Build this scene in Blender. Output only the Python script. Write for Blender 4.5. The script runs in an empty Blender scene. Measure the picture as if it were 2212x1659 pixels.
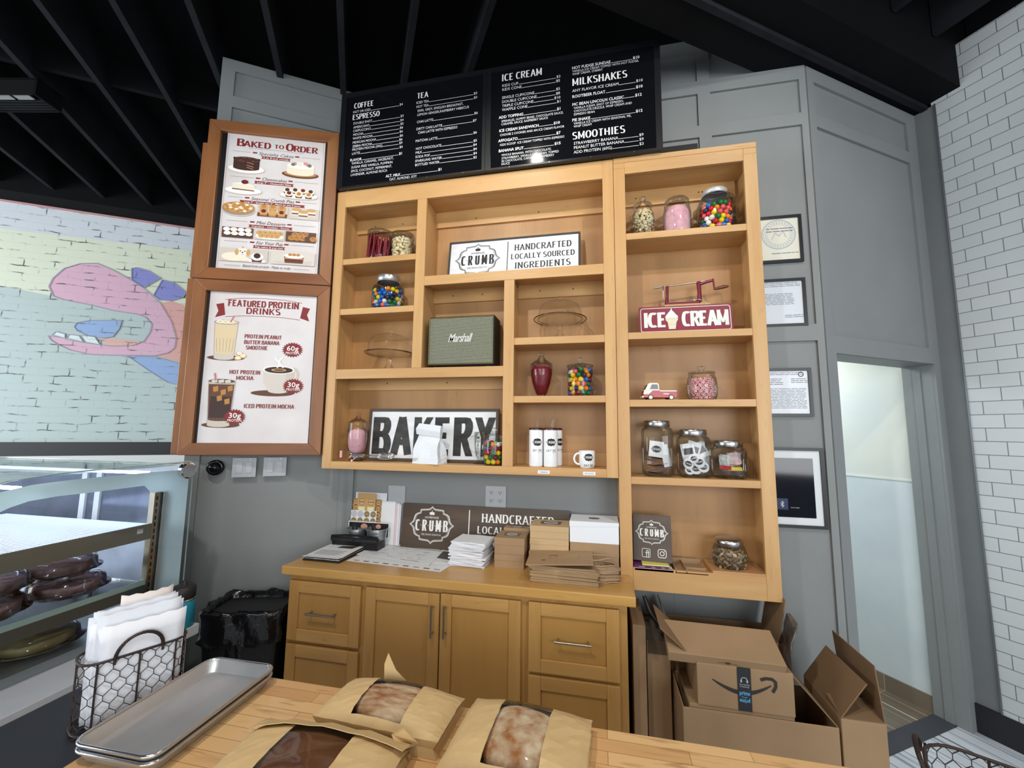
import bpy, math, random
from mathutils import Matrix, Vector
S = bpy.context.scene
COL = S.collection
PI = math.pi
rnd = random.Random(7)

# ------------------------------------------------------------------ camera
cam_data = bpy.data.cameras.new('camera')
cam = bpy.data.objects.new('camera', cam_data)
COL.objects.link(cam)
cam_data.sensor_fit = 'HORIZONTAL'
cam_data.sensor_width = 36.0
cam_data.lens = 889.0 / 2212.0 * 36.0
cam_data.clip_start = 0.02
_yaw, _pit, _rol = math.radians(-11.888), math.radians(6.289), math.radians(0.589)
_f = Vector((math.sin(_yaw) * math.cos(_pit), math.cos(_yaw) * math.cos(_pit), math.sin(_pit)))
_r0 = Vector((math.cos(_yaw), -math.sin(_yaw), 0))
_u0 = _r0.cross(_f)
_r = _r0 * math.cos(_rol) + _u0 * math.sin(_rol)
_u = _u0 * math.cos(_rol) - _r0 * math.sin(_rol)
cam.matrix_world = Matrix(((_r.x, _u.x, -_f.x, 1.688), (_r.y, _u.y, -_f.y, -2.3), (_r.z, _u.z, -_f.z, 1.68), (0, 0, 0, 1)))
S.camera = cam

# ------------------------------------------------------------------ sky and daylight, exposure
W = bpy.data.worlds.new('daylight')
S.world = W
W.use_nodes = True
_bg = W.node_tree.nodes['Background']
_bg.inputs[0].default_value = (0.80, 0.91, 1.0, 1)
_bg.inputs[1].default_value = 0.36
S.view_settings.view_transform = 'Standard'
S.view_settings.look = 'None'
S.view_settings.exposure = -0.62
S.view_settings.gamma = 1.0
S.view_settings.use_curve_mapping = False
S.cycles.use_denoising = True
S.cycles.max_bounces = 7
S.cycles.diffuse_bounces = 3
S.cycles.glossy_bounces = 4
S.cycles.transmission_bounces = 6
S.cycles.transparent_max_bounces = 24
S.cycles.caustics_reflective = False
S.cycles.caustics_refractive = False
S.cycles.sample_clamp_indirect = 6.0

def light(name, loc, target, size, power, color, size_y=None, spot=None):
    if spot:
        d = bpy.data.lights.new(name, 'SPOT')
        d.spot_size = math.radians(spot)
        d.spot_blend = 0.6
        d.shadow_soft_size = size
    else:
        d = bpy.data.lights.new(name, 'AREA')
        d.shape = 'RECTANGLE'
        d.size = size
        d.size_y = size_y or size
    d.energy = power
    d.color = color
    o = bpy.data.objects.new(name, d)
    COL.objects.link(o)
    o.location = loc
    o.rotation_euler = (Vector(target) - Vector(loc)).to_track_quat('-Z', 'Y').to_euler()
    return o

light('assumed_daylight_and_fill', (4.6, -6.2, 2.2), (1.6, 0, 1.7), 3.0, 290, (0.95, 0.98, 1.0), 2.6)  # area light added as assumed daylight from the right front, no window built
light('assumed_daylight_and_fill', (0.6, -7.0, 2.1), (0.0, -0.4, 1.4), 3.6, 120, (0.95, 0.98, 1.0), 2.4)  # added fill from the front, brightens the display case border
light('assumed_side_daylight', (-4.8, -3.6, 2.3), (-1.8, 1.4, 2.0), 3.0, 330, (0.92, 0.97, 1.0), 2.2)  # area light added as assumed side daylight, no window built; brightens the mural
light('assumed_lamp_light', (1.259, -0.63, 3.70), (1.25, 0.0, 2.3), 0.03, 14, (1.0, 0.95, 0.88), spot=130)  # lamp assumed from the glare on the menu board, no fixture built
light('assumed_lamp_light', (2.75, -1.75, 3.9), (2.0, 0.0, 1.9), 0.05, 100, (1.0, 0.95, 0.88), spot=110)  # assumed lamp out of view, no fixture built; lights the tall shelves
light('assumed_lamp_light', (0.7, -2.3, 3.95), (0.5, -0.4, 1.6), 0.06, 190, (1.0, 0.95, 0.88), spot=110)  # assumed lamp out of view, no fixture built; brightens the counter
light('island_fill_light', (1.5, -2.5, 3.7), (1.25, -1.35, 0.9), 0.10, 85, (1.0, 0.96, 0.9), spot=80)  # added fill out of view, brightens the bread bags and block

# ------------------------------------------------------------------ helpers
def lin(c):
    return tuple(((v / 255.0) / 12.92 if v / 255.0 <= 0.04045 else ((v / 255.0 + 0.055) / 1.055) ** 2.4) for v in c)

MATS = {}
def mat(name, rgb, rough=0.6, metal=0.0, var=0.0, vscale=8.0, stretch=(1, 1, 1), rgb2=None, bump=0.0, bscale=40.0, spec=0.5, emit=None, estr=0.0, coat=0.0, sheen=0.0):
    if name in MATS:
        return MATS[name]
    m = bpy.data.materials.new(name)
    m.use_nodes = True
    nt = m.node_tree
    b = nt.nodes['Principled BSDF']
    c = lin(rgb)
    b.inputs['Base Color'].default_value = (*c, 1)
    b.inputs['Roughness'].default_value = rough
    b.inputs['Metallic'].default_value = metal
    b.inputs['Specular IOR Level'].default_value = spec
    if coat:
        b.inputs['Coat Weight'].default_value = coat
        b.inputs['Coat Roughness'].default_value = 0.08
    if emit:
        b.inputs['Emission Color'].default_value = (*lin(emit), 1)
        b.inputs['Emission Strength'].default_value = estr
    if var or rgb2 or bump:
        tc = nt.nodes.new('ShaderNodeTexCoord')
        mp = nt.nodes.new('ShaderNodeMapping')
        mp.inputs['Scale'].default_value = stretch
        nt.links.new(tc.outputs['Object'], mp.inputs['Vector'])
    if var or rgb2:
        nz = nt.nodes.new('ShaderNodeTexNoise')
        nz.inputs['Scale'].default_value = vscale
        nz.inputs['Detail'].default_value = 5
        nt.links.new(mp.outputs[0], nz.inputs['Vector'])
        mx = nt.nodes.new('ShaderNodeMix')
        mx.data_type = 'RGBA'
        c2 = lin(rgb2) if rgb2 else tuple(min(1, v * (1 - var)) for v in c)
        mx.inputs['A'].default_value = (*c, 1)
        mx.inputs['B'].default_value = (*c2, 1)
        rp = nt.nodes.new('ShaderNodeValToRGB')
        rp.color_ramp.elements[0].position = 0.35
        rp.color_ramp.elements[1].position = 0.68
        nt.links.new(nz.outputs['Fac'], rp.inputs[0])
        nt.links.new(rp.outputs[0], mx.inputs['Factor'])
        nt.links.new(mx.outputs['Result'], b.inputs['Base Color'])
    if bump:
        n2 = nt.nodes.new('ShaderNodeTexNoise')
        n2.inputs['Scale'].default_value = bscale
        n2.inputs['Detail'].default_value = 3
        nt.links.new(mp.outputs[0], n2.inputs['Vector'])
        bp = nt.nodes.new('ShaderNodeBump')
        bp.inputs['Strength'].default_value = bump
        bp.inputs['Distance'].default_value = 0.01
        nt.links.new(n2.outputs['Fac'], bp.inputs['Height'])
        nt.links.new(bp.outputs[0], b.inputs['Normal'])
    MATS[name] = m
    return m

def wood(name, light_c, dark_c, axis, rough=0.42, scale=9.0, flecks=0.35):
    """straight-grained timber, the grain runs along the given axis"""
    if name in MATS:
        return MATS[name]
    m = bpy.data.materials.new(name)
    m.use_nodes = True
    nt = m.node_tree
    b = nt.nodes['Principled BSDF']
    tc = nt.nodes.new('ShaderNodeTexCoord')
    mp = nt.nodes.new('ShaderNodeMapping')
    k = {'x': (0.12, 1, 1), 'y': (1, 0.12, 1), 'z': (1, 1, 0.12)}[axis]
    mp.inputs['Scale'].default_value = k
    nt.links.new(tc.outputs['Object'], mp.inputs['Vector'])
    n1 = nt.nodes.new('ShaderNodeTexNoise')
    n1.inputs['Scale'].default_value = scale
    n1.inputs['Detail'].default_value = 6
    n1.inputs['Distortion'].default_value = 0.6
    nt.links.new(mp.outputs[0], n1.inputs['Vector'])
    n2 = nt.nodes.new('ShaderNodeTexNoise')
    n2.inputs['Scale'].default_value = scale * 9
    n2.inputs['Detail'].default_value = 3
    nt.links.new(mp.outputs[0], n2.inputs['Vector'])
    r1 = nt.nodes.new('ShaderNodeValToRGB')
    r1.color_ramp.elements[0].position = 0.3
    r1.color_ramp.elements[1].position = 0.72
    r1.color_ramp.elements[0].color = (*lin(light_c), 1)
    r1.color_ramp.elements[1].color = (*lin(dark_c), 1)
    nt.links.new(n1.outputs['Fac'], r1.inputs[0])
    r2 = nt.nodes.new('ShaderNodeValToRGB')
    r2.color_ramp.elements[0].position = 0.60
    r2.color_ramp.elements[1].position = 0.78
    nt.links.new(n2.outputs['Fac'], r2.inputs[0])
    mm = nt.nodes.new('ShaderNodeMath')
    mm.operation = 'MULTIPLY'
    mm.inputs[1].default_value = flecks
    nt.links.new(r2.outputs[0], mm.inputs[0])
    mx = nt.nodes.new('ShaderNodeMix')
    mx.data_type = 'RGBA'
    nt.links.new(mm.outputs[0], mx.inputs['Factor'])
    nt.links.new(r1.outputs[0], mx.inputs['A'])
    mx.inputs['B'].default_value = (*[v * 0.55 for v in lin(dark_c)], 1)
    nt.links.new(mx.outputs['Result'], b.inputs['Base Color'])
    b.inputs['Roughness'].default_value = rough
    MATS[name] = m
    return m

def glass(name, tint=(254, 255, 254), edge=(214, 222, 220), gloss=0.7, rough=0.02):
    """thin clear glass wall: see-through straight on, mirror-like and a little denser towards grazing angles"""
    if name in MATS:
        return MATS[name]
    m = bpy.data.materials.new(name)
    m.use_nodes = True
    nt = m.node_tree
    nt.nodes.remove(nt.nodes['Principled BSDF'])
    out = nt.nodes['Material Output']
    lw = nt.nodes.new('ShaderNodeLayerWeight')
    lw.inputs[0].default_value = 0.5
    pw = nt.nodes.new('ShaderNodeMath')
    pw.operation = 'POWER'
    pw.inputs[1].default_value = 3.0
    nt.links.new(lw.outputs['Facing'], pw.inputs[0])
    mx = nt.nodes.new('ShaderNodeMix')
    mx.data_type = 'RGBA'
    mx.inputs['A'].default_value = (*lin(tint), 1)
    mx.inputs['B'].default_value = (*lin(edge), 1)
    nt.links.new(pw.outputs[0], mx.inputs['Factor'])
    tr = nt.nodes.new('ShaderNodeBsdfTransparent')
    nt.links.new(mx.outputs['Result'], tr.inputs[0])
    gl = nt.nodes.new('ShaderNodeBsdfGlossy')
    gl.inputs['Roughness'].default_value = rough
    fr = nt.nodes.new('ShaderNodeFresnel')
    fr.inputs[0].default_value = 1.5
    ml = nt.nodes.new('ShaderNodeMath')
    ml.operation = 'MULTIPLY'
    ml.inputs[1].default_value = gloss
    nt.links.new(fr.outputs[0], ml.inputs[0])
    ms = nt.nodes.new('ShaderNodeMixShader')
    nt.links.new(ml.outputs[0], ms.inputs[0])
    nt.links.new(tr.outputs[0], ms.inputs[1])
    nt.links.new(gl.outputs[0], ms.inputs[2])
    nt.links.new(ms.outputs[0], out.inputs[0])
    MATS[name] = m
    return m

class MB:
    """collects shapes and links them as ONE mesh object"""
    def __init__(s, M=None):
        s.v, s.f, s.m, s.sm = [], [], [], []
        s.M = M or Matrix.Identity(4)
        s.warp = None
    def add(s, vs, fs, mi=0, smooth=False):
        o = len(s.v)
        for p in vs:
            q = s.M @ Vector(p)
            if s.warp:
                q = Vector(s.warp(q))
            s.v.append(q)
        for f in fs:
            s.f.append([o + i for i in f])
            s.m.append(mi)
            s.sm.append(smooth)
    def box(s, x0, x1, y0, y1, z0, z1, mi=0):
        vs = [(x, y, z) for z in (z0, z1) for y in (y0, y1) for x in (x0, x1)]
        s.add(vs, [(0, 2, 3, 1), (4, 5, 7, 6), (0, 1, 5, 4), (2, 6, 7, 3), (0, 4, 6, 2), (1, 3, 7, 5)], mi)
    def lathe(s, prof, n=32, mi=0, c=(0, 0, 0), smooth=True, a0=0.0, a1=2 * PI, sq=0.0):
        full = abs(a1 - a0 - 2 * PI) < 1e-6
        m = n if full else n + 1
        vs = []
        for r, z in prof:
            for i in range(m):
                a = a0 + (a1 - a0) * i / n
                ca, sa = math.cos(a), math.sin(a)
                k = 1.0
                if sq:
                    k = 1.0 / (abs(ca) ** sq + abs(sa) ** sq) ** (1.0 / sq)
                vs.append((c[0] + r * k * ca, c[1] + r * k * sa, c[2] + z))
        fs = []
        for j in range(len(prof) - 1):
            for i in range(n):
                i2 = (i + 1) % m
                fs.append((j * m + i, j * m + i2, (j + 1) * m + i2, (j + 1) * m + i))
        s.add(vs, fs, mi, smooth)
    def cyl(s, p0, p1, r0, r1=None, n=16, mi=0, caps=True, smooth=True):
        p0, p1 = Vector(p0), Vector(p1)
        r1 = r0 if r1 is None else r1
        d = (p1 - p0).normalized()
        a = d.orthogonal().normalized()
        b = d.cross(a)
        vs = [p0 + (a * math.cos(t) + b * math.sin(t)) * r0 for t in [2 * PI * i / n for i in range(n)]]
        vs += [p1 + (a * math.cos(t) + b * math.sin(t)) * r1 for t in [2 * PI * i / n for i in range(n)]]
        s.add(vs, [(i, (i + 1) % n, n + (i + 1) % n, n + i) for i in range(n)], mi, smooth)
        if caps:
            s.add(vs[:n], [tuple(reversed(range(n)))], mi)
            s.add(vs[n:], [tuple(range(n))], mi)
    def tube(s, pts, r, n=6, mi=0, closed=False, caps=True):
        P = [Vector(p) for p in pts]
        N = len(P)
        R = r if isinstance(r, (list, tuple)) else [r] * N
        vs = []
        prev = None
        for i in range(N):
            if closed:
                d = P[(i + 1) % N] - P[i - 1]
            else:
                d = P[min(i + 1, N - 1)] - P[max(i - 1, 0)]
            d.normalize()
            if prev is None:
                a = d.orthogonal().normalized()
            else:
                a = prev - d * prev.dot(d)
                a = a.normalized() if a.length > 1e-6 else d.orthogonal().normalized()
            prev = a
            b = d.cross(a)
            for k in range(n):
                t = 2 * PI * k / n
                vs.append(P[i] + (a * math.cos(t) + b * math.sin(t)) * R[i])
        fs = []
        for i in range(N if closed else N - 1):
            j = (i + 1) % N
            for k in range(n):
                k2 = (k + 1) % n
                fs.append((i * n + k, i * n + k2, j * n + k2, j * n + k))
        s.add(vs, fs, mi, True)
        if caps and not closed:
            s.add(vs[:n], [tuple(reversed(range(n)))], mi)
            s.add(vs[-n:], [tuple(range(n))], mi)
    def sphere(s, c, r, n=16, m=10, mi=0, sc=(1, 1, 1)):
        vs, fs = [], []
        for j in range(m + 1):
            t = PI * j / m
            for i in range(n):
                a = 2 * PI * i / n
                vs.append((c[0] + r * sc[0] * math.sin(t) * math.cos(a), c[1] + r * sc[1] * math.sin(t) * math.sin(a), c[2] + r * sc[2] * math.cos(t)))
        for j in range(m):
            for i in range(n):
                i2 = (i + 1) % n
                fs.append((j * n + i, (j + 1) * n + i, (j + 1) * n + i2, j * n + i2))
        s.add(vs, fs, mi, True)
    def poly(s, pts, y, mi=0):
        """flat figure in the xz plane that faces -y"""
        A = sum(pts[i][0] * pts[(i + 1) % len(pts)][1] - pts[(i + 1) % len(pts)][0] * pts[i][1] for i in range(len(pts)))
        P = pts if A > 0 else list(reversed(pts))
        s.add([(p[0], y, p[1]) for p in P], [tuple(range(len(P)))], mi)
    def rect(s, x0, x1, z0, z1, y, mi=0):
        s.poly([(x0, z0), (x1, z0), (x1, z1), (x0, z1)], y, mi)
    def ell(s, cx, cz, rx, rz, y, mi=0, n=20, a0=0, a1=2 * PI):
        k = n if abs(a1 - a0 - 2 * PI) < 1e-6 else n + 1
        s.poly([(cx + rx * math.cos(a0 + (a1 - a0) * i / n), cz + rz * math.sin(a0 + (a1 - a0) * i / n)) for i in range(k)], y, mi)
    def line(s, pts, w, y, mi=0, closed=False):
        N = len(pts)
        P = [Vector((p[0], p[1])) for p in pts]
        L, Rr = [], []
        for i in range(N):
            a = P[i - 1] if (closed or i > 0) else P[i]
            b = P[(i + 1) % N] if (closed or i < N - 1) else P[i]
            d1 = (P[i] - a)
            d2 = (b - P[i])
            d1 = d1.normalized() if d1.length > 1e-9 else d2.normalized()
            d2 = d2.normalized() if d2.length > 1e-9 else d1
            n1, n2 = Vector((-d1.y, d1.x)), Vector((-d2.y, d2.x))
            nn = n1 + n2
            nn = nn.normalized() if nn.length > 1e-6 else n1
            k = 1.0 / max(0.5, nn.dot(n1))
            L.append(P[i] + nn * w / 2 * k)
            Rr.append(P[i] - nn * w / 2 * k)
        vs = [(p.x, y, p.y) for p in L] + [(p.x, y, p.y) for p in Rr]
        fs = [(N + i, N + (i + 1) % N, (i + 1) % N, i) for i in range(N if closed else N - 1)]
        s.add(vs, fs, mi)
    def prism(s, pts, y0, y1, mi=0):
        A = sum(pts[i][0] * pts[(i + 1) % len(pts)][1] - pts[(i + 1) % len(pts)][0] * pts[i][1] for i in range(len(pts)))
        P = list(pts) if A > 0 else list(reversed(pts))
        n = len(P)
        vs = [(p[0], y0, p[1]) for p in P] + [(p[0], y1, p[1]) for p in P]
        s.add(vs, [tuple(range(n)), tuple(reversed(range(n, 2 * n)))] + [((i + 1) % n, i, n + i, n + (i + 1) % n) for i in range(n)], mi)
    def zprism(s, pts, z0, z1, mi=0):
        n = len(pts)
        A = sum(pts[i][0] * pts[(i + 1) % n][1] - pts[(i + 1) % n][0] * pts[i][1] for i in range(n))
        P = list(pts) if A > 0 else list(reversed(pts))
        vs = [(p[0], p[1], z0) for p in P] + [(p[0], p[1], z1) for p in P]
        s.add(vs, [tuple(reversed(range(n))), tuple(range(n, 2 * n))] + [(i, (i + 1) % n, n + (i + 1) % n, n + i) for i in range(n)], mi)
    def text(s, t, x, z, size, y, mi=0, align='L', bold=0.0, shear=0.0, sx=1.0, fit=None, res=2, space=1.0):
        """lettering in the xz plane facing -y; size = capital height"""
        c = bpy.data.curves.new('txt', 'FONT')
        c.body = t
        c.size = 1.0
        c.resolution_u = res
        c.offset = bold
        c.shear = shear
        c.space_character = space
        o = bpy.data.objects.new('txt', c)
        me = o.to_mesh()
        V = [tuple(v.co) for v in me.vertices]
        F = [tuple(p.vertices) for p in me.polygons]
        o.to_mesh_clear()
        bpy.data.objects.remove(o)
        bpy.data.curves.remove(c)
        if not V:
            return 0
        k = size / 0.682
        w0 = max(v[0] for v in V)
        if fit:
            sx = fit / (w0 * k)
        w = w0 * k * sx
        dx = x - (w if align == 'R' else w / 2 if align == 'C' else 0)
        s.add([(dx + v[0] * k * sx, y, z + v[1] * k) for v in V], F, mi)
        return w
    def build(s, name, mats, parent=None, bevel=0.0, seg=2, solid=0.0, sub=0):
        used = sorted({i for f in s.f for i in f})
        idx = {k: i for i, k in enumerate(used)}
        me = bpy.data.meshes.new(name)
        me.from_pydata([tuple(s.v[k]) for k in used], [], [[idx[k] for k in f] for f in s.f])
        for p, mi, sm in zip(me.polygons, s.m, s.sm):
            p.material_index = mi
            p.use_smooth = sm
        for m in (mats if isinstance(mats, (list, tuple)) else [mats]):
            me.materials.append(m)
        me.update()
        o = bpy.data.objects.new(name, me)
        COL.objects.link(o)
        if parent:
            o.parent = parent
        if bevel:
            b = o.modifiers.new('edge', 'BEVEL')
            b.width = bevel
            b.segments = seg
            b.limit_method = 'ANGLE'
            b.angle_limit = math.radians(40)
        if solid:
            b = o.modifiers.new('solid', 'SOLIDIFY')
            b.thickness = solid
            b.offset = 0
        if sub:
            b = o.modifiers.new('sub', 'SUBSURF')
            b.levels = b.render_levels = sub
        return o

def T(x=0, y=0, z=0, rz=0, rx=0, ry=0):
    return Matrix.Translation((x, y, z)) @ Matrix.Rotation(rz, 4, 'Z') @ Matrix.Rotation(ry, 4, 'Y') @ Matrix.Rotation(rx, 4, 'X')

def tag(o, label, cat, group=None, kind=None):
    o['label'] = label
    o['category'] = cat
    if group:
        o['group'] = group
    if kind:
        o['kind'] = kind
    return o

def thing(name, label, cat, loc=(0, 0, 0), rz=0.0, group=None, rx=0.0):
    o = bpy.data.objects.new(name, None)
    o.empty_display_size = 0.05
    COL.objects.link(o)
    o.location = loc
    o.rotation_euler = (rx, 0, rz)
    return tag(o, label, cat, group)

def struct(o):
    o['kind'] = 'structure'
    return o

def dup(root, loc, rz=None, label=None, group=None):
    r = root.copy()
    COL.objects.link(r)
    r.location = loc
    if rz is not None:
        r.rotation_euler = (root.rotation_euler.x, root.rotation_euler.y, rz)
    if label:
        r['label'] = label
    if group:
        r['group'] = group
    for ch in list(root.children):
        c = ch.copy()
        COL.objects.link(c)
        c.parent = r
        for g in ch.children:
            d = g.copy()
            COL.objects.link(d)
            d.parent = c
    return r

# ------------------------------------------------------------------ drawn alphabet (strokes) for signs and headings
def arc(cx, cy, rx, ry, a0, a1, n=8):
    return [(cx + rx * math.cos(math.radians(a0 + (a1 - a0) * i / n)), cy + ry * math.sin(math.radians(a0 + (a1 - a0) * i / n))) for i in range(n + 1)]
GLY = {  # width, strokes, serif points (x, y)
    'A': (.74, [[(.06, 0), (.37, 1)], [(.37, 1), (.68, 0)], [(.18, .33), (.56, .33)]], [(.06, 0), (.68, 0)]),
    'B': (.66, [[(.10, 0), (.10, 1)], [(.10, 1), (.34, 1)] + arc(.36, .77, .22, .23, 90, -90) + [(.10, .54)], [(.10, .54), (.36, .54)] + arc(.38, .27, .24, .27, 90, -90) + [(.10, 0)]], [(.10, 0), (.10, 1)]),
    'C': (.66, [arc(.36, .5, .28, .5, 48, 312, 16)], []),
    'D': (.70, [[(.10, 0), (.10, 1)], [(.10, 1), (.30, 1)] + arc(.32, .5, .30, .5, 90, -90, 12) + [(.10, 0)]], [(.10, 0), (.10, 1)]),
    'E': (.60, [[(.10, 0), (.10, 1)], [(.10, 1), (.54, 1)], [(.10, .52), (.44, .52)], [(.10, 0), (.54, 0)]], [(.10, 0), (.10, 1)]),
    'F': (.58, [[(.10, 0), (.10, 1)], [(.10, 1), (.54, 1)], [(.10, .52), (.44, .52)]], [(.10, 0), (.10, 1)]),
    'G': (.70, [arc(.36, .5, .28, .5, 48, 330, 16) + [(.62, .45)], [(.40, .45), (.64, .45)]], []),
    'H': (.72, [[(.11, 0), (.11, 1)], [(.61, 0), (.61, 1)], [(.11, .52), (.61, .52)]], [(.11, 0), (.11, 1), (.61, 0), (.61, 1)]),
    'I': (.30, [[(.15, 0), (.15, 1)]], [(.15, 0), (.15, 1)]),
    'K': (.70, [[(.11, 0), (.11, 1)], [(.62, 1), (.13, .40)], [(.27, .56), (.62, 0)]], [(.11, 0), (.11, 1), (.62, 0), (.62, 1)]),
    'L': (.56, [[(.10, 0), (.10, 1)], [(.10, 0), (.52, 0)]], [(.10, 0), (.10, 1)]),
    'M': (.86, [[(.11, 0), (.11, 1)], [(.11, 1), (.43, .18)], [(.43, .18), (.75, 1)], [(.75, 1), (.75, 0)]], [(.11, 0), (.11, 1), (.75, 1), (.75, 0)]),
    'N': (.74, [[(.11, 0), (.11, 1)], [(.11, 1), (.63, 0)], [(.63, 0), (.63, 1)]], [(.11, 0), (.11, 1), (.63, 1)]),
    'O': (.70, [arc(.35, .5, .28, .5, 90, 450, 22)], []),
    'P': (.62, [[(.10, 0), (.10, 1)], [(.10, 1), (.34, 1)] + arc(.34, .74, .23, .26, 90, -90) + [(.10, .48)]], [(.10, 0), (.10, 1)]),
    'R': (.68, [[(.10, 0), (.10, 1)], [(.10, 1), (.34, 1)] + arc(.34, .75, .23, .25, 90, -90) + [(.10, .5)], [(.34, .5), (.60, 0)]], [(.10, 0), (.10, 1), (.60, 0)]),
    'S': (.60, [arc(.30, .755, .22, .245, 35, 270, 10) + arc(.30, .265, .23, .265, 90, -150, 12)], []),
    'T': (.62, [[(.31, 0), (.31, 1)], [(.04, 1), (.58, 1)]], [(.31, 0)]),
    'U': (.70, [[(.11, 1), (.11, .3)] + arc(.35, .3, .24, .3, 180, 360, 10) + [(.59, 1)]], [(.11, 1), (.59, 1)]),
    'Y': (.68, [[(.06, 1), (.34, .46)], [(.62, 1), (.34, .46)], [(.34, .46), (.34, 0)]], [(.06, 1), (.62, 1), (.34, 0)]),
}
def sign_text(mb, t, x, z, h, y, mi=0, fit=None, align='L', tv=.16, th=.09, serif=.0, gap=.07, space=.34):
    """capitals drawn with an upright-heavy pen, slab feet when serif > 0"""
    w = sum((GLY[c][0] + gap) if c in GLY else space for c in t) - gap
    sx = (fit / (w * h)) if fit else 1.0
    W_ = w * h * sx
    cx = x - (W_ / 2 if align == 'C' else W_ if align == 'R' else 0)
    ky = 0
    pv, ph = tv * h / 2 * min(1.0, sx ** .45), th * h / 2
    for c in t:
        if c not in GLY:
            cx += space * h * sx
            continue
        gw, strokes, ser = GLY[c]
        def fx(p):
            yy = p[1] * h
            yy = min(max(yy, ph), h - ph)
            return (cx + p[0] * h * sx, z + yy)
        for st in strokes:
            N = len(st)
            if N == 2 and abs(st[0][1] - st[1][1]) > .2:
                P = [Vector((cx + p[0] * h * sx, z + p[1] * h)) for p in st]
            else:
                P = [Vector(fx(p)) for p in st]
            Lp, Rp = [], []
            closed = (P[0] - P[-1]).length < 1e-6 and N > 3
            for i in range(N):
                a = P[i - 1] if i > 0 else (P[-2] if closed else P[i])
                b = P[i + 1] if i < N - 1 else (P[1] if closed else P[i])
                d = (b - a).normalized()
                n = Vector((-d.y * pv, d.x * ph))
                if N == 2 and 0 < abs(d.y) < 0.97 and abs(d.x) > 0.12:
                    kd = .62 if c == 'M' else .9
                    n = Vector((-pv * kd, 0)) if d.y > 0 else Vector((pv * kd, 0))
                Lp.append(P[i] + n)
                Rp.append(P[i] - n)
            if N == 2 and abs((P[1] - P[0]).normalized().x) > 0.99:
                pass
            elif N == 2:   # run uprights and diagonals to the cap line and base line
                d = (P[1] - P[0])
                for i, e in ((0, st[0]), (1, st[1])):
                    tgt = z if e[1] <= 0.001 else z + h if e[1] >= 0.999 else None
                    if tgt is not None and abs(d.y) > 1e-9:
                        k = (tgt - P[i].y) / d.y
                        Lp[i] = Lp[i] + d * k
                        Rp[i] = Rp[i] + d * k
            ky += 1
            yk = y - .000025 * ky
            vs = [(p.x, yk, p.y) for p in Lp] + [(p.x, yk, p.y) for p in Rp]
            up = [(N + i, N + i + 1, i + 1, i) for i in range(N - 1)]
            fs = []
            for f in up:
                A = 0
                for q in range(4):
                    p0, p1 = vs[f[q]], vs[f[(q + 1) % 4]]
                    A += p0[0] * p1[2] - p1[0] * p0[2]
                fs.append(f if A > 0 else tuple(reversed(f)))
            mb.add(vs, fs, mi)
        if serif:
            for sxp, syp in ser:
                px = cx + sxp * h * sx
                z0 = z if syp < .5 else z + h - ph * 1.7
                mb.rect(px - serif * h * min(1.15, sx), px + serif * h * min(1.15, sx), z0, z0 + ph * 1.7, y - .00025, mi)
        cx += (gw + gap) * h * sx
    return W_

BADGE_Q = [(0, .76), (.05, .70), (.14, .65), (.34, .635), (.50, .62), (.53, .59), (.54, .49), (.66, .46), (.76, .39), (.80, .28), (.83, .15), (.90, .07)]
BADGE = BADGE_Q + [(1, 0)] + [(a, -b) for a, b in reversed(BADGE_Q[1:])] + [(0, -.76)] + [(-a, -b) for a, b in BADGE_Q[1:]] + [(-1, 0)] + [(-a, b) for a, b in reversed(BADGE_Q[1:])]
def badge(mb, cx, cz, hw, y, mi, dy=0.0004, small=True, th=.18, dot=None):
    """shop badge: double scalloped outline, pie, HOMEMADE / C.R.U.M.B / PIES FROM SCRATCH"""
    def ring(s0, s1, mm):
        n = len(BADGE)
        vs = [(cx + p[0] * hw * s0, y, cz + p[1] * hw * s0) for p in BADGE] + [(cx + p[0] * hw * s1, y, cz + p[1] * hw * s1) for p in BADGE]
        mb.add(vs, [(i, n + i, n + (i + 1) % n, (i + 1) % n) for i in range(n)], mm)
    ring(1.0, .955, mi)
    ring(.925, .905, mi)
    y2 = y - dy
    mb.ell(cx, cz + .47 * hw, .12 * hw, .055 * hw, y2, mi, 16)
    mb.rect(cx - .10 * hw, cx + .10 * hw, cz + .40 * hw, cz + .44 * hw, y2, mi)
    mb.ell(cx, cz + .56 * hw, .02 * hw, .03 * hw, y2, mi, 8)
    if small:
        mb.text('HOMEMADE', cx, cz + .26 * hw, .08 * hw, y2, mi, 'C', fit=.62 * hw)
        mb.text('PIES FROM SCRATCH', cx, cz - .42 * hw, .065 * hw, y2, mi, 'C', fit=.86 * hw)
    x0 = -.62
    for i, c in enumerate('CRUMB'):
        gx = cx + (x0 + i * .31) * hw
        sign_text(mb, c, gx, cz - .25 * hw, .45 * hw, y2, mi, align='C', fit=(.21 if c == 'M' else .165) * hw, tv=.24, th=.08, serif=0.0)
        if i < 4:
            mb.ell(gx + .155 * hw, cz - .03 * hw, .017 * hw, .017 * hw, y2, dot if dot is not None else mi, 8)
def badge_solid(mb, cx, cz, hw, y, dark, lightm, dy=0.0004):
    mb.poly([(cx + p[0] * hw, cz + p[1] * hw) for p in BADGE], y, dark)
    for i, c in enumerate('CRUMB'):
        sign_text(mb, c, cx + (-.62 + i * .31) * hw, cz - .22 * hw, .40 * hw, y - dy, lightm, align='C', fit=.19 * hw, tv=.2, th=.12)
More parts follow.
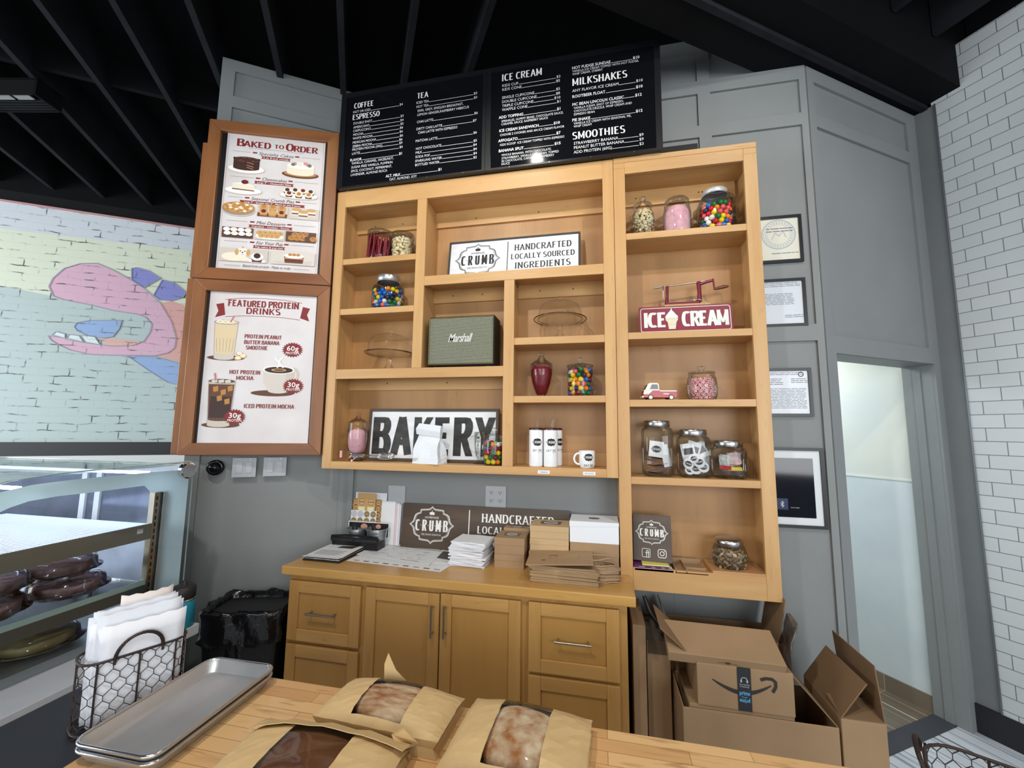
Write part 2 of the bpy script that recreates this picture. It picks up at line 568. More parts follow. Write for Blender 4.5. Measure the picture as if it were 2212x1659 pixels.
# ------------------------------------------------------------------ materials
GREY = mat('grey_wall_paint', (137, 141, 141), .55, var=.06, vscale=3, bump=.05, bscale=120)
BLACKC = mat('black_ceiling_paint', (13, 14, 16), .85, var=.3, vscale=4, spec=.15)
JOIST = mat('grey_black_joist', (36, 38, 42), .8, var=.35, vscale=6, spec=.15)  # greyer than the ceiling black, tone varies at random
BLACK = mat('black_paint', (20, 20, 22), .45)
BLACKG = mat('black_gloss', (10, 10, 12), .12)
WHITE = mat('white_paint', (225, 228, 226), .6)
WHITEP = mat('white_paper', (232, 234, 236), .7)
CREAM = mat('cream_wall', (226, 228, 216), .7, rgb2=(212, 220, 218), vscale=2)
MAPV = wood('maple_upright', (209, 167, 112), (188, 143, 90), 'z')
MAPH = wood('maple_level', (209, 167, 112), (188, 143, 90), 'x')
MAPY = wood('maple_deep', (206, 166, 112), (186, 142, 90), 'y')
MAPB = wood('maple_back_shaded', (188, 144, 94), (166, 122, 76), 'z', scale=5, flecks=.25)  # darker copy of the maple, shade of the cells put into its colour
CABV = wood('honey_maple_upright', (192, 148, 86), (172, 126, 66), 'z')
CABH = wood('honey_maple_level', (196, 152, 90), (176, 130, 70), 'x')
CABP = wood('honey_maple_panel', (186, 142, 78), (170, 124, 64), 'z', scale=4, flecks=.15)
CHERRY = wood('cherry_upright', (156, 104, 64), (122, 76, 44), 'z', rough=.35)
CHERRYH = wood('cherry_level', (150, 98, 60), (116, 70, 40), 'x', rough=.35)
DARKW = wood('dark_walnut', (92, 76, 62), (58, 46, 38), 'x', scale=7)
STEEL = mat('brushed_steel', (190, 190, 192), .28, 1.0)
NICKEL = mat('satin_nickel', (176, 168, 152), .32, 1.0)
CHROME = mat('chrome', (225, 225, 228), .08, 1.0)
ALU = mat('worn_aluminium', (206, 210, 214), .42, .8, var=.18, vscale=7, stretch=(1, .4, 1))
GLASS = glass('clear_glass')
GLASSD = glass('stand_glass', (255, 255, 254), (240, 239, 235), .35)
WIRE = mat('rusty_brown_wire', (58, 46, 42), .55, .4)
INK = mat('black_ink', (22, 22, 24), .5)
INKS = mat('worn_black_ink', (26, 26, 28), .55, rgb2=(60, 58, 54), vscale=30, stretch=(.3, 1, 1))
WINK = mat('white_ink', (238, 238, 236), .5)
RED = mat('burgundy_ink', (132, 34, 38), .5)
KRAFT = mat('kraft_cardboard', (166, 136, 102), .75, var=.1, vscale=6)
KRAFTD = mat('kraft_cardboard_inside', (134, 106, 76), .8, var=.1, vscale=6)
KRAFTP = mat('kraft_paper', (202, 172, 122), .6, var=.1, vscale=5, bump=.12, bscale=18)
KRAFTB = mat('brown_bag_paper', (170, 140, 104), .7, var=.12, vscale=9, stretch=(1, 1, 6))

def node_mat(name):
    m = bpy.data.materials.new(name)
    m.use_nodes = True
    MATS[name] = m
    nt = m.node_tree
    return m, nt, nt.nodes['Principled BSDF']

def brick_mat(name, c1, c2, mortar, bw, bh, ms, offset=.5, dx=0, dz=0, rough=.4, paint=None, bump=.3, noise=0.0, plane='xz', mc=None):
    m, nt, b = node_mat(name)
    tc = nt.nodes.new('ShaderNodeTexCoord')
    mp = nt.nodes.new('ShaderNodeMapping')
    mp.vector_type = 'POINT'
    mp.inputs['Rotation'].default_value = (-PI / 2, 0, 0)       # object x, z -> texture x, y
    mp.inputs['Location'].default_value = (dx, dz, 0)
    nt.links.new(tc.outputs['Object'], mp.inputs['Vector'])
    src = mp.outputs[0]
    if noise:
        nz = nt.nodes.new('ShaderNodeTexNoise')
        nz.inputs['Scale'].default_value = 5
        nz.inputs['Detail'].default_value = 3
        nt.links.new(mp.outputs[0], nz.inputs['Vector'])
        va = nt.nodes.new('ShaderNodeVectorMath')
        va.operation = 'MULTIPLY_ADD'
        va.inputs[1].default_value = (noise, noise, 0)
        nt.links.new(nz.outputs['Color'], va.inputs[0])
        nt.links.new(mp.outputs[0], va.inputs[2])
        src = va.outputs[0]
    br = nt.nodes.new('ShaderNodeTexBrick')
    br.offset = offset
    br.inputs['Scale'].default_value = 1
    br.inputs['Brick Width'].default_value = bw
    br.inputs['Row Height'].default_value = bh
    br.inputs['Mortar Size'].default_value = ms
    br.inputs['Mortar Smooth'].default_value = .1
    br.inputs['Color1'].default_value = (*lin(c1), 1)
    br.inputs['Color2'].default_value = (*lin(c2), 1)
    br.inputs['Mortar'].default_value = (*lin(mortar), 1)
    nt.links.new(src, br.inputs['Vector'])
    b.inputs['Roughness'].default_value = rough
    col = br.outputs['Color']
    if paint:
        # painted brick: broken dark lines only where the joint has opened
        n3 = nt.nodes.new('ShaderNodeTexNoise')
        n3.inputs['Scale'].default_value = 7
        n3.inputs['Detail'].default_value = 4
        nt.links.new(mp.outputs[0], n3.inputs['Vector'])
        rp = nt.nodes.new('ShaderNodeValToRGB')
        rp.color_ramp.elements[0].position = .50
        rp.color_ramp.elements[1].position = .64
        nt.links.new(n3.outputs['Fac'], rp.inputs[0])
        mu = nt.nodes.new('ShaderNodeMath')
        mu.operation = 'MULTIPLY'
        nt.links.new(rp.outputs[0], mu.inputs[0])
        nt.links.new(br.outputs['Fac'], mu.inputs[1])
        mx = nt.nodes.new('ShaderNodeMix')
        mx.data_type = 'RGBA'
        mx.inputs['A'].default_value = (*lin(paint), 1)
        mx.inputs['B'].default_value = (*lin(mortar), 1)
        nt.links.new(mu.outputs[0], mx.inputs['Factor'])
        col = mx.outputs['Result']
    nt.links.new(col, b.inputs['Base Color'])
    bp = nt.nodes.new('ShaderNodeBump')
    bp.inputs['Strength'].default_value = bump
    bp.inputs['Distance'].default_value = .006
    bp.invert = True
    nt.links.new(br.outputs['Fac'], bp.inputs['Height'])
    nt.links.new(bp.outputs[0], b.inputs['Normal'])
    return m

def plank_mat(name, stops, width, rough=.4, lines=None):
    """boards that run along object y, colour differs board by board"""
    m, nt, b = node_mat(name)
    tc = nt.nodes.new('ShaderNodeTexCoord')
    mp = nt.nodes.new('ShaderNodeMapping')
    mp.inputs['Rotation'].default_value = (0, 0, PI / 2)
    nt.links.new(tc.outputs['Object'], mp.inputs['Vector'])
    br = nt.nodes.new('ShaderNodeTexBrick')
    br.offset = .37
    br.inputs['Scale'].default_value = 1
    br.inputs['Brick Width'].default_value = 1.1
    br.inputs['Row Height'].default_value = width
    br.inputs['Mortar Size'].default_value = .0025
    br.inputs['Color1'].default_value = (*lin(stops[0]), 1)
    br.inputs['Color2'].default_value = (*lin(stops[1]), 1)
    br.inputs['Mortar'].default_value = (*lin(stops[2]), 1)
    nt.links.new(mp.outputs[0], br.inputs['Vector'])
    mp2 = nt.nodes.new('ShaderNodeMapping')
    mp2.inputs['Scale'].default_value = (14, .5, 1)
    nt.links.new(tc.outputs['Object'], mp2.inputs['Vector'])
    nz = nt.nodes.new('ShaderNodeTexNoise')
    nz.inputs['Scale'].default_value = 2.2
    nz.inputs['Detail'].default_value = 5
    nt.links.new(mp2.outputs[0], nz.inputs['Vector'])
    rp = nt.nodes.new('ShaderNodeValToRGB')
    rp.color_ramp.elements[0].position = lines[0]
    rp.color_ramp.elements[1].position = lines[1]
    nt.links.new(nz.outputs['Fac'], rp.inputs[0])
    mu = nt.nodes.new('ShaderNodeMath')
    mu.operation = 'MULTIPLY'
    mu.inputs[1].default_value = lines[2]
    nt.links.new(rp.outputs[0], mu.inputs[0])
    mx = nt.nodes.new('ShaderNodeMix')
    mx.data_type = 'RGBA'
    nt.links.new(mu.outputs[0], mx.inputs['Factor'])
    nt.links.new(br.outputs['Color'], mx.inputs['A'])
    mx.inputs['B'].default_value = (*lin(stops[3]), 1)
    nt.links.new(mx.outputs['Result'], b.inputs['Base Color'])
    b.inputs['Roughness'].default_value = rough
    return m

# ------------------------------------------------------------------ the building
FZ = -0.03                     # floor level
WY = 0.225                     # face of the wall behind the shelves
PHI = math.radians(32.5)       # the side walls stand at this angle to the shelf wall
MA = T(0.047, WY, 0, PHI)      # frame at the corner beside the poster frames
MC = T(2.903, WY, 0, PHI)      # frame at the corner beside the doorway
def placed(o, M):
    o.matrix_world = M
    return o

FLOORM = plank_mat('whitewashed_plank_floor', [(214, 220, 226), (196, 203, 211), (70, 74, 84), (84, 88, 98)], .085, .35, (.58, .68, .75))
mb = MB()
mb.box(-7, 2.455, -8, 4.3, FZ - .06, FZ)
mb.box(2.455, 6.9, -8, -1.487, FZ - .06, FZ)
struct(placed(mb.build('floor', [FLOORM]), T(0.047, WY, 0, PHI)))
HALLM = plank_mat('brown_plank_hall_floor', [(142, 128, 108), (120, 108, 92), (170, 164, 150), (92, 80, 66)], .16, .25, (.45, .7, .6))
mb = MB()
mb.box(0, 1.6, .157, 2.6, FZ - .06, FZ)
mb.box(.852, .860, .157, 2.6, FZ, FZ + .001, 1)  # thin pale line along the hall floor
struct(placed(mb.build('floor_hall', [HALLM, mat('pale_floor_line', (206, 204, 196), .5)]), MC))
mb = MB()
mb.box(.03, 1.09, .048, .157, FZ - .06, FZ + .004)
struct(placed(mb.build('trim_threshold', [mat('charcoal_threshold', (62, 64, 72), .6)]), MC))

# wall behind the shelves: panel boards laid flat on the wall
BT = .016
mb = MB()
mb.box(-.03, 2.903, WY, WY + .12, FZ, 4.12)
for z0, z1 in ((3.75, 3.835), (3.462, 3.537), (2.182, 2.275)):
    mb.box(2.545 if z0 < 3 else .06, 2.903, WY - BT, WY, z0, z1)
mb.box(1.75, 2.903, WY - BT, WY, 4.03, 4.12)
mb.box(2.086, 2.089, WY - .002, WY, .3, .9)
for z0, z1 in ((FZ, 2.182), (2.275, 3.462), (3.537, 3.75), (3.835, 4.03)):
    if z0 > 2:
        mb.box(2.311, 2.382, WY - BT, WY, max(z0, 3.245), z1)
    mb.box(2.868, 2.903, WY - BT, WY, z0, z1)
mb.box(.05, .09, WY - BT, WY, .94, 1.425)
struct(mb.build('wall_back', [GREY]))

# side wall behind the poster frames
mb = MB()
mb.box(-.915, -.03, 0, .11, FZ, 4.14)
for z0, z1 in ((4.06, 4.14), (3.80, 3.88)):
    mb.box(-.915, -.02, -BT, 0, z0, z1)
for z0, z1 in ((FZ, 3.80), (3.88, 4.06)):
    mb.box(-.915, -.838, -BT, 0, z0, z1)
mb.box(-.05, -.016, -BT, 0, FZ, 3.78)
struct(placed(mb.build('wall_left', [GREY]), MA @ T(-.01, .035, 0)))

# wall with the doorway, its panel boards and jambs
mb = MB()
mb.box(-.02, .078, 0, .155, FZ, 2.115)
mb.box(1.013, 1.20, 0, .155, FZ, 2.115)
mb.box(-.02, 1.20, 0, .155, 2.115, 3.83)
for z0, z1 in ((3.745, 3.83), (3.46, 3.54), (2.117, 2.215)):
    mb.box(.0, 1.074, -BT, 0, z0, z1)
for z0, z1 in ((2.215, 3.46), (3.54, 3.745)):
    mb.box(0, .058, -BT, 0, z0, z1)
    mb.box(.972, 1.074, -BT, 0, z0, z1)
mb.box(0, .076, -BT, 0, FZ, 2.117)
mb.box(1.014, 1.074, -BT, 0, FZ, 2.117)
mb.box(1.008, 1.013, .06, .10, FZ, 2.10)
struct(placed(mb.build('wall_door_side', [GREY]), MC))

# hallway behind the doorway
mb = MB()
mb.box(1.03, 1.10, .155, 2.6, FZ + .10, 1.37)
mb.box(1.033, 1.10, .155, 2.6, 1.37, 3.2, 1)
mb.box(1.026, 1.033, .155, 2.6, 1.366, 1.376, 1)
mb.box(0, 1.1, 2.6, 2.7, FZ, 3.2)
mb.box(-.04, -.001, .165, 2.6, FZ, 3.2)
struct(placed(mb.build('wall_hall', [mat('pale_blue_white_wall', (218, 228, 230), .55, rgb2=(204, 216, 220), vscale=2.5), CREAM]), MC))
mb = MB()
mb.box(1.018, 1.034, .155, 2.6, FZ, FZ + .10)
struct(placed(mb.build('baseboard_hall', [HALLM]), MC))
mb = MB()
mb.box(0, 1.02, .156, 2.6, 2.6, 2.7)
struct(placed(mb.build('ceiling_hall', [WHITE]), MC))

# short return wall, then the tiled wall
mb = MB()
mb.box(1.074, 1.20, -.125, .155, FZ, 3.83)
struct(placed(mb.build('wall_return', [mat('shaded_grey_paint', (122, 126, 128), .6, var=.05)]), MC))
ME = MC @ T(1.074, 0, 0, -PI / 2)      # object x runs towards the room along the tiled wall
TILE = brick_mat('white_subway_tile', (206, 210, 212), (200, 205, 207), (116, 121, 129), .159, .0780, .0022, dx=-.188 + .159 * 2, dz=-4.056 + .078 * 60, rough=.3, bump=.15)
mb = MB()
mb.box(.128, 5.4, -.006, .12, .127, 4.14)
mb.box(.108, .128, -.006, .12, 3.83, 4.125)
struct(placed(mb.build('wall_right', [TILE]), ME))
mb = MB()
mb.box(.122, .1295, -.010, .0, .127, 3.83)
struct(placed(mb.build('trim_tile_edge', [mat('tile_edge_metal', (150, 152, 160), .35, .8)]), ME))
mb = MB()
mb.box(-.004, 5.4, -.014, .0, FZ, .127)
struct(placed(mb.build('baseboard_right', [mat('black_baseboard', (30, 31, 37), .5)]), ME))

# painted brick wall far behind, with its mural
BRICK = dict(bw=.235, bh=.082, ms=.0055, noise=.05, rough=.6, bump=.5)
def paint(nm, c):
    return brick_mat(nm, c, c, (92, 92, 90), paint=c, **BRICK)
mb = MB()
mb.box(-9, 1.2, 0, .2, 1.50, 4.02)
mb.box(-9, 1.2, -.012, .2, FZ, 1.36, 1)
mb.box(-9, 1.2, -.02, .2, 1.36, 1.50, 2)
struct(placed(mb.build('wall_far', [paint('painted_brick_white', (214, 220, 226)), WHITE, mat('black_rail', (26, 27, 30), .5)]), MA @ T(0, 2.70, 0)))
MUR = {'yellow': [(-9, 3.65), (-3.538, 3.707), (-1.0, 3.757), (-1.0, 2.95), (-1.818, 2.962), (-2.198, 2.958), (-2.742, 3.006), (-3.052, 3.039), (-3.473, 3.098), (-9, 3.6)],
 'teal': [(-9, 3.6), (-3.473, 3.098), (-3.052, 3.039), (-2.545, 2.956), (-2.254, 2.914), (-1.815, 2.924), (-1.0, 2.92), (-1.0, 1.502), (-9, 1.502)],
 'snout': [(-3.095, 3.14), (-3.071, 3.233), (-2.992, 3.353), (-2.865, 3.427), (-2.729, 3.452), (-2.584, 3.396), (-2.435, 3.315), (-2.279, 3.213), (-2.135, 3.079), (-2.011, 2.865), (-1.951, 2.681), (-1.957, 2.567), (-2.011, 2.506), (-2.127, 2.464), (-2.497, 2.443), (-2.689, 2.437), (-2.852, 2.469), (-2.962, 2.521), (-3.025, 2.568), (-3.047, 2.609), (-2.891, 2.594), (-2.727, 2.558), (-2.52, 2.54), (-2.339, 2.564), (-2.243, 2.618), (-2.194, 2.734), (-2.187, 2.818), (-2.252, 2.896), (-2.342, 2.923), (-2.542, 2.938), (-2.74, 2.979), (-2.957, 3.007), (-3.052, 3.039)],
 'head': [(-2.202, 2.996), (-2.149, 3.068), (-2.031, 3.111), (-1.921, 3.076), (-1.82, 2.981), (-1.3, 2.7), (-1.3, 2.3), (-1.788, 2.39), (-2.127, 2.464), (-2.011, 2.506), (-1.957, 2.567), (-1.951, 2.681), (-2.006, 2.808), (-2.207, 2.882)],
 'spikes': [[(-2.424, 3.439), (-2.374, 3.456), (-2.269, 3.434), (-2.151, 3.364), (-2.296, 3.23), (-2.412, 3.308)], [(-2.201, 3.157), (-2.135, 3.348), (-2.018, 3.325), (-1.894, 3.225), (-1.928, 3.162), (-2.031, 3.111), (-2.137, 3.108)], [(-1.70, 3.246), (-1.889, 3.07), (-1.70, 2.95)]],
 'nose': [[(-2.85, 2.725), (-2.828, 2.772), (-2.724, 2.809), (-2.456, 2.837), (-2.469, 2.744), (-2.516, 2.649), (-2.597, 2.623), (-2.734, 2.638), (-2.82, 2.683)], [(-2.371, 2.443), (-2.126, 2.451), (-1.818, 2.37), (-1.3, 2.25), (-1.3, 2.0), (-1.83, 2.135), (-1.983, 2.164), (-2.171, 2.292)]],
 'teeth': [[(-3.017, 2.621), (-2.988, 2.659), (-2.915, 2.639), (-2.91, 2.592)], [(-2.903, 2.582), (-2.881, 2.637), (-2.801, 2.632), (-2.755, 2.56)], [(-2.788, 2.633), (-2.674, 2.638), (-2.618, 2.55), (-2.742, 2.566)]],
 'tongue': [(-2.637, 2.611), (-2.514, 2.627), (-2.373, 2.621), (-2.272, 2.615), (-2.31, 2.566), (-2.506, 2.537), (-2.592, 2.57)]}
mb = MB()
mur_m = []
for i, (k, c) in enumerate((('yellow', (224, 230, 208)), ('teal', (186, 202, 200)), ('head', (226, 172, 166)), ('snout', (222, 180, 200)), ('spikes', (140, 144, 210)), ('nose', (152, 180, 222)), ('teeth', (226, 238, 238)), ('tongue', (226, 182, 172)))):
    mur_m.append(paint('mural_' + k, c))
    v = MUR[k]
    for j, pl in enumerate(v if isinstance(v[0], list) else [v]):
        mb.poly(pl, -.002 - .0012 * i - .0002 * j, i)
mur_m.append(mat('mural_outline', (158, 160, 172), .6))
mb.line(MUR['snout'], .008, -.0135, len(mur_m) - 1, closed=True)
for k in ('spikes', 'nose', 'teeth'):
    for pl in MUR[k]:
        mb.line(pl, .008, -.0138, len(mur_m) - 1, closed=True)
mural = struct(placed(mb.build('trim_mural', mur_m), MA @ T(0, 2.70, 0)))
mb = MB()
mb.box(-9, 1.2, -.26, .2, 4.02, 4.45)
struct(placed(mb.build('trim_header', [BLACKC]), MA @ T(0, 2.70, 0)))
mb = MB()
mb.box(-9, 1.2, -.012, .0, 4.0, 4.02)
struct(placed(mb.build('trim_brick_top', [mat('faded_pink_edge', (196, 150, 150), .7)]), MA @ T(0, 2.70, 0)))

# ceiling deck, header beam, joists
mb = MB()
mb.box(-9, 8, -6.5, 3.2, 4.42, 4.5)
struct(placed(mb.build('ceiling', [BLACKC]), MA))
mb = MB()
mb.box(-6, 1.6, -.053, .13, 3.835, 4.42)
mb.box(-6, 1.6, -.087, -.053, 3.822, 3.86, 1)  # flange in the paler joist black, which stands in for light on it
mb.box(-6, 1.6, -.25, -.087, 3.85, 4.42)
struct(placed(mb.build('ceiling_beam', [BLACKC, JOIST]), MC))
for i in range(14):
    t = -1.40 - .408 * (i - 5)
    if i > 12 or t < -3.9:
        continue
    mb = MB()
    mb.box(t - .019, t + .019, -1.40, 2.46, 4.10, 4.42)
    struct(placed(mb.build('ceiling_joist', [JOIST]), MA))
for i in range(9):
    t = 4.45 - .408 * i
    mb = MB()
    mb.box(t - .019, t + .019, -6, -1.79, 4.10, 4.42)
    struct(placed(mb.build('ceiling_joist', [JOIST]), MA))
mb = MB()
mb.box(-3.6, .4, .60, .64, 4.16, 4.36)
struct(placed(mb.build('ceiling_blocking', [BLACKC]), MA))

light('hall_fill_light', MC @ Vector((.45, 1.1, 2.5)), MC @ Vector((.9, 1.0, 1.0)), .5, 26, (.94, .98, 1.0))  # added area light that brightens the hallway walls
# ------------------------------------------------------------------ open shelf units
def board(par, name, x0, x1, y0, y1, z0, z1, m, bev=.002):
    mb = MB()
    mb.box(x0, x1, y0, y1, z0, z1)
    return mb.build(name, [m], par, bevel=bev)

DEP = .212
left = thing('shelf_unit', 'wide maple wall shelf unit of seven open cells with signs and candy jars', 'shelf', (0, 0, 0))
def frame_piece(par, x0, x1, z0, z1, up=True):
    return board(par, 'face_frame', x0, x1, 0, .02, z0, z1, MAPV if up else MAPH)
frame_piece(left, .0, .062, 1.427, 3.244)
frame_piece(left, 1.727, 1.788, 1.427, 3.244)
frame_piece(left, .062, 1.727, 3.132, 3.244, False)
frame_piece(left, .062, 1.727, 1.427, 1.472, False)
frame_piece(left, .577, .640, 2.046, 3.132)
frame_piece(left, .062, 1.150, 1.985, 2.046, False)
frame_piece(left, .640, 1.727, 2.560, 2.620, False)
frame_piece(left, 1.150, 1.212, 1.472, 2.560)
board(left, 'side_panel', .005, .03, .02, DEP, 1.43, 3.24, MAPV)
board(left, 'side_panel', 1.757, 1.785, .02, DEP, 1.43, 3.24, MAPV)
board(left, 'top_panel', .03, 1.757, .02, DEP, 3.14, 3.165, MAPH)
board(left, 'bottom_panel', .03, 1.757, .02, DEP, 1.446, 1.472, MAPH)
board(left, 'back_panel', .0, 1.788, DEP, DEP + .01, 1.43, 3.24, MAPB, 0)
board(left, 'divider', .592, .624, .02, DEP, 2.04, 3.14, MAPV)
board(left, 'divider', 1.165, 1.197, .02, DEP, 1.472, 2.575, MAPV)
board(left, 'shelf', .03, 1.165, .02, DEP, 2.02, 2.046, MAPH)
board(left, 'shelf', .624, 1.757, .02, DEP, 2.594, 2.620, MAPH)
board(left, 'shelf', .03, .592, .006, DEP, 2.737, 2.775, MAPH)
board(left, 'shelf', .03, .592, .006, DEP, 2.401, 2.440, MAPH)
board(left, 'shelf', 1.197, 1.757, .006, DEP, 2.168, 2.210, MAPH)
board(left, 'shelf', 1.197, 1.757, .006, DEP, 1.832, 1.870, MAPH)
for x0, x1, z0, z1 in ((.03, .592, 3.04, 3.14), (.624, 1.757, 3.03, 3.14), (.624, 1.165, 2.505, 2.594), (1.197, 1.757, 2.505, 2.594), (.03, 1.165, 1.93, 2.02), (1.197, 1.757, 1.472, 1.545)):
    mb = MB()
    mb.box(x0, x1, DEP - .016, DEP, z0, z1)
    for q in (.25, .62):
        mb.cyl((x0 + (x1 - x0) * q, DEP - .0165, z0 + .045), (x0 + (x1 - x0) * q, DEP - .015, z0 + .045), .005, n=8, mi=1)
    mb.build('hanging_rail', [MAPH, mat('screw_hole', (96, 62, 34), .8)], left, bevel=.001)
def price_tag(x, t):
    mb = MB()
    mb.box(x - .033, x + .033, -.0012, 0, 1.438, 1.456)
    mb.text(t, x, 1.4435, .006, -.0016, 1, 'C', fit=.045)
    o = mb.build('price_tag', [WHITEP, INK], left)
    o['label'] = 'white shelf price tag'
price_tag(1.388, 'TUMBLER $36')
price_tag(1.635, 'MUG $18')

tall = thing('shelf_unit', 'tall narrow maple shelf unit standing above the cardboard boxes', 'shelf', (0, 0, 0))
frame_piece(tall, 1.790, 1.853, .866, 3.182)
frame_piece(tall, 2.476, 2.543, .866, 3.182)
board(tall, 'face_frame', 1.790, 2.543, -.002, .02, 3.215, 3.245, MAPH)
frame_piece(tall, 1.853, 2.476, 3.145, 3.215, False)
board(tall, 'face_frame', 1.790, 1.853, 0, .02, 3.182, 3.215, MAPV)
board(tall, 'face_frame', 2.476, 2.543, 0, .02, 3.182, 3.215, MAPV)
frame_piece(tall, 1.853, 2.476, .866, .978, False)
board(tall, 'side_panel', 1.793, 1.82, .02, DEP, .87, 3.24, MAPV)
board(tall, 'side_panel', 2.510, 2.540, .02, DEP, .87, 3.24, MAPV)
board(tall, 'top_panel', 1.82, 2.51, .02, DEP, 3.15, 3.24, MAPH)
board(tall, 'bottom_panel', 1.82, 2.51, .02, DEP, .94, .966, MAPH)
board(tall, 'back_panel', 1.79, 2.543, DEP, DEP + .01, .87, 3.24, MAPB, 0)
for z in (2.788, 2.216, 1.846, 1.437):
    board(tall, 'shelf', 1.82, 2.51, .004, DEP, z - .038, z, MAPH)
for z0, z1 in ((3.05, 3.15),):
    mb = MB()
    mb.box(1.82, 2.49, DEP - .016, DEP, z0, z1)
    for x in (1.93, 2.29, 2.31):
        mb.cyl((x, DEP - .0165, z0 + .05), (x, DEP - .015, z0 + .05), .005, n=8, mi=1)
    mb.build('hanging_rail', [MAPH, MATS['screw_hole']], tall, bevel=.001)

# ------------------------------------------------------------------ counter and its cabinet
cab = thing('base_cabinet', 'honey maple base cabinet with two doors and drawers under the counter', 'cabinet', (0, 0, 0))
mb = MB()
mb.zprism([(.035, -.255), (1.805, -.255), (1.805, .19), (.075, .19), (.035, .16)], .07, .893)
mb.box(.08, 1.78, -.20, .17, FZ, .07, 0)
mb.build('body', [CABV], cab, bevel=.002)
def front(name, x0, x1, z0, z1, vert=None):
    mb = MB()
    st = .058
    y0, y1 = -.277, -.256
    mb.box(x0, x0 + st, y0, y1, z0, z1)
    mb.box(x1 - st, x1, y0, y1, z0, z1)
    mb.box(x0 + st, x1 - st, y0, y1, z1 - st, z1, 1)
    mb.box(x0 + st, x1 - st, y0, y1, z0, z0 + st, 1)
    mb.box(x0 + st, x1 - st, y0 + .009, y1, z0 + st, z1 - st, 2)
    o = mb.build(name, [CABV, CABH, CABP], cab, bevel=.0025)
    mb = MB()
    if vert is None:
        xc, zc = (x0 + x1) / 2, (z0 + z1) / 2
        w = (x1 - x0) * .20
        mb.tube([(xc - w, -.305, zc), (xc + w, -.305, zc)], .0055, 8)
        for sx in (-1, 1):
            mb.cyl((xc + sx * w * .82, -.268, zc), (xc + sx * w * .82, -.305, zc), .0045, n=8)
    else:
        mb.tube([(vert, -.305, z1 - .195), (vert, -.305, z1 - .045)], .0055, 8)
        for zz in (z1 - .18, z1 - .06):
            mb.cyl((vert, -.276, zz), (vert, -.305, zz), .0045, n=8)
    mb.build('handle', [NICKEL], o)
    return o
front('drawer', .052, .474, .562, .862)
front('drawer', .052, .474, .10, .540)
front('door', .503, .906, .10, .864, .876)
front('door', .912, 1.315, .10, .868, .942)
front('drawer', 1.353, 1.768, .562, .870)
front('drawer', 1.353, 1.768, .10, .545)
mb = MB()
mb.zprism([(.008, -.292), (1.842, -.292), (1.842, -.004), (1.786, -.004), (1.786, WY - .018), (.075, WY - .018), (.008, .165)], .893, .938)
top = mb.build('countertop', [wood('honey_maple_top', (204, 160, 94), (184, 138, 74), 'x', rough=.28)], bevel=.005)
tag(top, 'honey maple countertop holding the paper stacks and pie boxes', 'countertop')

# ------------------------------------------------------------------ poster frames set across the corner
MP = T(-.005, -.01, 0, math.radians(20.5))       # frame local x runs along the poster face, y points into the wall
def pframe(z0, z1, ins, label):
    t = thing('poster_frame', label, 'frame', (-.005, -.01, 0), math.radians(20.5))
    x0, x1 = -.802, -.001
    st = .072
    for nm, q, m in (('frame_rail', [(x0, z1), (x1, z1), (x1 - st, z1 - st), (x0 + st, z1 - st)], CHERRYH), ('frame_rail', [(x0, z0), (x1, z0), (x1 - st, z0 + st), (x0 + st, z0 + st)], CHERRYH),
                     ('frame_stile', [(x0, z0), (x0 + st, z0 + st), (x0 + st, z1 - st), (x0, z1)], CHERRY), ('frame_stile', [(x1, z0), (x1, z1), (x1 - st, z1 - st), (x1 - st, z0 + st)], CHERRY)):
        mb = MB()
        mb.prism(q, -.004, .028)
        mb.build(nm, [m], t, bevel=.003)
    mb = MB()
    mb.box(x0 + .02, x1 - .02, .020, .027, z0 + .02, z1 - .02)
    mb.build('backing_board', [BLACK], t)
    return t
fr1 = pframe(2.596, 3.664, None, 'upper cherry wood frame with the dessert poster beside the shelves')
fr2 = pframe(1.508, 2.592, None, 'lower cherry wood frame with the drinks poster beside the shelves')

mb = MB()
mb.box(-.842, -.8025, .004, .030, 1.512, 2.592)
mb.build('side_batten', [CHERRY], fr2, bevel=.002)
mb = MB()
mb.box(-.832, -.8025, .004, .030, 2.598, 3.50)
mb.build('side_batten', [CHERRY], fr1, bevel=.002)

# ------------------------------------------------------------------ butcher block island
isl = thing('kitchen_island', 'butcher block island carrying the bread bags and sheet pans', 'counter', (0, 0, 0))
m, nt, b = node_mat('butcher_block')
tc = nt.nodes.new('ShaderNodeTexCoord')
br = nt.nodes.new('ShaderNodeTexBrick')
br.offset = .43
br.inputs['Scale'].default_value = 1
br.inputs['Brick Width'].default_value = .34
br.inputs['Row Height'].default_value = .042
br.inputs['Mortar Size'].default_value = .0006
br.inputs['Bias'].default_value = -.1
br.inputs['Color1'].default_value = (*lin((226, 186, 132)), 1)
br.inputs['Color2'].default_value = (*lin((196, 146, 92)), 1)
br.inputs['Mortar'].default_value = (*lin((130, 86, 46)), 1)
nt.links.new(tc.outputs['Object'], br.inputs['Vector'])
mp = nt.nodes.new('ShaderNodeMapping')
mp.inputs['Scale'].default_value = (1.2, 10, 4)
nt.links.new(tc.outputs['Object'], mp.inputs['Vector'])
nz = nt.nodes.new('ShaderNodeTexNoise')
nz.inputs['Scale'].default_value = 4
nz.inputs['Detail'].default_value = 6
nz.inputs['Distortion'].default_value = 1.2
nt.links.new(mp.outputs[0], nz.inputs['Vector'])
rp = nt.nodes.new('ShaderNodeValToRGB')
rp.color_ramp.elements[0].position = .55
rp.color_ramp.elements[1].position = .8
nt.links.new(nz.outputs['Fac'], rp.inputs[0])
mu = nt.nodes.new('ShaderNodeMath')
mu.operation = 'MULTIPLY'
mu.inputs[1].default_value = .75
nt.links.new(rp.outputs[0], mu.inputs[0])
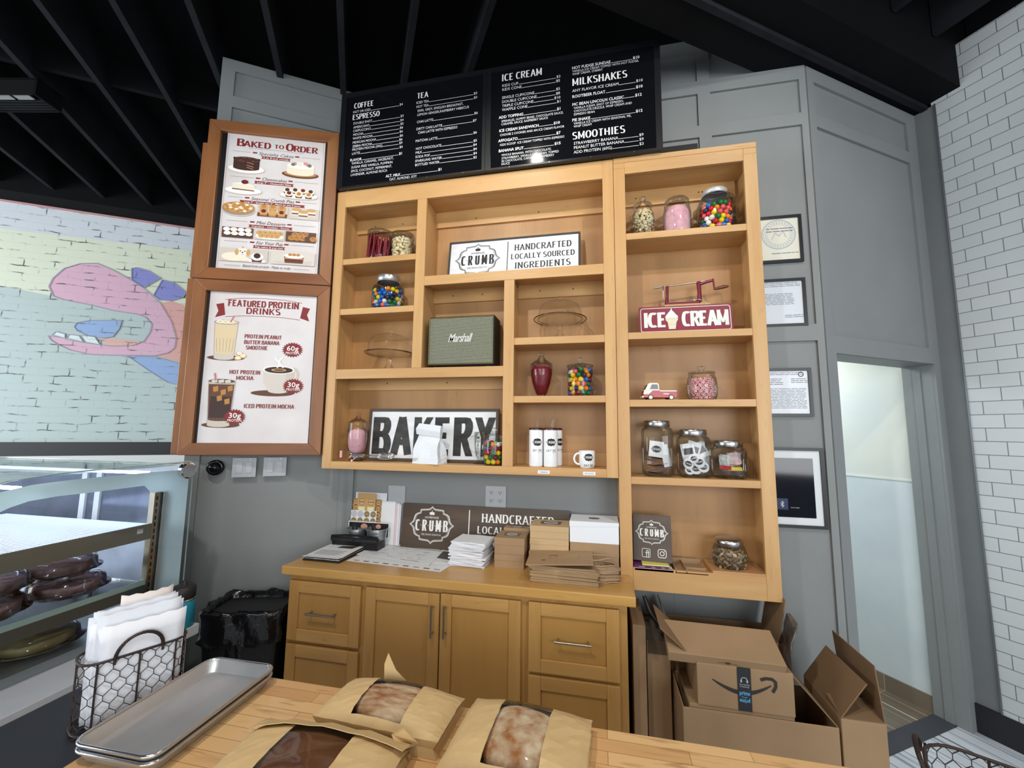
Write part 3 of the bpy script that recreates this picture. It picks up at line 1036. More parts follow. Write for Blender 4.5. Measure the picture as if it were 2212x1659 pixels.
mx = nt.nodes.new('ShaderNodeMix')
mx.data_type = 'RGBA'
nt.links.new(mu.outputs[0], mx.inputs['Factor'])
nt.links.new(br.outputs['Color'], mx.inputs['A'])
mx.inputs['B'].default_value = (*lin((126, 78, 40)), 1)
nt.links.new(mx.outputs['Result'], b.inputs['Base Color'])
b.inputs['Roughness'].default_value = .33
BLOCK = m
mb = MB()
mb.box(.475, 2.262, -1.78, -1.096, .855, .90)
mb.build('worktop', [BLOCK], isl, bevel=.006)
mb = MB()
mb.box(.54, 2.20, -1.74, -1.16, FZ, .855)
mb.build('base', [CABV], isl, bevel=.003)
# ------------------------------------------------------------------ things on the shelves
LIC = mat('licorice_red', (126, 20, 38), .35, bump=.2, bscale=60)
PINK = mat('candy_floss_pink', (238, 170, 184), .85, rgb2=(246, 200, 208), vscale=30, bump=.8, bscale=90)
POP = mat('popcorn_white', (240, 234, 206), .75, rgb2=(222, 196, 130), vscale=45)
GUMC = [('red', (200, 30, 44)), ('coral pink', (236, 96, 100)), ('yellow', (246, 214, 20)), ('orange', (240, 138, 22)), ('green', (18, 120, 60)), ('blue', (32, 104, 190)), ('navy', (44, 40, 72)), ('white', (236, 232, 226)), ('dark red', (128, 20, 40))]
GUMM = [mat('gum_' + n.replace(' ', '_'), c, .22) for n, c in GUMC]

def jar(name, label, loc, body, lid=None, lidm=None, knob=None, n=40, gm=None, group=None, rz=0.0, sq=0.0, lidname='lid', rim=None):
    t = thing(name, label, 'jar', loc, rz, group)
    mb = MB()
    mb.lathe(body, n, sq=sq)
    mb.build('glass_body', [gm or GLASS], t)
    if lid:
        mb = MB()
        mb.lathe(lid, n)
        o = mb.build(lidname, [lidm or GLASS], t)
        if knob:
            mb = MB()
            mb.lathe(knob, 24)
            mb.build('knob', [lidm or GLASS], o)
    if rim:
        mb = MB()
        mb.lathe(rim, n)
        mb.build('rim', [gm or GLASS], t)
    return t

_gum = {}
def gumball(ci, loc, r, label, group):
    if (ci, r) not in _gum:
        mb = MB()
        mb.sphere((0, 0, 0), r, 16, 10)
        o = mb.build('gumball', [GUMM[ci]])
        _gum[(ci, r)] = o
    else:
        o = _gum[(ci, r)].copy()
        COL.objects.link(o)
    o.location = loc
    tag(o, label, 'gumball', group)
    return o

def fill_gum(c, z0, z1, rad, r, where, group, seed=1, colors=range(9), open_arc=235):
    R_ = random.Random(seed)
    z = z0 + r
    k = 0
    while z < z1:
        R0 = rad(z - c[2]) - r - .002
        n = int(2 * PI * R0 / (2.04 * r))
        last = z + 1.75 * r >= z1
        for i in range(n):
            a = 2 * PI * (i + .5 * (k % 2)) / n + R_.uniform(-.05, .05)
            da = abs((math.degrees(a) - 270 + 180) % 360 - 180)
            if da > open_arc / 2 and not last:
                continue
            ci = R_.choice(list(colors))
            gumball(ci, (c[0] + R0 * math.cos(a), c[1] + R0 * math.sin(a), z + (R_.uniform(-.5, .4) * r if last else 0)), r, '%s gumball in the %s' % (GUMC[ci][0], where), group)
        if last:
            R1 = R0 - 2.05 * r
            n1 = max(1, int(2 * PI * R1 / (2.1 * r)))
            for i in range(n1):
                a = 2 * PI * i / n1
                ci = R_.choice(list(colors))
                gumball(ci, (c[0] + R1 * math.cos(a), c[1] + R1 * math.sin(a), z + .5 * r), r, '%s gumball in the %s' % (GUMC[ci][0], where), group)
        z += 1.75 * r
        k += 1

def popcorn(name_label, loc, rad, z0, z1, seed):
    R_ = random.Random(seed)
    mb = MB()
    z = z0
    while z < z1:
        R0 = max(.008, rad(z) - .012)
        n = max(3, int(2 * PI * R0 / .017))
        for i in range(n):
            a = 2 * PI * (i + R_.random() * .8) / n
            rr = R0 * R_.uniform(.88, 1.0)
            p = (rr * math.cos(a), rr * math.sin(a), z + R_.uniform(-.006, .006))
            for q in range(3):
                mb.sphere((p[0] + R_.uniform(-.005, .005), p[1] + R_.uniform(-.005, .005), p[2] + R_.uniform(-.005, .005)), R_.uniform(.0055, .0085), 7, 5)
        z += .0135
    for i in range(24):
        a, rr = R_.random() * 6.28, (rad(z1) - .015) * math.sqrt(R_.random())
        mb.sphere((rr * math.cos(a), rr * math.sin(a), z1 + R_.uniform(-.006, .008)), R_.uniform(.007, .011), 7, 5)
    o = mb.build('popcorn', [POP])
    o.location = loc
    return tag(o, name_label, 'popcorn', kind='stuff')

def floss(label, loc, prof, seed):
    R_ = random.Random(seed)
    mb = MB()
    mb.lathe(prof, 40)
    for i, v in enumerate(mb.v):
        k = 1 + R_.uniform(-.035, .02)
        mb.v[i] = Vector((v.x * k, v.y * k, v.z + R_.uniform(-.003, .003)))
    o = mb.build('candy_floss', [PINK], sub=1)
    o.location = loc
    return tag(o, label, 'candy floss', kind='stuff')

def licorice(loc, rad, z0, z1, n, label, group, seed, lean=.012):
    R_ = random.Random(seed)
    first = []
    for v in range(5):
        mb = MB()
        pts = []
        ph = R_.random() * 6
        for i in range(9):
            f = i / 8
            pts.append((lean * math.sin(ph + f * 2.2) * (1 if v % 2 else -1), lean * .7 * math.cos(ph + f * 2), z0 + (z1 - z0) * f * R_.uniform(.985, 1.0)))
        mb.tube(pts, .0062, 7)
        first.append(mb)
    cache = {}
    for i in range(n):
        v = i % 5
        if v not in cache:
            o = first[v].build('licorice_twist', [LIC])
            cache[v] = o
        else:
            o = cache[v].copy()
            COL.objects.link(o)
        a = 2 * PI * i / n * 1.0 if i < n * .7 else R_.random() * 6.28
        rr = (rad if i < n * .7 else rad * .5)
        o.location = (loc[0] + rr * math.cos(a), loc[1] + rr * math.sin(a), loc[2])
        o.rotation_euler = (0, 0, R_.random() * .5)
        tag(o, label, 'licorice', group)

def cyl_prof(r, h, b=.012, t=.004):
    return [(0, 0), (r - b, 0), (r - b * .3, b * .3), (r, b), (r, h - t), (r - .002, h)]

# --- top cell of the narrow column
Lz = 2.775
jar('glass_jar', 'round lidded glass jar packed with red licorice twists', (.271, .105, Lz), cyl_prof(.084, .185), [(.086, .185), (.088, .192), (.086, .205), (.06, .216), (0, .220)], rim=[(.080, .181), (.087, .185), (.087, .191)])
licorice((.271, .105, Lz), .070, .006, .183, 52, 'red licorice twist in the round jar beside the popcorn jar', 'licorice twists in the round jar', 3)
jar('glass_jar', 'round lidded glass jar of popcorn beside the round licorice jar', (.434, .10, Lz), cyl_prof(.073, .155), [(.075, .155), (.076, .163), (.073, .178), (.05, .188), (0, .192)], rim=[(.070, .151), (.076, .155), (.076, .161)])
popcorn('white popcorn filling the round jar beside the licorice', (.434, .10, Lz + .008), lambda z: .072, .004, .128, 4)
# --- second cell: wide gumball jar with a steel screw lid
jar('glass_jar', 'wide glass jar of gumballs with a steel lid, alone in its cell', (.342, .106, 2.440), [(0, 0), (.09, 0), (.101, .006), (.103, .02), (.103, .135), (.098, .155), (.078, .172), (.070, .178), (.068, .19)], [(.071, .188), (.074, .189), (.074, .226), (.071, .231), (0, .233)], mat('tin_lid', (196, 198, 200), .3, .8), lidname='screw_lid')
fill_gum((.342, .106, 2.440), 2.444, 2.575, lambda z: .102, .0148, 'wide jar alone in its cell', 'gumballs in the wide single jar', 5, [4, 5, 5, 6, 6, 7, 1, 2, 3, 4, 5])
# --- third cell: cake stand under a dome
def cake_stand(label, loc, hp, rp, rd, hd, foot):
    t = thing('cake_stand', label, 'cake stand', loc)
    mb = MB()
    mb.lathe([(0, .0), (foot, .0), (foot, .006), (foot * .55, .022), (.016, .045), (.013, hp * .55), (.019, hp * .6), (.013, hp * .66), (.022, hp - .012), (.05, hp - .004)], 32)
    mb.build('pedestal', [GLASSD], t)
    mb = MB()
    mb.lathe([(0, hp - .004), (rp * .9, hp - .004), (rp, hp + .006), (rp + .002, hp + .012), (rp * .96, hp + .008), (rp * .9, hp + .003), (0, hp + .003)], 48)
    o = mb.build('plate', [GLASSD], t)
    mb = MB()
    mb.tube([((rp + .001) * math.cos(2 * PI * i / 48), (rp + .001) * math.sin(2 * PI * i / 48), hp + .010) for i in range(48)], .0028, 6, closed=True)
    mb.build('rim', [glass('thick_glass_rim', (214, 210, 198), (120, 116, 104), 1.2)], o)
    mb = MB()
    mb.lathe([(rd, hp + .006), (rd + .002, hp + .012), (rd, hp + .02), (rd * .97, hp + hd * .5), (rd * .86, hp + hd * .78), (rd * .6, hp + hd * .93), (rd * .25, hp + hd * .985), (.012, hp + hd)], 48)
    o = mb.build('dome', [GLASSD], t)
    mb = MB()
    mb.tube([((rd + .001) * math.cos(2 * PI * i / 48), (rd + .001) * math.sin(2 * PI * i / 48), hp + .010) for i in range(48)], .0022, 6, closed=True)
    mb.build('rim', [MATS['thick_glass_rim']], o)
    mb = MB()
    mb.lathe([(.010, hp + hd - .002), (.008, hp + hd + .008), (.016, hp + hd + .016), (.018, hp + hd + .026), (.010, hp + hd + .035), (0, hp + hd + .037)], 24)
    mb.build('knob', [GLASSD], o)
    return t
cake_stand('glass domed cake stand in the cell beside the black speaker', (.366, .11, 2.046), .105, .152, .136, .135, .055)
cake_stand('glass domed cake stand on the short shelf above the gumballs', (1.470, .11, 2.210), .115, .155, .130, .120, .05)

# --- speaker
sp = thing('speaker', 'black box speaker with a grey grille front in the middle cell', 'speaker', (.874, .036, 2.046))
mb = MB()
mb.box(-.212, .212, .004, .150, .012, .322)
mb.build('cabinet', [mat('black_vinyl', (22, 22, 24), .6, bump=.4, bscale=300)], sp, bevel=.012, seg=3)
m, nt, b = node_mat('speaker_grille_cloth')
tc = nt.nodes.new('ShaderNodeTexCoord')
wv = nt.nodes.new('ShaderNodeTexWave')
wv.bands_direction = 'Z'
wv.inputs['Scale'].default_value = 46
wv.inputs['Distortion'].default_value = 2.2
wv.inputs['Detail'].default_value = 3
wv.inputs['Detail Scale'].default_value = 9
nt.links.new(tc.outputs['Object'], wv.inputs['Vector'])
rp = nt.nodes.new('ShaderNodeValToRGB')
rp.color_ramp.elements[0].color = (*lin((66, 70, 60)), 1)
rp.color_ramp.elements[1].color = (*lin((150, 152, 130)), 1)
nt.links.new(wv.outputs['Fac'], rp.inputs[0])
nt.links.new(rp.outputs[0], b.inputs['Base Color'])
b.inputs['Roughness'].default_value = .8
mb = MB()
mb.box(-.200, .200, -.004, .006, .026, .308)
mb.build('grille', [m], sp, bevel=.003)
mb = MB()
for a in (((-.203, .023), (.203, .023)), ((.203, .023), (.203, .311)), ((.203, .311), (-.203, .311)), ((-.203, .311), (-.203, .023))):
    mb.tube([(a[0][0], -.002, a[0][1]), (a[1][0], -.002, a[1][1])], .0022, 6)
mb.build('grille_piping', [mat('gold_piping', (150, 138, 92), .4, .6)], sp)
mb = MB()
mb.text('Marshall', .0, .158, .050, -.0062, 0, 'C', bold=.012, shear=.42, fit=.160, space=.86)
mb.line([(-.062, .156), (-.066, .172), (-.052, .186), (-.044, .200)], .0035, -.0061)
mb.build('nameplate', [mat('chrome_script', (235, 235, 230), .25, .3)], sp)
mb = MB()
for sx in (-.17, .17):
    mb.cyl((sx, .03, 0), (sx, .03, .014), .014, n=12)
    mb.cyl((sx, .13, 0), (sx, .13, .014), .014, n=12)
mb.build('feet', [BLACK], sp)

# --- framed white signs
def wood_sign(name, label, loc, w, h, fr, facem, framem, lean=0.0, depth=.02, rz=0):
    t = thing(name, label, 'sign', loc, rz, rx=lean)
    if fr:
        for nm, a in (('frame_rail', (-w / 2, w / 2, h - fr, h)), ('frame_rail', (-w / 2, w / 2, 0, fr)), ('frame_stile', (-w / 2, -w / 2 + fr, fr, h - fr)), ('frame_stile', (w / 2 - fr, w / 2, fr, h - fr))):
            mb = MB()
            mb.box(a[0], a[1], -depth / 2, depth / 2, a[2], a[3])
            mb.build(nm, [framem], t, bevel=.0015)
    mb = MB()
    mb.box(-w / 2 + fr * .9, w / 2 - fr * .9, -depth / 2 + (.006 if fr else 0), depth / 2 - .002, fr * .9, h - fr * .9)
    mb.build('board', [facem], t, bevel=0 if fr else .0015)
    return t
SIGNW = mat('whitewashed_board', (232, 235, 238), .6, rgb2=(216, 219, 222), vscale=6, stretch=(.5, 1, 3))
s1 = wood_sign('bakery_sign', 'long white framed sign with big worn black letters along the lowest cell', (.655, .15, 1.473), .872, .332, .018, SIGNW, DARKW, lean=-.06, depth=.026)
mb = MB()
sign_text(mb, 'BAKERY', -.395, .040, .238, -.0085, 0, fit=.80, tv=.255, th=.16, gap=.20)
mb.build('lettering', [INKS], s1)
s2 = wood_sign('shop_sign', 'white framed sign with black badge and slab lettering in the upper cell', (1.171, .118, 2.621), .845, .272, .012, SIGNW, mat('charcoal_frame', (62, 58, 54), .6, var=.2), lean=-.13, depth=.03)
mb = MB()
badge(mb, -.228, .136, .150, -.0096, 0)
mb.rect(-.034, -.029, .025, .245, -.0096, 0)
for t_, z_, f_ in (('HANDCRAFTED', .178, .355), ('LOCALLY SOURCED', .118, .395), ('INGREDIENTS', .052, .345)):
    sign_text(mb, t_, .190, z_, .042 if z_ != .118 else .036, -.0096, 0, fit=f_, align='C', tv=.19, th=.10, serif=.14, gap=.15)
mb.build('lettering', [INK], s2)

# --- lowest wide cell
Bz = 1.472
jar('apothecary_jar', 'footed glass jar of pink candy floss beside the hand beater', (.175, .098, Bz), [(0, .0), (.045, .0), (.045, .005), (.018, .022), (.030, .034), (.052, .06), (.060, .10), (.062, .19), (.058, .215), (.056, .235)], [(.060, .235), (.061, .241), (.045, .255), (.02, .27), (.010, .284)], knob=[(.010, .284), (.014, .296), (.020, .306), (.012, .306), (0, .298)])
floss('pink candy floss inside the footed jar beside the hand beater', (.175, .098, Bz), [(0, .04), (.03, .042), (.048, .062), (.056, .10), (.057, .16), (.052, .186), (.03, .198), (0, .2)], 2)
bt = thing('hand_beater', 'old rotary hand beater with pink handles lying on the lowest shelf', 'kitchen tool', (.10, .045, Bz + .028), .12)
mb = MB()
mb.tube([(0, 0, -.006), (.0, 0, .036)], .009, 10)
o = mb.build('handle', [mat('pink_plastic', (240, 176, 184), .4)], bt)
mb = MB()
mb.tube([(0, 0, .036), (.02, 0, .040), (.05, 0, .030), (.075, 0, .012), (.05, 0, -.012), (.02, 0, -.016), (0, 0, -.010)], .003, 6)
mb.box(.07, .145, -.004, .004, -.002, .016)
mb.tube([(.145, -.008, .008), (.235, -.008, .004)], .0025, 6)
mb.tube([(.145, .008, .012), (.235, .008, .010)], .0025, 6)
mb.build('shaft', [CHROME], bt)
mb = MB()
mb.lathe([(.012, -.003), (.030, -.002), (.030, .002), (.012, .003)], 24, c=(.105, 0, 0))
w_ = mb.build('gear_wheel', [CHROME], bt)
mb = MB()
mb.tube([(.105, -.012, -.004), (.085, -.016, -.020)], .003, 6)
mb.tube([(.085, -.016, -.024), (.085, -.03, -.022)], .007, 8, mi=1)
mb.build('crank', [CHROME, MATS['pink_plastic']], w_)
for sy, zz in ((-.008, .004), (.008, .010)):
    mb = MB()
    for a in range(4):
        ca, sa = math.cos(a * PI / 4), math.sin(a * PI / 4)
        mb.tube([(.235 + .055 * (1 - math.cos(t)) , sy + .018 * math.sin(t) * ca, zz + .018 * math.sin(t) * sa) for t in [PI * i / 8 for i in range(9)]], .0016, 5)
        mb.tube([(.235 + .055 * (1 - math.cos(t)) , sy - .018 * math.sin(t) * ca, zz - .018 * math.sin(t) * sa) for t in [PI * i / 8 for i in range(9)]], .0016, 5)
    mb.build('whisk', [CHROME], bt)

# white paper bag with a rolled top
PAPERW = mat('white_bag_paper', (226, 231, 236), .65, var=.05, vscale=10, bump=.35, bscale=14)
wb = thing('paper_bag', 'white paper bag with a folded top standing before the big letters', 'bag', (.690, .058, Bz), -.25)
mb = MB()
nx, nz = 10, 8
rows = []
for k in range(nz + 1):
    f = k / nz
    w_, d_ = .094 - .012 * f, .050 * (1 - f) ** .8 + .006
    ring = []
    for (a, b_) in ((-1, -1), (-.33, -1.04), (.33, -.96), (1, -1), (1, .0), (1, 1), (.33, 1), (-.33, 1), (-1, 1), (-1, 0)):
        wob = .004 * math.sin(7 * f + 3 * a + 2 * b_)
        gus = -.3 * f if b_ == 0 else 0
        ring.append((a * (w_ + gus * .08) + wob - .006 * f, b_ * d_ + wob, .172 * f))
    rows.append(ring)
vs = [p for r_ in rows for p in r_]
n = 10
fs = [(k * n + i, k * n + (i + 1) % n, (k + 1) * n + (i + 1) % n, (k + 1) * n + i) for k in range(nz) for i in range(n)] + [tuple(reversed(range(n)))]
mb.add(vs, fs, 0, False)
mb.build('bag_body', [PAPERW], wb)
mb = MB()
mb.M = T(-.004, -.008, .165, 0, 0, .14)
mb.add([(-.088, -.010, -.004), (.088, -.012, .004), (.092, -.022, .036), (.086, -.014, .072), (-.080, -.010, .064), (-.092, -.018, .03), (-.082, .016, .060), (.086, .012, .066), (.088, .012, 0), (-.088, .014, 0)], [(0, 1, 2, 5), (5, 2, 3, 4), (4, 3, 7, 6), (6, 7, 8, 9), (9, 8, 1, 0), (1, 8, 7, 3, 2), (0, 5, 4, 6, 9)])
mb.build('folded_top', [PAPERW], wb)
mb = MB()
mb.M = T(0, 0, 0, 0)
mb.text('PLEASE ENJOY', -.085, .024, .006, -.0535, 0, fit=.038)
mb.text('OUR PIES', -.085, .014, .006, -.0535, 0, fit=.03)
mb.ell(.028, .188, .006, .006, -.026, 0, 12)
mb.build('printing', [INK], wb)

# irish coffee glass and gumball jar
cg = thing('coffee_glass', 'tall footed coffee glass with a handle beside the corner gumball jar', 'glass', (.985, .11, Bz))
mb = MB()
mb.lathe([(0, .0), (.034, .0), (.034, .004), (.010, .018), (.010, .036), (.022, .05), (.030, .10), (.033, .19), (.031, .19)], 32)
mb.build('glass_bowl', [GLASS], cg)
mb = MB()
mb.tube([(-.030, 0, .165)] + [(-.034 - .030 * math.sin(t), 0, .118 + .048 * math.cos(t)) for t in [PI * i / 10 for i in range(11)]] + [(-.026, 0, .066)], .004, 8)
mb.build('handle', [GLASS], cg)
mb = MB()
mb.M = T(0, -.034, 0)
for i, ch in enumerate('MUSIC'):
    mb.text(ch, 0, .150 - i * .022, .014, 0, 0, 'C', bold=.02)
mb.build('printing', [INK], cg)
def apoth(label, loc, R, h, hl, kn=True):
    return jar('apothecary_jar', label, loc, [(0, 0), (R - .008, 0), (R - .002, .004), (R, .012), (R, h - .012), (R - .004, h)], [(R + .002, h), (R + .005, h + .006), (R + .003, h + .012), (R * .8, h + hl * .45), (R * .3, h + hl * .75), (.010, h + hl * .8)], knob=[(.009, h + hl * .78), (.008, h + hl * .9), (.016, h + hl + .006), (.018, h + hl + .016), (.010, h + hl + .024), (0, h + hl + .025)])
apoth('glass jar of gumballs with a domed lid at the corner of the lowest wide cell', (1.086, .062, Bz), .060, .158, .034)
fill_gum((1.086, .062, Bz), Bz + .006, Bz + .130, lambda z: .0595, .0145, 'jar beside the coffee glass', 'gumballs in the jar beside the coffee glass', 11, [8, 2, 3, 4, 5, 6, 7, 1, 4, 2, 0], 225)

# --- right hand cells of the wide unit
Cz = 1.870
jar('apothecary_jar', 'pointed glass urn of red licorice beside the tall gumball jar', (1.361, .095, Cz), [(0, 0), (.026, 0), (.022, .008), (.034, .022), (.052, .075), (.063, .130), (.066, .175), (.062, .188)], [(.065, .188), (.066, .194), (.052, .204), (.026, .222), (.013, .243)], knob=[(.012, .243), (.018, .251), (.020, .259), (.010, .262), (0, .258)])
licorice((1.361, .095, Cz), .040, .100, .184, 26, 'red licorice twist in the pointed glass urn', 'licorice twists in the pointed urn', 8, .006)
mb = MB()
mb.lathe([(0, .012), (.028, .016), (.050, .08), (.060, .13), (.062, .165), (.05, .172), (0, .174)], 24)
o = mb.build('licorice_pieces', [LIC])
o.location = (1.361, .095, Cz)
tag(o, 'short red licorice pieces packed in the pointed glass urn', 'licorice', kind='stuff')
apoth('straight glass jar of gumballs beside the pointed licorice urn', (1.587, .095, Cz), .072, .170, .034)
fill_gum((1.587, .095, Cz), Cz + .006, Cz + .158, lambda z: .0715, .0145, 'straight jar beside the licorice urn', 'gumballs in the straight jar', 21, [3, 2, 4, 4, 7, 6, 1, 3, 5, 8], 220)
# tumblers and mug
def wrapped(mb, R):
    def f(q):
        a = q.x / R
        return (math.sin(a) * (R + .0006), -math.cos(a) * (R + .0006) + 0, q.z)
    mb.warp = f
MUGW = mat('white_glaze', (236, 238, 240), .15)
def shop_print(par, R, zc, k):
    mb = MB()
    wrapped(mb, R)
    n = len(BADGE)
    hw = .030 * k
    # dark badge cut in upright strips so that it follows the round side
    for i in range(12):
        x0, x1 = -hw + 2 * hw * i / 12, -hw + 2 * hw * (i + 1) / 12
        def hz(x):
            q = abs(x / hw)
            pr = [p for p in BADGE_Q] + [(1, 0)]
            for a_, b_ in zip(pr, pr[1:]):
                if a_[0] <= q <= b_[0] and b_[0] > a_[0]:
                    return hw * (a_[1] + (b_[1] - a_[1]) * (q - a_[0]) / (b_[0] - a_[0]))
            return 0
        mb.add([(x0, 0, zc - hz(x0)), (x1, 0, zc - hz(x1)), (x1, 0, zc + hz(x1)), (x0, 0, zc + hz(x0))], [(0, 1, 2, 3)], 0)
    o = mb.build('badge_print', [INK], par)
    mb = MB()
    wrapped(mb, R + .0006)
    for i, c in enumerate('CRUMB'):
        sign_text(mb, c, (-.64 + i * .32) * hw, zc - .22 * hw, .44 * hw, 0, 0, align='C', fit=.22 * hw, tv=.2, th=.12)
    mb.build('letters', [WINK], o)
    mb = MB()
    wrapped(mb, R)
    mb.text('EAT PIE.', 0, zc - hw * 1.75, .0125 * k, 0, 0, 'C', shear=.15, fit=.058 * k)
    mb.line([(.004 * k, zc - hw * 1.95), (.012 * k, zc - hw * 1.95), (.028 * k, zc - hw * 1.93)], .0012, 0)
    mb.build('slogan', [INK], par)
def tumbler(label, loc, rz):
    t = thing('tumbler', label, 'tumbler', loc, rz)
    mb = MB()
    mb.lathe([(0, 0), (.036, 0), (.0395, .004), (.040, .01), (.040, .205), (.039, .209)], 40)
    mb.build('cup_body', [MUGW], t)
    mb = MB()
    mb.lathe([(.0405, .206), (.041, .212), (.040, .217), (.030, .219), (0, .219)], 40)
    mb.build('lid', [mat('burgundy_lid', (70, 30, 34), .3)], t)
    mb = MB()
    mb.tube([(.012, .006, .21), (.018, .01, .25), (.028, .012, .275)], .0045, 8)
    mb.tube([(.004, .01, .21), (.012, .012, .262)], .004, 8)
    mb.build('straw', [GLASSD], t)
    shop_print(t, .040, .138, 1.0)
    return t
tumbler('white tumbler with black badge, nearest the cell divider', (1.336, .058, Bz), .35)
tumbler('white tumbler with black badge, the middle one of three', (1.420, .054, Bz), .2)
tumbler('white tumbler half hidden behind the other two', (1.438, .142, Bz), .9)
mg = thing('mug', 'white mug with black badge standing alone in the corner cell', 'mug', (1.622, .058, Bz), .25)
mb = MB()
mb.lathe([(0, 0), (.034, 0), (.038, .003), (.040, .012), (.044, .02), (.044, .092), (.042, .095), (.040, .092), (.040, .012), (0, .010)], 40)
mb.build('mug_body', [MUGW], mg)
mb = MB()
mb.tube([(-.042, 0, .078)] + [(-.046 - .026 * math.sin(t), 0, .050 + .030 * math.cos(t)) for t in [PI * i / 10 for i in range(11)]] + [(-.042, 0, .020)], .0055, 10)
mb.build('handle', [MUGW], mg)
shop_print(mg, .044, .060, .95)

# --- tall unit
Tz = 2.788
jar('apothecary_jar', 'egg shaped footed glass jar of popcorn on the top shelf', (1.958, .10, Tz), [(0, 0), (.032, 0), (.030, .006), (.014, .016), (.030, .026), (.058, .066), (.066, .105), (.060, .150), (.046, .180), (.050, .190), (.054, .196)], [(.055, .197), (.055, .203), (.044, .214), (.018, .222), (.010, .228)], knob=[(.010, .228), (.010, .236), (.018, .246), (.018, .256), (.008, .264), (0, .265)])
popcorn('white popcorn inside the egg shaped footed jar', (1.958, .10, Tz), lambda z: .066 * math.sqrt(max(.02, 1 - ((z - .105) / .085) ** 2)), .034, .165, 6)
jar('glass_jar', 'wide glass jar of pink candy floss on the top shelf', (2.147, .105, Tz), [(0, 0), (.066, 0), (.074, .008), (.076, .03), (.076, .14), (.070, .175), (.062, .188)], [(.064, .188), (.068, .192), (.068, .212), (.060, .222), (0, .226)], rim=[(.062, .186), (.069, .190), (.066, .196)])
floss('pink candy floss inside the wide jar on the top shelf', (2.147, .105, Tz), [(0, .004), (.06, .006), (.071, .02), (.072, .08), (.070, .13), (.060, .165), (.03, .185), (0, .186)], 9)
jar('glass_jar', 'big glass jar of gumballs with a pale metal lid on the top shelf', (2.352, .105, Tz), [(0, 0), (.082, 0), (.089, .006), (.091, .02), (.091, .165), (.086, .19), (.066, .212), (.060, .216), (.060, .226)], [(.063, .222), (.066, .223), (.066, .248), (.062, .252), (0, .253)], mat('pale_metal_lid', (206, 210, 212), .4, .35), lidname='screw_lid', sq=5.0)
fill_gum((2.352, .105, Tz), Tz + .004, Tz + .172, lambda z: .089, .0148, 'big jar on the top shelf', 'gumballs in the big top shelf jar', 31, [0, 1, 1, 2, 4, 5, 5, 6, 7, 3, 0], 215)

Iz = 2.216
s3 = thing('tin_sign', 'burgundy tin sign with white lettering and an ice cream cone', 'sign', (2.160, .055, Iz + .001), .0, rx=-.10)
mb = MB()
def rrect(x0, x1, z0, z1, r, n=4):
    P = []
    for cx_, cz_, a in ((x1 - r, z0 + r, -90), (x1 - r, z1 - r, 0), (x0 + r, z1 - r, 90), (x0 + r, z0 + r, 180)):
        P += [(cx_ + r * math.cos(math.radians(a + 90 * i / n)), cz_ + r * math.sin(math.radians(a + 90 * i / n))) for i in range(n + 1)]
    return P
mb.prism(rrect(-.243, .243, 0, .157, .008), -.002, .002)
mb.build('plate', [mat('burgundy_tin', (136, 40, 56), .35, var=.1, vscale=6)], s3)
mb = MB()
mb.line(rrect(-.232, .232, .010, .147, .012), .0035, -.0026, 0, closed=True)
sign_text(mb, 'ICE', -.216, .034, .088, -.0026, 0, fit=.118, tv=.25, th=.15, gap=.05)
sign_text(mb, 'CREAM', -.012, .034, .088, -.0026, 0, fit=.232, tv=.25, th=.15, gap=.05)
mb.build('lettering', [mat('tin_sign_white', (228, 232, 228), .45, var=.08)], s3)
mb = MB()
mb.poly([(-.085, .022), (-.050, .022), (-.044, .062), (-.036, .075), (-.036, .088), (-.100, .088), (-.100, .075), (-.090, .062)], -.0027, 0)
mb.poly([(-.102, .088), (-.034, .088), (-.036, .098), (-.046, .108), (-.056, .122), (-.064, .130), (-.068, .146), (-.074, .130), (-.082, .122), (-.092, .108), (-.100, .098)], -.0028, 1)
mb.line([(-.096, .08), (-.040, .08)], .0012, -.0030, 2)
mb.line([(-.088, .05), (-.048, .05)], .0012, -.0030, 2)
mb.build('cone_picture', [mat('wafer_cone', (222, 214, 186), .5), MATS['tin_sign_white'], mat('wafer_line', (190, 178, 140), .5)], s3)
bk = MB()
bk.box(2.06, 2.30, .085, .175, Iz, Iz + .172)
o = bk.build('assumed_block', [wood('pale_block', (214, 172, 120), (196, 150, 100), 'x')], bevel=.002)  # assumed support, added under the apple peeler
tag(o, 'pale wooden block hidden behind the burgundy tin sign', 'block')
BURG = mat('burgundy_enamel', (112, 22, 48), .3)
pe = thing('apple_peeler', 'burgundy cast iron crank apple peeler standing behind the tin sign', 'kitchen tool', (2.160, .125, Iz + .172))
mb = MB()
mb.box(-.085, .085, -.016, .016, .004, .018)
mb.box(-.02, .075, -.022, .022, 0, .006)
mb.tube([(-.082, 0, .012), (-.078, 0, .06), (-.076, 0, .118)], [.011, .008, .009], 8)
mb.tube([(.078, 0, .012), (.094, 0, .025), (.096, 0, .07), (.092, 0, .135)], [.012, .014, .011, .012], 8)
mb.tube([(.092, 0, .118), (.12, 0, .128), (.165, 0, .138)], [.010, .009, .008], 8)
mb.build('frame', [BURG], pe)
mb = MB()
mb.tube([(-.15, 0, .112), (.165, 0, .140)], .0038, 8)
mb.tube([(-.16, .004, .108), (-.11, .004, .112)], .002, 6)
mb.tube([(-.16, -.004, .116), (-.11, -.004, .118)], .002, 6)
for i in range(26):
    x = -.07 + i * .0062
    mb.lathe([(.0036, -.0012), (.0055, 0), (.0036, .0012)], 8, c=(0, 0, 0)) if False else mb.cyl((x, 0, .1185 + i * .00055), (x + .002, 0, .1187 + i * .00055), .0052, n=8)
mb.build('threaded_rod', [NICKEL], pe)
mb = MB()
mb.tube([(.168, -.006, .145), (.172, -.010, .082)], .005, 8)
o = mb.build('crank_arm', [BURG], pe)
mb = MB()
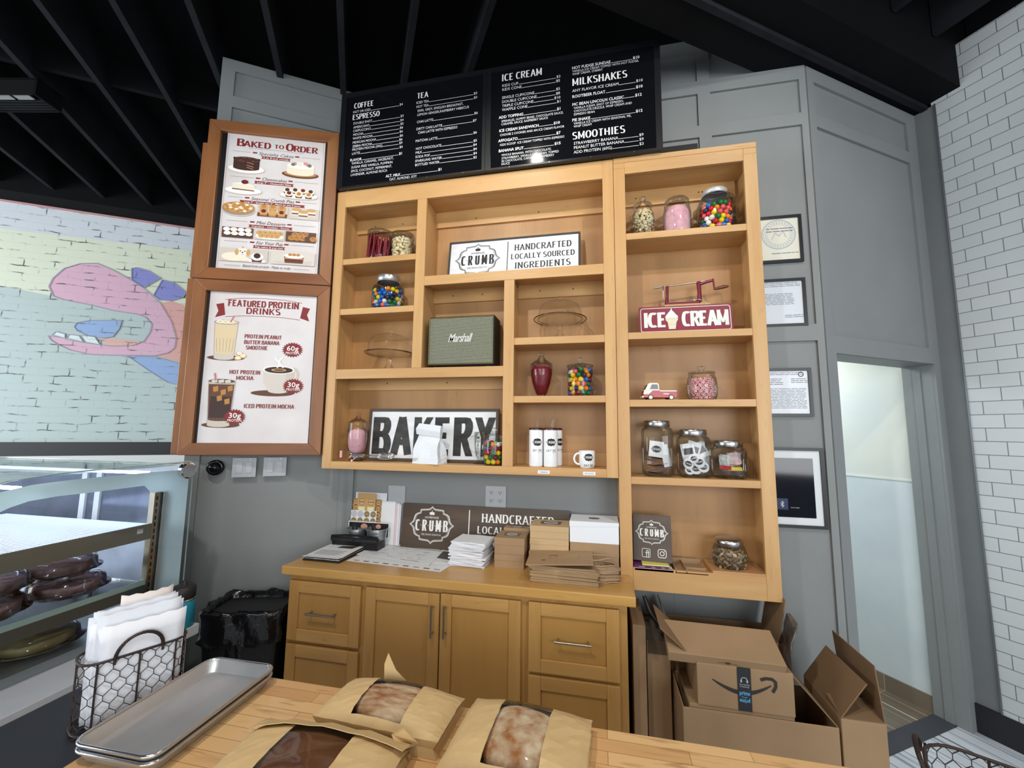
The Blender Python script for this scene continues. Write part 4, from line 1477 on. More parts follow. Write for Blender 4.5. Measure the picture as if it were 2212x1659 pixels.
mb.tube([(.172, -.01, .085), (.19, -.01, .088), (.22, -.01, .094), (.245, -.01, .096)], [.006, .009, .010, .006], 10)
mb.build('grip', [wood('crank_grip', (120, 66, 44), (84, 44, 30), 'x')], o)
mb = MB()
mb.tube([(-.10, -.012, .118), (-.10, -.012, .05), (-.092, -.012, .04)], .003, 6)
mb.tube([(.02, -.02, .022), (.09, -.024, .026), (.125, -.02, .006)], .002, 6)
mb.build('blade_arm', [CHROME], pe)

Vz = 1.846
tk = thing('toy_truck', 'little red and white pickup truck model beside the peppermint jar', 'toy', (2.012, .06, Vz), .12)
TRED = mat('toy_red', (170, 28, 44), .28)
TWH = mat('toy_white', (236, 228, 210), .3)
TGL = mat('toy_window', (40, 46, 52), .12)
mb = MB()
mb.prism([(-.088, .012), (-.086, .034), (-.080, .052), (-.005, .052), (-.003, .05), (.086, .046), (.088, .022), (.084, .012)], -.034, .034)
mb.build('body', [TRED], tk, bevel=.004, seg=3)
mb = MB()
mb.prism([(-.080, .052), (-.062, .088), (-.052, .092), (-.014, .092), (-.006, .086), (-.004, .052)], -.032, .032)
mb.box(-.086, .0, -.0345, .0345, .050, .054)
mb.build('cab', [TWH], tk, bevel=.003, seg=2)
mb = MB()
mb.prism([(-.054, .058), (-.044, .084), (-.014, .084), (-.010, .058)], -.0335, -.0318)
mb.add([(-.0795, -.027, .056), (-.0795, .027, .056), (-.0655, .025, .084), (-.0655, -.025, .084)], [(0, 3, 2, 1)])
mb.build('window', [TGL], tk)
mb = MB()
mb.box(-.002, .086, -.0345, .0345, .0455, .051)
mb.box(-.094, -.082, -.032, .032, .012, .022)
mb.prism([(-.090, .03), (-.086, .05), (-.04, .05), (-.062, .03)], -.0352, -.0342)
mb.build('white_trim', [TWH], tk, bevel=.001)
for x in (-.052, .056):
    for sy in (-1, 1):
        mb = MB()
        mb.cyl((x, sy * .024, .014), (x, sy * .036, .014), .014, n=20)
        o = mb.build('wheel', [BLACK], tk)
        mb = MB()
        mb.cyl((x, sy * .034, .014), (x, sy * .0372, .014), .0095, n=20)
        mb.build('hubcap', [TWH], o)
mb = MB()
mb.rect(.015, .045, .030, .036, -.0346, 0)
mb.ell(-.072, .034, .004, .004, -.0355, 0, 10)
mb.build('badge', [mat('silver_decal', (200, 196, 190), .3)], tk)

jar('glass_jar', 'glass jar of wrapped peppermint candies with a flat lid', (2.243, .10, Vz), [(0, 0), (.060, 0), (.070, .008), (.076, .03), (.077, .075), (.074, .115), (.066, .135), (.064, .142)], [(.067, .142), (.069, .146), (.068, .154), (.03, .160), (.014, .162)], knob=[(.013, .162), (.012, .170), (.022, .176), (.023, .184), (.014, .188), (0, .188)])
mb = MB()
for i in range(12):
    a0, a1 = 2 * PI * i / 12, 2 * PI * (i + 1) / 12
    for s_ in (-1, 1):
        vs = [(0, 0, s_ * .0065), (.009 * math.cos(a0), .009 * math.sin(a0), s_ * .0055), (.009 * math.cos(a1), .009 * math.sin(a1), s_ * .0055), (.0125 * math.cos(a0 + .25), .0125 * math.sin(a0 + .25), 0), (.0125 * math.cos(a1 + .25), .0125 * math.sin(a1 + .25), 0)]
        fs = [(0, 1, 2), (1, 3, 4, 2)] if s_ > 0 else [(0, 2, 1), (1, 2, 4, 3)]
        mb.add(vs, fs, i % 2, False)
mint0 = mb.build('peppermint', [mat('mint_white', (244, 226, 226), .15), mat('mint_red', (206, 70, 86), .15)])
R_ = random.Random(5)
first = True
for k in range(7):
    z = .012 + k * .0165
    R0 = .057 if 0 < k < 6 else .05
    n_ = 13
    for i in range(n_):
        a = 2 * PI * (i + .5 * (k % 2)) / n_
        if abs((math.degrees(a) - 270 + 180) % 360 - 180) > 112 and k < 6:
            continue
        o = mint0 if first else mint0.copy()
        if not first:
            COL.objects.link(o)
        first = False
        o.location = (2.243 + R0 * math.cos(a), .10 + R0 * math.sin(a), Vz + z)
        o.rotation_euler = (PI / 2 + R_.uniform(-.5, .5), R_.uniform(-.4, .4), a + PI / 2 + R_.uniform(-.4, .4))
        tag(o, 'red striped peppermint candy inside the flat lidded jar', 'candy', 'peppermints in the jar')

# --- three storage jars with brushed lids
Sz = 1.437
def store_jar(label, x, h, R, y=.108):
    return jar('storage_jar', label, (x, y, Sz), [(0, .004), (R - .018, 0), (R - .006, .006), (R, .022), (R, h - .058), (R - .006, h - .042), (R - .016, h - .036), (R - .016, h - .012)], [(R - .012, h - .032), (R - .011, h - .030), (R - .011, h - .004), (R - .014, h), (0, h)], STEEL, lidname='screw_lid', sq=4.0, n=48)
store_jar('tallest of three steel lidded storage jars, holding folded paper tags', 2.002, .298, .080)
store_jar('middle sized of three steel lidded storage jars, holding round stickers', 2.188, .252, .080)
store_jar('shortest of three steel lidded storage jars, holding small cards', 2.362, .196, .080)
PALEP = mat('pale_pink_paper', (226, 196, 204), .7)
def slip(name, label, cat, group, loc, w, h, rot, m, inner=None, round_=False, curl=.3):
    t = MB()
    n_ = 8
    if round_:
        t.ell(0, 0, w / 2, w / 2, 0, 0, 24)
        t.ell(0, 0, w / 2, w / 2, .0006, 0, 24)
    else:
        vs = []
        for i in range(n_ + 1):
            x = -w / 2 + w * i / n_
            yy = curl * (x * x) / max(w, .001)
            vs += [(x, yy, -h / 2), (x, yy, h / 2)]
        t.add(vs, [(2 * i, 2 * i + 2, 2 * i + 3, 2 * i + 1) for i in range(n_)])
    if inner == 'badge':
        badge_solid(t, 0, 0, min(w, h) * .36, -.0008, 1, 0)
    elif inner == 'bar':
        t.rect(-w * .36, w * .36, -h * .2, h * .2, -.0008, 1)
    o = t.build(name, [m, mat('sticker_dark', (52, 46, 44), .5)])
    o.location = loc
    o.rotation_euler = rot
    return tag(o, label, cat, group)
g1 = 'paper tags in the tallest storage jar'
slip('paper_tag', 'white paper tag with a dark badge standing in the tallest jar', 'tag', None, (1.992, .062, Sz + .145), .075, .085, (-.1, .12, 0), WHITEP, 'badge')
R_ = random.Random(3)
for i in range(7):
    slip('paper_tag', 'folded pale pink paper tag lying low in the tallest jar', 'tag', g1, (2.002 + R_.uniform(-.02, .02), .105 + R_.uniform(-.02, .01), Sz + .014 + i * .013), .085, .06, (1.45 + R_.uniform(-.25, .25), R_.uniform(-.25, .25), R_.uniform(-.4, .4)), PALEP if i % 3 else RED)
slip('paper_tag', 'white paper slip leaning at the side of the tallest jar', 'tag', None, (2.045, .085, Sz + .11), .05, .12, (-.12, -.15, .5), WHITEP)
g2 = 'round stickers in the middle jar'
for i, (x, z, w) in enumerate(((2.150, .072, .058), (2.178, .100, .05), (2.205, .082, .062), (2.226, .056, .058), (2.190, .046, .06), (2.160, .038, .05))):
    slip('round_sticker', 'round white sticker with a dark badge at the front of the middle jar', 'sticker', g2, (x, .052 + .004 * i, Sz + z), w, w, (-.25, R_.uniform(-.4, .4), R_.uniform(-.2, .2)), WHITEP, 'badge', True)
for i, (x, z, r_) in enumerate(((2.16, .135, -.15), (2.19, .145, .3), (2.225, .14, -.5))):
    slip('postcard', ['dark pictured card leaning to one side in the middle jar', 'dark pictured card tilted behind the round stickers', 'dark pictured card turned steeply in the middle jar'][i], 'card', None, (x, .095 + .012 * i, Sz + z), .07, .085, (-.15, r_, 0), WHITEP, 'bar')
slip('sticker_sheet', 'pale crumpled sheet standing at the back of the middle jar', 'sheet', None, (2.222, .13, Sz + .11), .07, .15, (-.05, -.1, -.4), mat('pale_blue_sheet', (214, 226, 232), .6))
g3 = 'cards lying in the shortest jar'
for i in range(4):
    slip('small_card', 'small flat card lying at the bottom of the shortest jar', 'card', g3, (2.362, .10, Sz + .012 + .007 * i), .095, .09, (1.5, .03 * (i - 1), .1 * i), [mat('lilac_paper', (190, 180, 196), .6), WHITEP, PALEP, WHITEP][i])
slip('candy_packet', 'yellow packet lying across the shortest jar', 'packet', None, (2.385, .075, Sz + .05), .07, .018, (-.3, 0, .1), mat('packet_yellow', (226, 206, 70), .3))
slip('candy_packet', 'red packet lying across the shortest jar', 'packet', None, (2.335, .07, Sz + .056), .055, .02, (-.3, .1, -.1), TRED)
slip('small_card', 'grey printed card standing in the shortest jar', 'card', None, (2.338, .085, Sz + .092), .05, .06, (-.2, .15, 0), mat('grey_print', (176, 178, 174), .5, rgb2=(120, 122, 120), vscale=60))
slip('candy_packet', 'crinkled clear pink packet leaning in the shortest jar', 'packet', None, (2.385, .10, Sz + .098), .07, .07, (-.2, -.4, .2), mat('pink_wrap', (196, 160, 160), .2, rgb2=(120, 84, 84), vscale=40, bump=1, bscale=60))

# --- lowest cell of the tall unit
Qz = .966
mb = MB()
mb.box(1.862, 2.050, -.0, .15, Qz, Qz + .011)
o = mb.build('magazine', [WHITEP])
tag(o, 'white magazine at the bottom of the small book stack', 'magazine')
pb = thing('book', 'thin purple book under the dark shop badge sign', 'book', (1.943, .075, Qz + .0115))
mb = MB()
mb.box(-.083, .083, -.072, .07, 0, .013)
mb.build('cover', [mat('purple_cover', (92, 36, 92), .4)], pb)
mb = MB()
mb.text('SALADS', -.06, .004, .006, -.0725, 0, fit=.03)
mb.text('Pizza', -.0, .004, .006, -.0725, 0, fit=.02, shear=.3)
mb.text('BBQ 4', .05, .004, .006, -.0725, 0, fit=.02)
mb.build('spine_title', [mat('pale_title', (220, 190, 170), .5)], pb)
mb = MB()
mb.box(1.90, 2.032, .006, .15, Qz + .0248, Qz + .030)
o = mb.build('notebook', [mat('yellow_cover', (226, 220, 120), .5)])
tag(o, 'yellow notebook on top of the purple book', 'notebook')
s4 = thing('badge_sign', 'dark wooden block sign with white badge standing on the books', 'sign', (1.955, .055, Qz + .0305), -.12, rx=-.20)
mb = MB()
mb.box(-.096, .098, -.0, .036, 0, .236)
mb.build('board', [DARKW], s4, bevel=.002)
mb = MB()
badge(mb, .0, .146, .084, -.0008, 0)
mb.line(rrect(-.050, -.010, .020, .062, .006), .0022, -.0008, 0, closed=True)
mb.line([(-.018, .020), (-.018, .050), (-.022, .054), (-.028, .050), (-.028, .020)], .003, -.0010, 0)
mb.line([(-.034, .042), (-.014, .042)], .003, -.0011, 0)
mb.line(rrect(.030, .070, .024, .064, .010), .003, -.0008, 0, closed=True)
mb.line([(.050 + .010 * math.cos(2 * PI * i / 16), .044 + .010 * math.sin(2 * PI * i / 16)) for i in range(16)], .003, -.0009, 0, closed=True)
mb.ell(.062, .056, .0025, .0025, -.0009, 0, 8)
mb.build('lettering', [WINK], s4)
mb = MB()
mb.box(2.060, 2.215, .0, .17, Qz, Qz + .004)
mb.box(2.060, 2.064, .0, .17, Qz, Qz + .022)
mb.box(2.060, 2.215, .166, .17, Qz, Qz + .03)
mb.box(2.112, 2.116, .0, .17, Qz, Qz + .022)
mb.box(2.116, 2.215, .05, .054, Qz, Qz + .018)
o = mb.build('divided_tray', [KRAFT])
tag(o, 'shallow kraft tray with dividers beside the cutting board', 'tray')
mb = MB()
mb.box(2.236, 2.486, .004, .196, Qz, Qz + .024)
o = mb.build('cutting_board', [wood('pale_cutting_board', (206, 162, 112), (182, 136, 90), 'x')], bevel=.002)
tag(o, 'pale wooden cutting board under the squat jar', 'cutting board')
cz = Qz + .0245
jar('storage_jar', 'squat glass jar of wood chips with a domed steel lid', (2.340, .092, cz), [(0, 0), (.058, 0), (.070, .008), (.082, .04), (.082, .075), (.070, .105), (.062, .112)], [(.065, .110), (.067, .112), (.067, .134), (.062, .140), (.03, .144), (0, .144)], STEEL, lidname='lid')
CHIP = [mat('chip_pale', (176, 152, 116), .8), mat('chip_brown', (122, 98, 72), .8), mat('chip_grey', (148, 136, 114), .8)]
chips = []
for i, m_ in enumerate(CHIP):
    mb = MB()
    mb.box(-.012, .012, -.006, .006, -.005, .005)
    for k in range(8):
        mb.v[k] += Vector((rnd.uniform(-.003, .003), rnd.uniform(-.002, .002), rnd.uniform(-.002, .002)))
    chips.append(mb.build('wood_chip', [m_], bevel=.0015))
used = set()
for k in range(7):
    z = .012 + k * .0125
    R0 = (.062, .066, .068, .068, .064, .058, .045)[k]
    for i in range(15):
        a = 2 * PI * (i + .5 * (k % 2)) / 15
        if abs((math.degrees(a) - 270 + 180) % 360 - 180) > 108 and k < 6:
            continue
        v = rnd.randrange(3)
        if v in used:
            o = chips[v].copy()
            COL.objects.link(o)
        else:
            o = chips[v]
            used.add(v)
        o.location = (2.340 + R0 * math.cos(a), .092 + R0 * math.sin(a), cz + z)
        o.rotation_euler = (rnd.uniform(-1, 1), rnd.uniform(-1, 1), rnd.uniform(0, 3))
        tag(o, 'small wood chip inside the squat steel lidded jar', 'wood chip', 'wood chips in the squat jar')
# ------------------------------------------------------------------ menu boards above the shelves
ML= [('COFFEE', 0.108, 3.811, 'H'), ('HOT OR ICED', 0.101, 3.776, 'n', '$4', 0.462), ('ESPRESSO', 0.102, 3.729, 'H'), ('DOUBLE SHOT', 0.108, 3.693, 'n', '$3', 0.471), ('AMERICANO', 0.11, 3.664, 'n', '$4', 0.472), ('CAPPUCCINO', 0.109, 3.638, 'n', '$5', 0.473), ('MOCHA', 0.111, 3.611, 'n', '$6', 0.471), ('WHITE MOCHA', 0.11, 3.584, 'n', '$6', 0.47), ('MEXICAN MOCHA', 0.11, 3.555, 'n', '$6', 0.473), ('ZEBRA MOCHA', 0.111, 3.528, 'n', '$6', 0.47), ('PROTEIN MOCHA (30G)', 0.11, 3.504, 'n', '$9', 0.471), ('LATTE', 0.11, 3.476, 'n', '$6', 0.475), ('FLAVOR', 0.099, 3.43, 'b', '$1', 0.471), ('VANILLA, CARAMEL, HAZELNUT,', 0.112, 3.407, 'n'), ('SUGAR FREE VANILLA, PUMPKIN', 0.111, 3.379, 'n'), ('SPICE, COCONUT, PEPPERMINT,', 0.11, 3.352, 'n'), ('LAVENDER, ALMOND ROCA', 0.11, 3.326, 'n'), ('ALT. MILK', 0.364, 3.286, 'b', '$1', 0.744), ('OAT, ALMOND, SOY', 0.39, 3.261, 'n'), ('TEA', 0.562, 3.808, 'H'), ('ICED TEA', 0.557, 3.769, 'n', '$3', 0.967), ('HOT TEA', 0.558, 3.74, 'n', '$3', 0.968), ('EARL GREY, ENGLISH BREAKFAST,', 0.568, 3.711, 'n'), ('LEMON GINGER,RASPBERRY HIBISCUS', 0.567, 3.683, 'n'), ('CHAI LATTE', 0.566, 3.633, 'n', '$6', 0.974), ('DIRTY CHAI LATTE', 0.564, 3.584, 'n', '$7', 0.967), ('CHAI LATTE WITH ESPRESSO', 0.576, 3.557, 'n'), ('MATCHA LATTE', 0.562, 3.502, 'n', '$6', 0.971), ('HOT CHOCOLATE', 0.566, 3.448, 'n', '$5', 0.972), ('MILK', 0.565, 3.421, 'n', '$4', 0.972), ('SODA POP', 0.565, 3.392, 'n', '$4', 0.973), ('SPARKLING WATER', 0.564, 3.364, 'n', '$4', 0.974), ('BOTTLED WATER', 0.565, 3.337, 'n', '$2', 0.974)]
MR= [('ICE CREAM', 1.126, 3.83, 'H'), ('KIDS CUP', 1.128, 3.789, 'n', '$3', 1.488), ('KIDS CONE', 1.128, 3.762, 'n', '$5', 1.486), ('SINGLE CUP/CONE', 1.128, 3.708, 'n', '$5', 1.486), ('DOUBLE CUP/CONE', 1.128, 3.68, 'n', '$8', 1.486), ('TRIPLE CUP/CONE', 1.129, 3.652, 'n', '$10', 1.488), ('WAFFLE CONE', 1.129, 3.626, 'n', '$1', 1.488), ('ADD TOPPING', 1.11, 3.578, 'b', '$1', 1.488), ('SPRINKLES, GUMMY BEARS, CHOCOLATE SAUCE,', 1.127, 3.552, 's'), ('CARAMEL SAUCE, RASPBERRY SAUCE', 1.126, 3.532, 's'), ('ICE CREAM SANDWICH', 1.113, 3.489, 'b', '$10', 1.485), ('CHOOSE 2 COOKIES AND AN ICE CREAM FLAVOR', 1.119, 3.462, 's'), ('AFFOGATO', 1.109, 3.423, 'b', '$7', 1.489), ('KIDS SCOOP  ICE CREAM TOPPED WITH ESPRESSO', 1.12, 3.397, 's'), ('BANANA SPLIT', 1.112, 3.357, 'b', '$15', 1.489), ('WHOLE BANANA, WITH CHOCOLATE,', 1.13, 3.329, 's'), ('STRAWBERRY, VANILLA ICE CREAM, TOPPED', 1.131, 3.308, 's'), ('IN CHOCOLATE, CARAMEL & RASPBERRY', 1.131, 3.289, 's'), ('SAUCE', 1.13, 3.271, 's'), ('HOT FUDGE SUNDAE', 1.558, 3.829, 'b', '$10', 1.947), ('VANILLA ICE CREAM TOPPED WITH HOT FUDGE,', 1.56, 3.809, 's'), ('WHIP CREAM, CHERRY', 1.56, 3.79, 's'), ('MILKSHAKES', 1.56, 3.723, 'H'), ('ANY FLAVOR ICE CREAM', 1.559, 3.68, 'n', '$10', 1.961), ('ROOTBEER FLOAT', 1.558, 3.642, 'b', '$10', 1.96), ('MC BEAN LINCOLN CLASSIC', 1.558, 3.591, 'b', '$12', 1.954), ('VANILLA ICEAM, SHOT OF ESPRESSO,', 1.567, 3.569, 's'), ('CHOCOLATE DRIZZLE, WHIP CREAM AND', 1.567, 3.549, 's'), ('ESPRESSO BEAN', 1.567, 3.528, 's'), ('PIE SHAKE', 1.557, 3.491, 'b', '$12', 1.956), ('VANILLA ICE CREAM WITH SEASONAL PIE,', 1.566, 3.47, 's'), ('WHIP CREAM', 1.566, 3.451, 's'), ('SMOOTHIES', 1.559, 3.378, 'H'), ('STRAWBERRY BANANA', 1.565, 3.342, 'n', '$9', 1.958), ('PEANUT BUTTER BANANA', 1.565, 3.315, 'n', '$9', 1.958), ('ADD PROTEIN (60G)', 1.565, 3.287, 'n', '$3', 1.957)]
MENUBLK = mat('menu_panel_black', (16, 17, 20), .10)
def menu(name, label, x0, x1, z0, z1, px0, px1, rows):
    t = thing('menu_board', label, 'menu board', (0, 0, 0))
    mb = MB()
    for a in ((x0, px0 - .0, z0, z1), (px1, x1, z0, z1), (px0, px1, z0, z0 + .012), (px0, px1, z1 - .03, z1)):
        mb.box(a[0], a[1], -.034, -.004, a[2], a[3])
    for i in range(4):
        x = px0 + (px1 - px0) * (i + .5) / 4
        mb.cyl((x, -.0355, z0 + .006), (x, -.034, z0 + .006), .003, n=8, mi=1)
    mb.build('frame', [mat('menu_frame_black', (22, 23, 27), .35), NICKEL], t)
    mb = MB()
    mb.box(px0, px1, -.030, -.006, z0 + .012, z1 - .03)
    mb.build('panel', [MENUBLK], t)
    hd, it = MB(), MB()
    for r_ in rows:
        s_ = r_[3]
        if s_ == 'H':
            sign_text(hd, r_[0], r_[1], r_[2] - .002, .038 if x0 < 1 else .046, -.0312, 0, fit={'COFFEE': .142, 'ESPRESSO': .196, 'TEA': .076, 'ICE CREAM': .25, 'MILKSHAKES': .315, 'SMOOTHIES': .298}[r_[0]], tv=.20, th=.09, serif=.10, gap=.13)
        else:
            sz, kx = {'n': (.0165, .85) if x0 < 1 else (.0175, .93), 'b': (.0175, .9), 's': (.0140, .84)}[s_]
            w = it.text(r_[0], r_[1], r_[2], sz, -.0312, 0, bold=.02 if s_ == 'b' else 0, sx=kx)
            if len(r_) > 4:
                pw = it.text(r_[4], r_[5], r_[2] + .001, sz * .95, -.0312, 0, 'R', bold=.02 if s_ == 'b' else .0)
                it.rect(r_[1] + w + .002, r_[5] - pw - .003, r_[2], r_[2] + .0022, -.0312, 0)
    hd.build('heading_lettering', [WINK], t)
    it.build('item_lettering', [mat('menu_text_white', (222, 224, 226), .5)], t)
    return t
menu('menu_board', 'black menu board listing coffee, espresso and tea', .012, 1.026, 3.246, 3.93, .052, 1.006, ML)
menu('menu_board', 'black menu board listing ice cream, milkshakes and smoothies', 1.028, 2.06, 3.246, 3.93, 1.060, 2.025, MR)

# ------------------------------------------------------------------ the two posters
POST = mat('poster_paper', (226, 222, 222), .35, rgb2=(216, 208, 206), vscale=4)
def colr(name, c, rough=.5):
    return mat('print_' + name, c, rough)
PC = [('maroon', (130, 34, 36)), ('darkbrown', (58, 34, 28)), ('brown', (98, 60, 42)), ('cream', (238, 228, 206)), ('tan', (204, 160, 100)), ('white', (246, 244, 238)), ('pink', (214, 150, 146)), ('shade', (206, 196, 184)),
      ('grey', (150, 142, 136)), ('gold', (186, 130, 66)), ('darkred', (110, 20, 30)), ('green', (110, 120, 90)), ('line', (112, 100, 96)), ('ice', (214, 206, 196)), ('latte', (222, 200, 160)), ('plum', (70, 34, 42))]
PM = [colr(n, c) for n, c in PC]
PI_ = {n: i for i, (n, c) in enumerate(PC)}
class Pic:
    """flat printing in fractions of the sheet: u to the right, v downwards"""
    def __init__(s, x0, x1, z0, z1, y):
        s.x0, s.x1, s.z0, s.z1, s.y = x0, x1, z0, z1, y
        s.mb = MB()
        s.k = 0
    def p(s, u, v):
        return (s.x0 + (s.x1 - s.x0) * u, s.z1 - (s.z1 - s.z0) * v)
    def yy(s):
        s.k += 1
        return s.y - .00003 * s.k
    def poly(s, c, pts):
        s.mb.poly([s.p(*q) for q in pts], s.yy(), PI_[c])
    def ell(s, c, u, v, ru, rv, a0=0, a1=2 * PI, n=22):
        x, z = s.p(u, v)
        s.mb.ell(x, z, ru * (s.x1 - s.x0), rv * (s.z1 - s.z0), s.yy(), PI_[c], n, a0, a1)
    def rect(s, c, u0, u1, v0, v1):
        s.poly(c, [(u0, v0), (u1, v0), (u1, v1), (u0, v1)])
    def line(s, c, pts, w):
        s.mb.line([s.p(*q) for q in pts], w, s.yy(), PI_[c])
    def text(s, c, t, u, v, h, **k):
        x, z = s.p(u, v)
        s.mb.text(t, x, z, h, s.yy(), PI_[c], **k)
    def sign(s, c, t, u, v, h, **k):
        x, z = s.p(u, v)
        sign_text(s.mb, t, x, z, h, s.yy(), PI_[c], **k)
    def cup(s, c1, c2, u, v, r, top):   # small tart or cup cake seen from the side
        s.poly(c2, [(u - r, v), (u + r, v), (u + r * .72, v + r * .62), (u - r * .72, v + r * .62)])
        s.ell(c1, u, v, r, r * .42)
        if top:
            s.ell(top, u, v - r * .12, r * .55, r * .30)
sheet1 = MB()
sheet1.box(-.697, -.092, .0165, .0195, 2.664, 3.600)
sh = sheet1.build('poster_sheet', [POST], fr1)
a = Pic(-.697, -.092, 2.664, 3.600, .0162)
a.line('maroon', [(.015, .010), (.985, .010), (.985, .99), (.015, .99), (.015, .010)], .0012)
for t_, u, h, v in (('B', .10, .052, .098), ('AKED', .165, .042, .098), ('TO', .475, .028, .090), ('O', .595, .052, .098), ('RDER', .675, .042, .098)):
    a.sign('maroon', t_, u, v, h, fit={'B': .040, 'AKED': .165, 'TO': .058, 'O': .046, 'RDER': .150}[t_], tv=.30, th=.13, serif=.11)
a.line('line', [(.22, .108), (.5, .104), (.78, .108)], .0015)
def heading(v, t, w, rib, rw):
    a.line('line', [(.06, v - .012), (.47 - w / 2 - .05, v - .012)], .0016)
    a.line('line', [(.53 + w / 2 + .05, v - .012), (.95, v - .012)], .0016)
    for sgn in (-1, 1):
        a.rect('maroon', .5 + sgn * (w / 2 + .035) - .022, .5 + sgn * (w / 2 + .035) + .022, v - .018, v - .008)
    a.text('plum', t, .5, v, .021, align='C', shear=.32, fit=w * .60)
    a.poly('maroon', [(.5 - rw / 2, v + .007), (.5 + rw / 2, v + .007), (.5 + rw / 2 - .012, v + .017), (.5 + rw / 2, v + .027), (.5 - rw / 2, v + .027), (.5 - rw / 2 + .012, v + .017)])
    a.text('white', rib, .5, v + .0225, .010, align='C', bold=.01, fit=rw * .52)
heading(.150, 'Specialty Cakes', .36, '6 or 8 inch rounds', .30)
heading(.338, 'Cheesecakes', .26, 'Large 9" - Cheesecake Bites', .40)
heading(.488, 'Seasonal Crumb Pies', .44, 'Large 9" - Sampler pies 2" - Mason jar pies 4 ounce', .66)
heading(.660, 'Mini Desserts', .30, 'Cupcakes - Cookies - Scones', .44)
heading(.806, 'For Your Pup', .27, 'Pup cakes & pup pies', .32)
# chocolate layer cake with a slice out
a.ell('shade', .21, .268, .19, .034)
a.ell('white', .21, .264, .18, .030)
a.poly('darkbrown', [(.08, .195), (.34, .195), (.34, .262), (.28, .272), (.08, .258)])
a.ell('darkbrown', .21, .258, .13, .018, PI, 2 * PI)
a.ell('brown', .21, .194, .13, .020)
for i in range(9):
    a.ell('darkbrown', .09 + i * .03, .190 + .006 * (i % 2), .016, .008)
a.poly('plum', [(.19, .196), (.205, .262), (.285, .272), (.285, .215), (.22, .192)])
for v in (.214, .236, .252):
    a.line('tan', [(.215, v), (.282, v + .012)], .003)
    a.line('brown', [(.082, v), (.185, v + .008)], .002)
# white cake with flowers
a.ell('brown', .76, .270, .19, .028)
a.ell('gold', .76, .264, .17, .022)
a.poly('cream', [(.62, .205), (.90, .205), (.90, .258), (.62, .258)])
a.ell('cream', .76, .258, .14, .020, PI, 2 * PI)
a.ell('white', .76, .204, .14, .022)
for i, (u, v, c) in enumerate(((.70, .190, 'pink'), (.735, .184, 'cream'), (.77, .188, 'white'), (.805, .184, 'pink'), (.83, .192, 'pink'), (.755, .196, 'cream'), (.68, .197, 'green'), (.85, .197, 'green'))):
    a.ell(c, u, v, .022, .012)
# cheesecake slice
a.ell('shade', .20, .428, .19, .030)
a.ell('white', .20, .424, .18, .026)
a.poly('cream', [(.09, .375), (.31, .385), (.31, .425), (.09, .420)])
a.poly('white', [(.09, .375), (.20, .366), (.31, .385)])
a.poly('brown', [(.09, .413), (.31, .419), (.31, .426), (.09, .421)])
a.ell('darkred', .21, .362, .035, .016)
# bites on a plate
a.ell('shade', .76, .432, .20, .028)
a.ell('white', .76, .427, .19, .024)
for i, (u, v, c) in enumerate(((.64, .395, 'plum'), (.72, .392, 'plum'), (.80, .392, 'darkred'), (.88, .396, 'plum'), (.66, .418, 'darkred'), (.76, .420, 'gold'), (.86, .420, 'gold'))):
    a.cup('cream', 'brown', u, v, .042, c)
# pies
a.ell('shade', .17, .568, .165, .048)
a.ell('grey', .17, .562, .16, .046)
a.ell('gold', .17, .552, .16, .042)
a.ell('tan', .17, .549, .145, .035)
for i in range(26):
    q = i * 2.4
    rr = .135 * math.sqrt((i + .5) / 26)
    a.ell('gold' if i % 3 else 'cream', .17 + rr * math.cos(q), .548 + rr * .24 * math.sin(q), .018, .008)
a.rect('shade', .355, .665, .520, .602)
a.poly('brown', [(.36, .575), (.66, .575), (.655, .602), (.36, .602)])
for i, (u, v, c) in enumerate(((.42, .535, 'gold'), (.51, .532, 'gold'), (.60, .535, 'gold'), (.42, .568, 'darkred'), (.51, .572, 'tan'), (.60, .570, 'darkred'))):
    a.cup('tan', 'gold', u, v, .045, c)
a.rect('shade', .675, .985, .524, .604)
for u, v in ((.75, .545), (.90, .545), (.82, .560)):
    a.rect('ice', u - .05, u + .05, v - .015, v + .038)
    a.rect('darkred', u - .045, u + .045, v + .014, v + .022)
    a.rect('cream', u - .045, u + .045, v + .0, v + .010)
    a.ell('tan', u, v - .012, .05, .012)
# mini desserts
for x0, c in ((.03, 'brown'), (.345, 'shade'), (.66, 'brown')):
    a.rect(c, x0, x0 + .305, .696, .770)
for i in range(8):
    a.cup('white', 'darkbrown', .075 + .07 * (i % 4) + .01 * (i // 4), .712 + .028 * (i // 4), .034, 'cream' if i % 2 else None)
a.ell('white', .50, .745, .14, .022)
for i in range(9):
    a.ell('tan', .40 + .05 * (i % 5) + .02 * (i // 5), .722 + .02 * (i // 5), .034, .016)
    a.ell('brown', .405 + .05 * (i % 5) + .02 * (i // 5), .720 + .02 * (i // 5), .005, .003)
for i in range(10):
    u, v = .70 + .055 * (i % 5) + .02 * (i // 5), .718 + .026 * (i // 5)
    a.ell('gold' if i % 4 else 'brown', u, v, .036, .018)
    for du, dv in ((-.012, -.004), (.01, .003), (.0, -.008)):
        a.ell('darkbrown', u + du, v + dv, .005, .003)
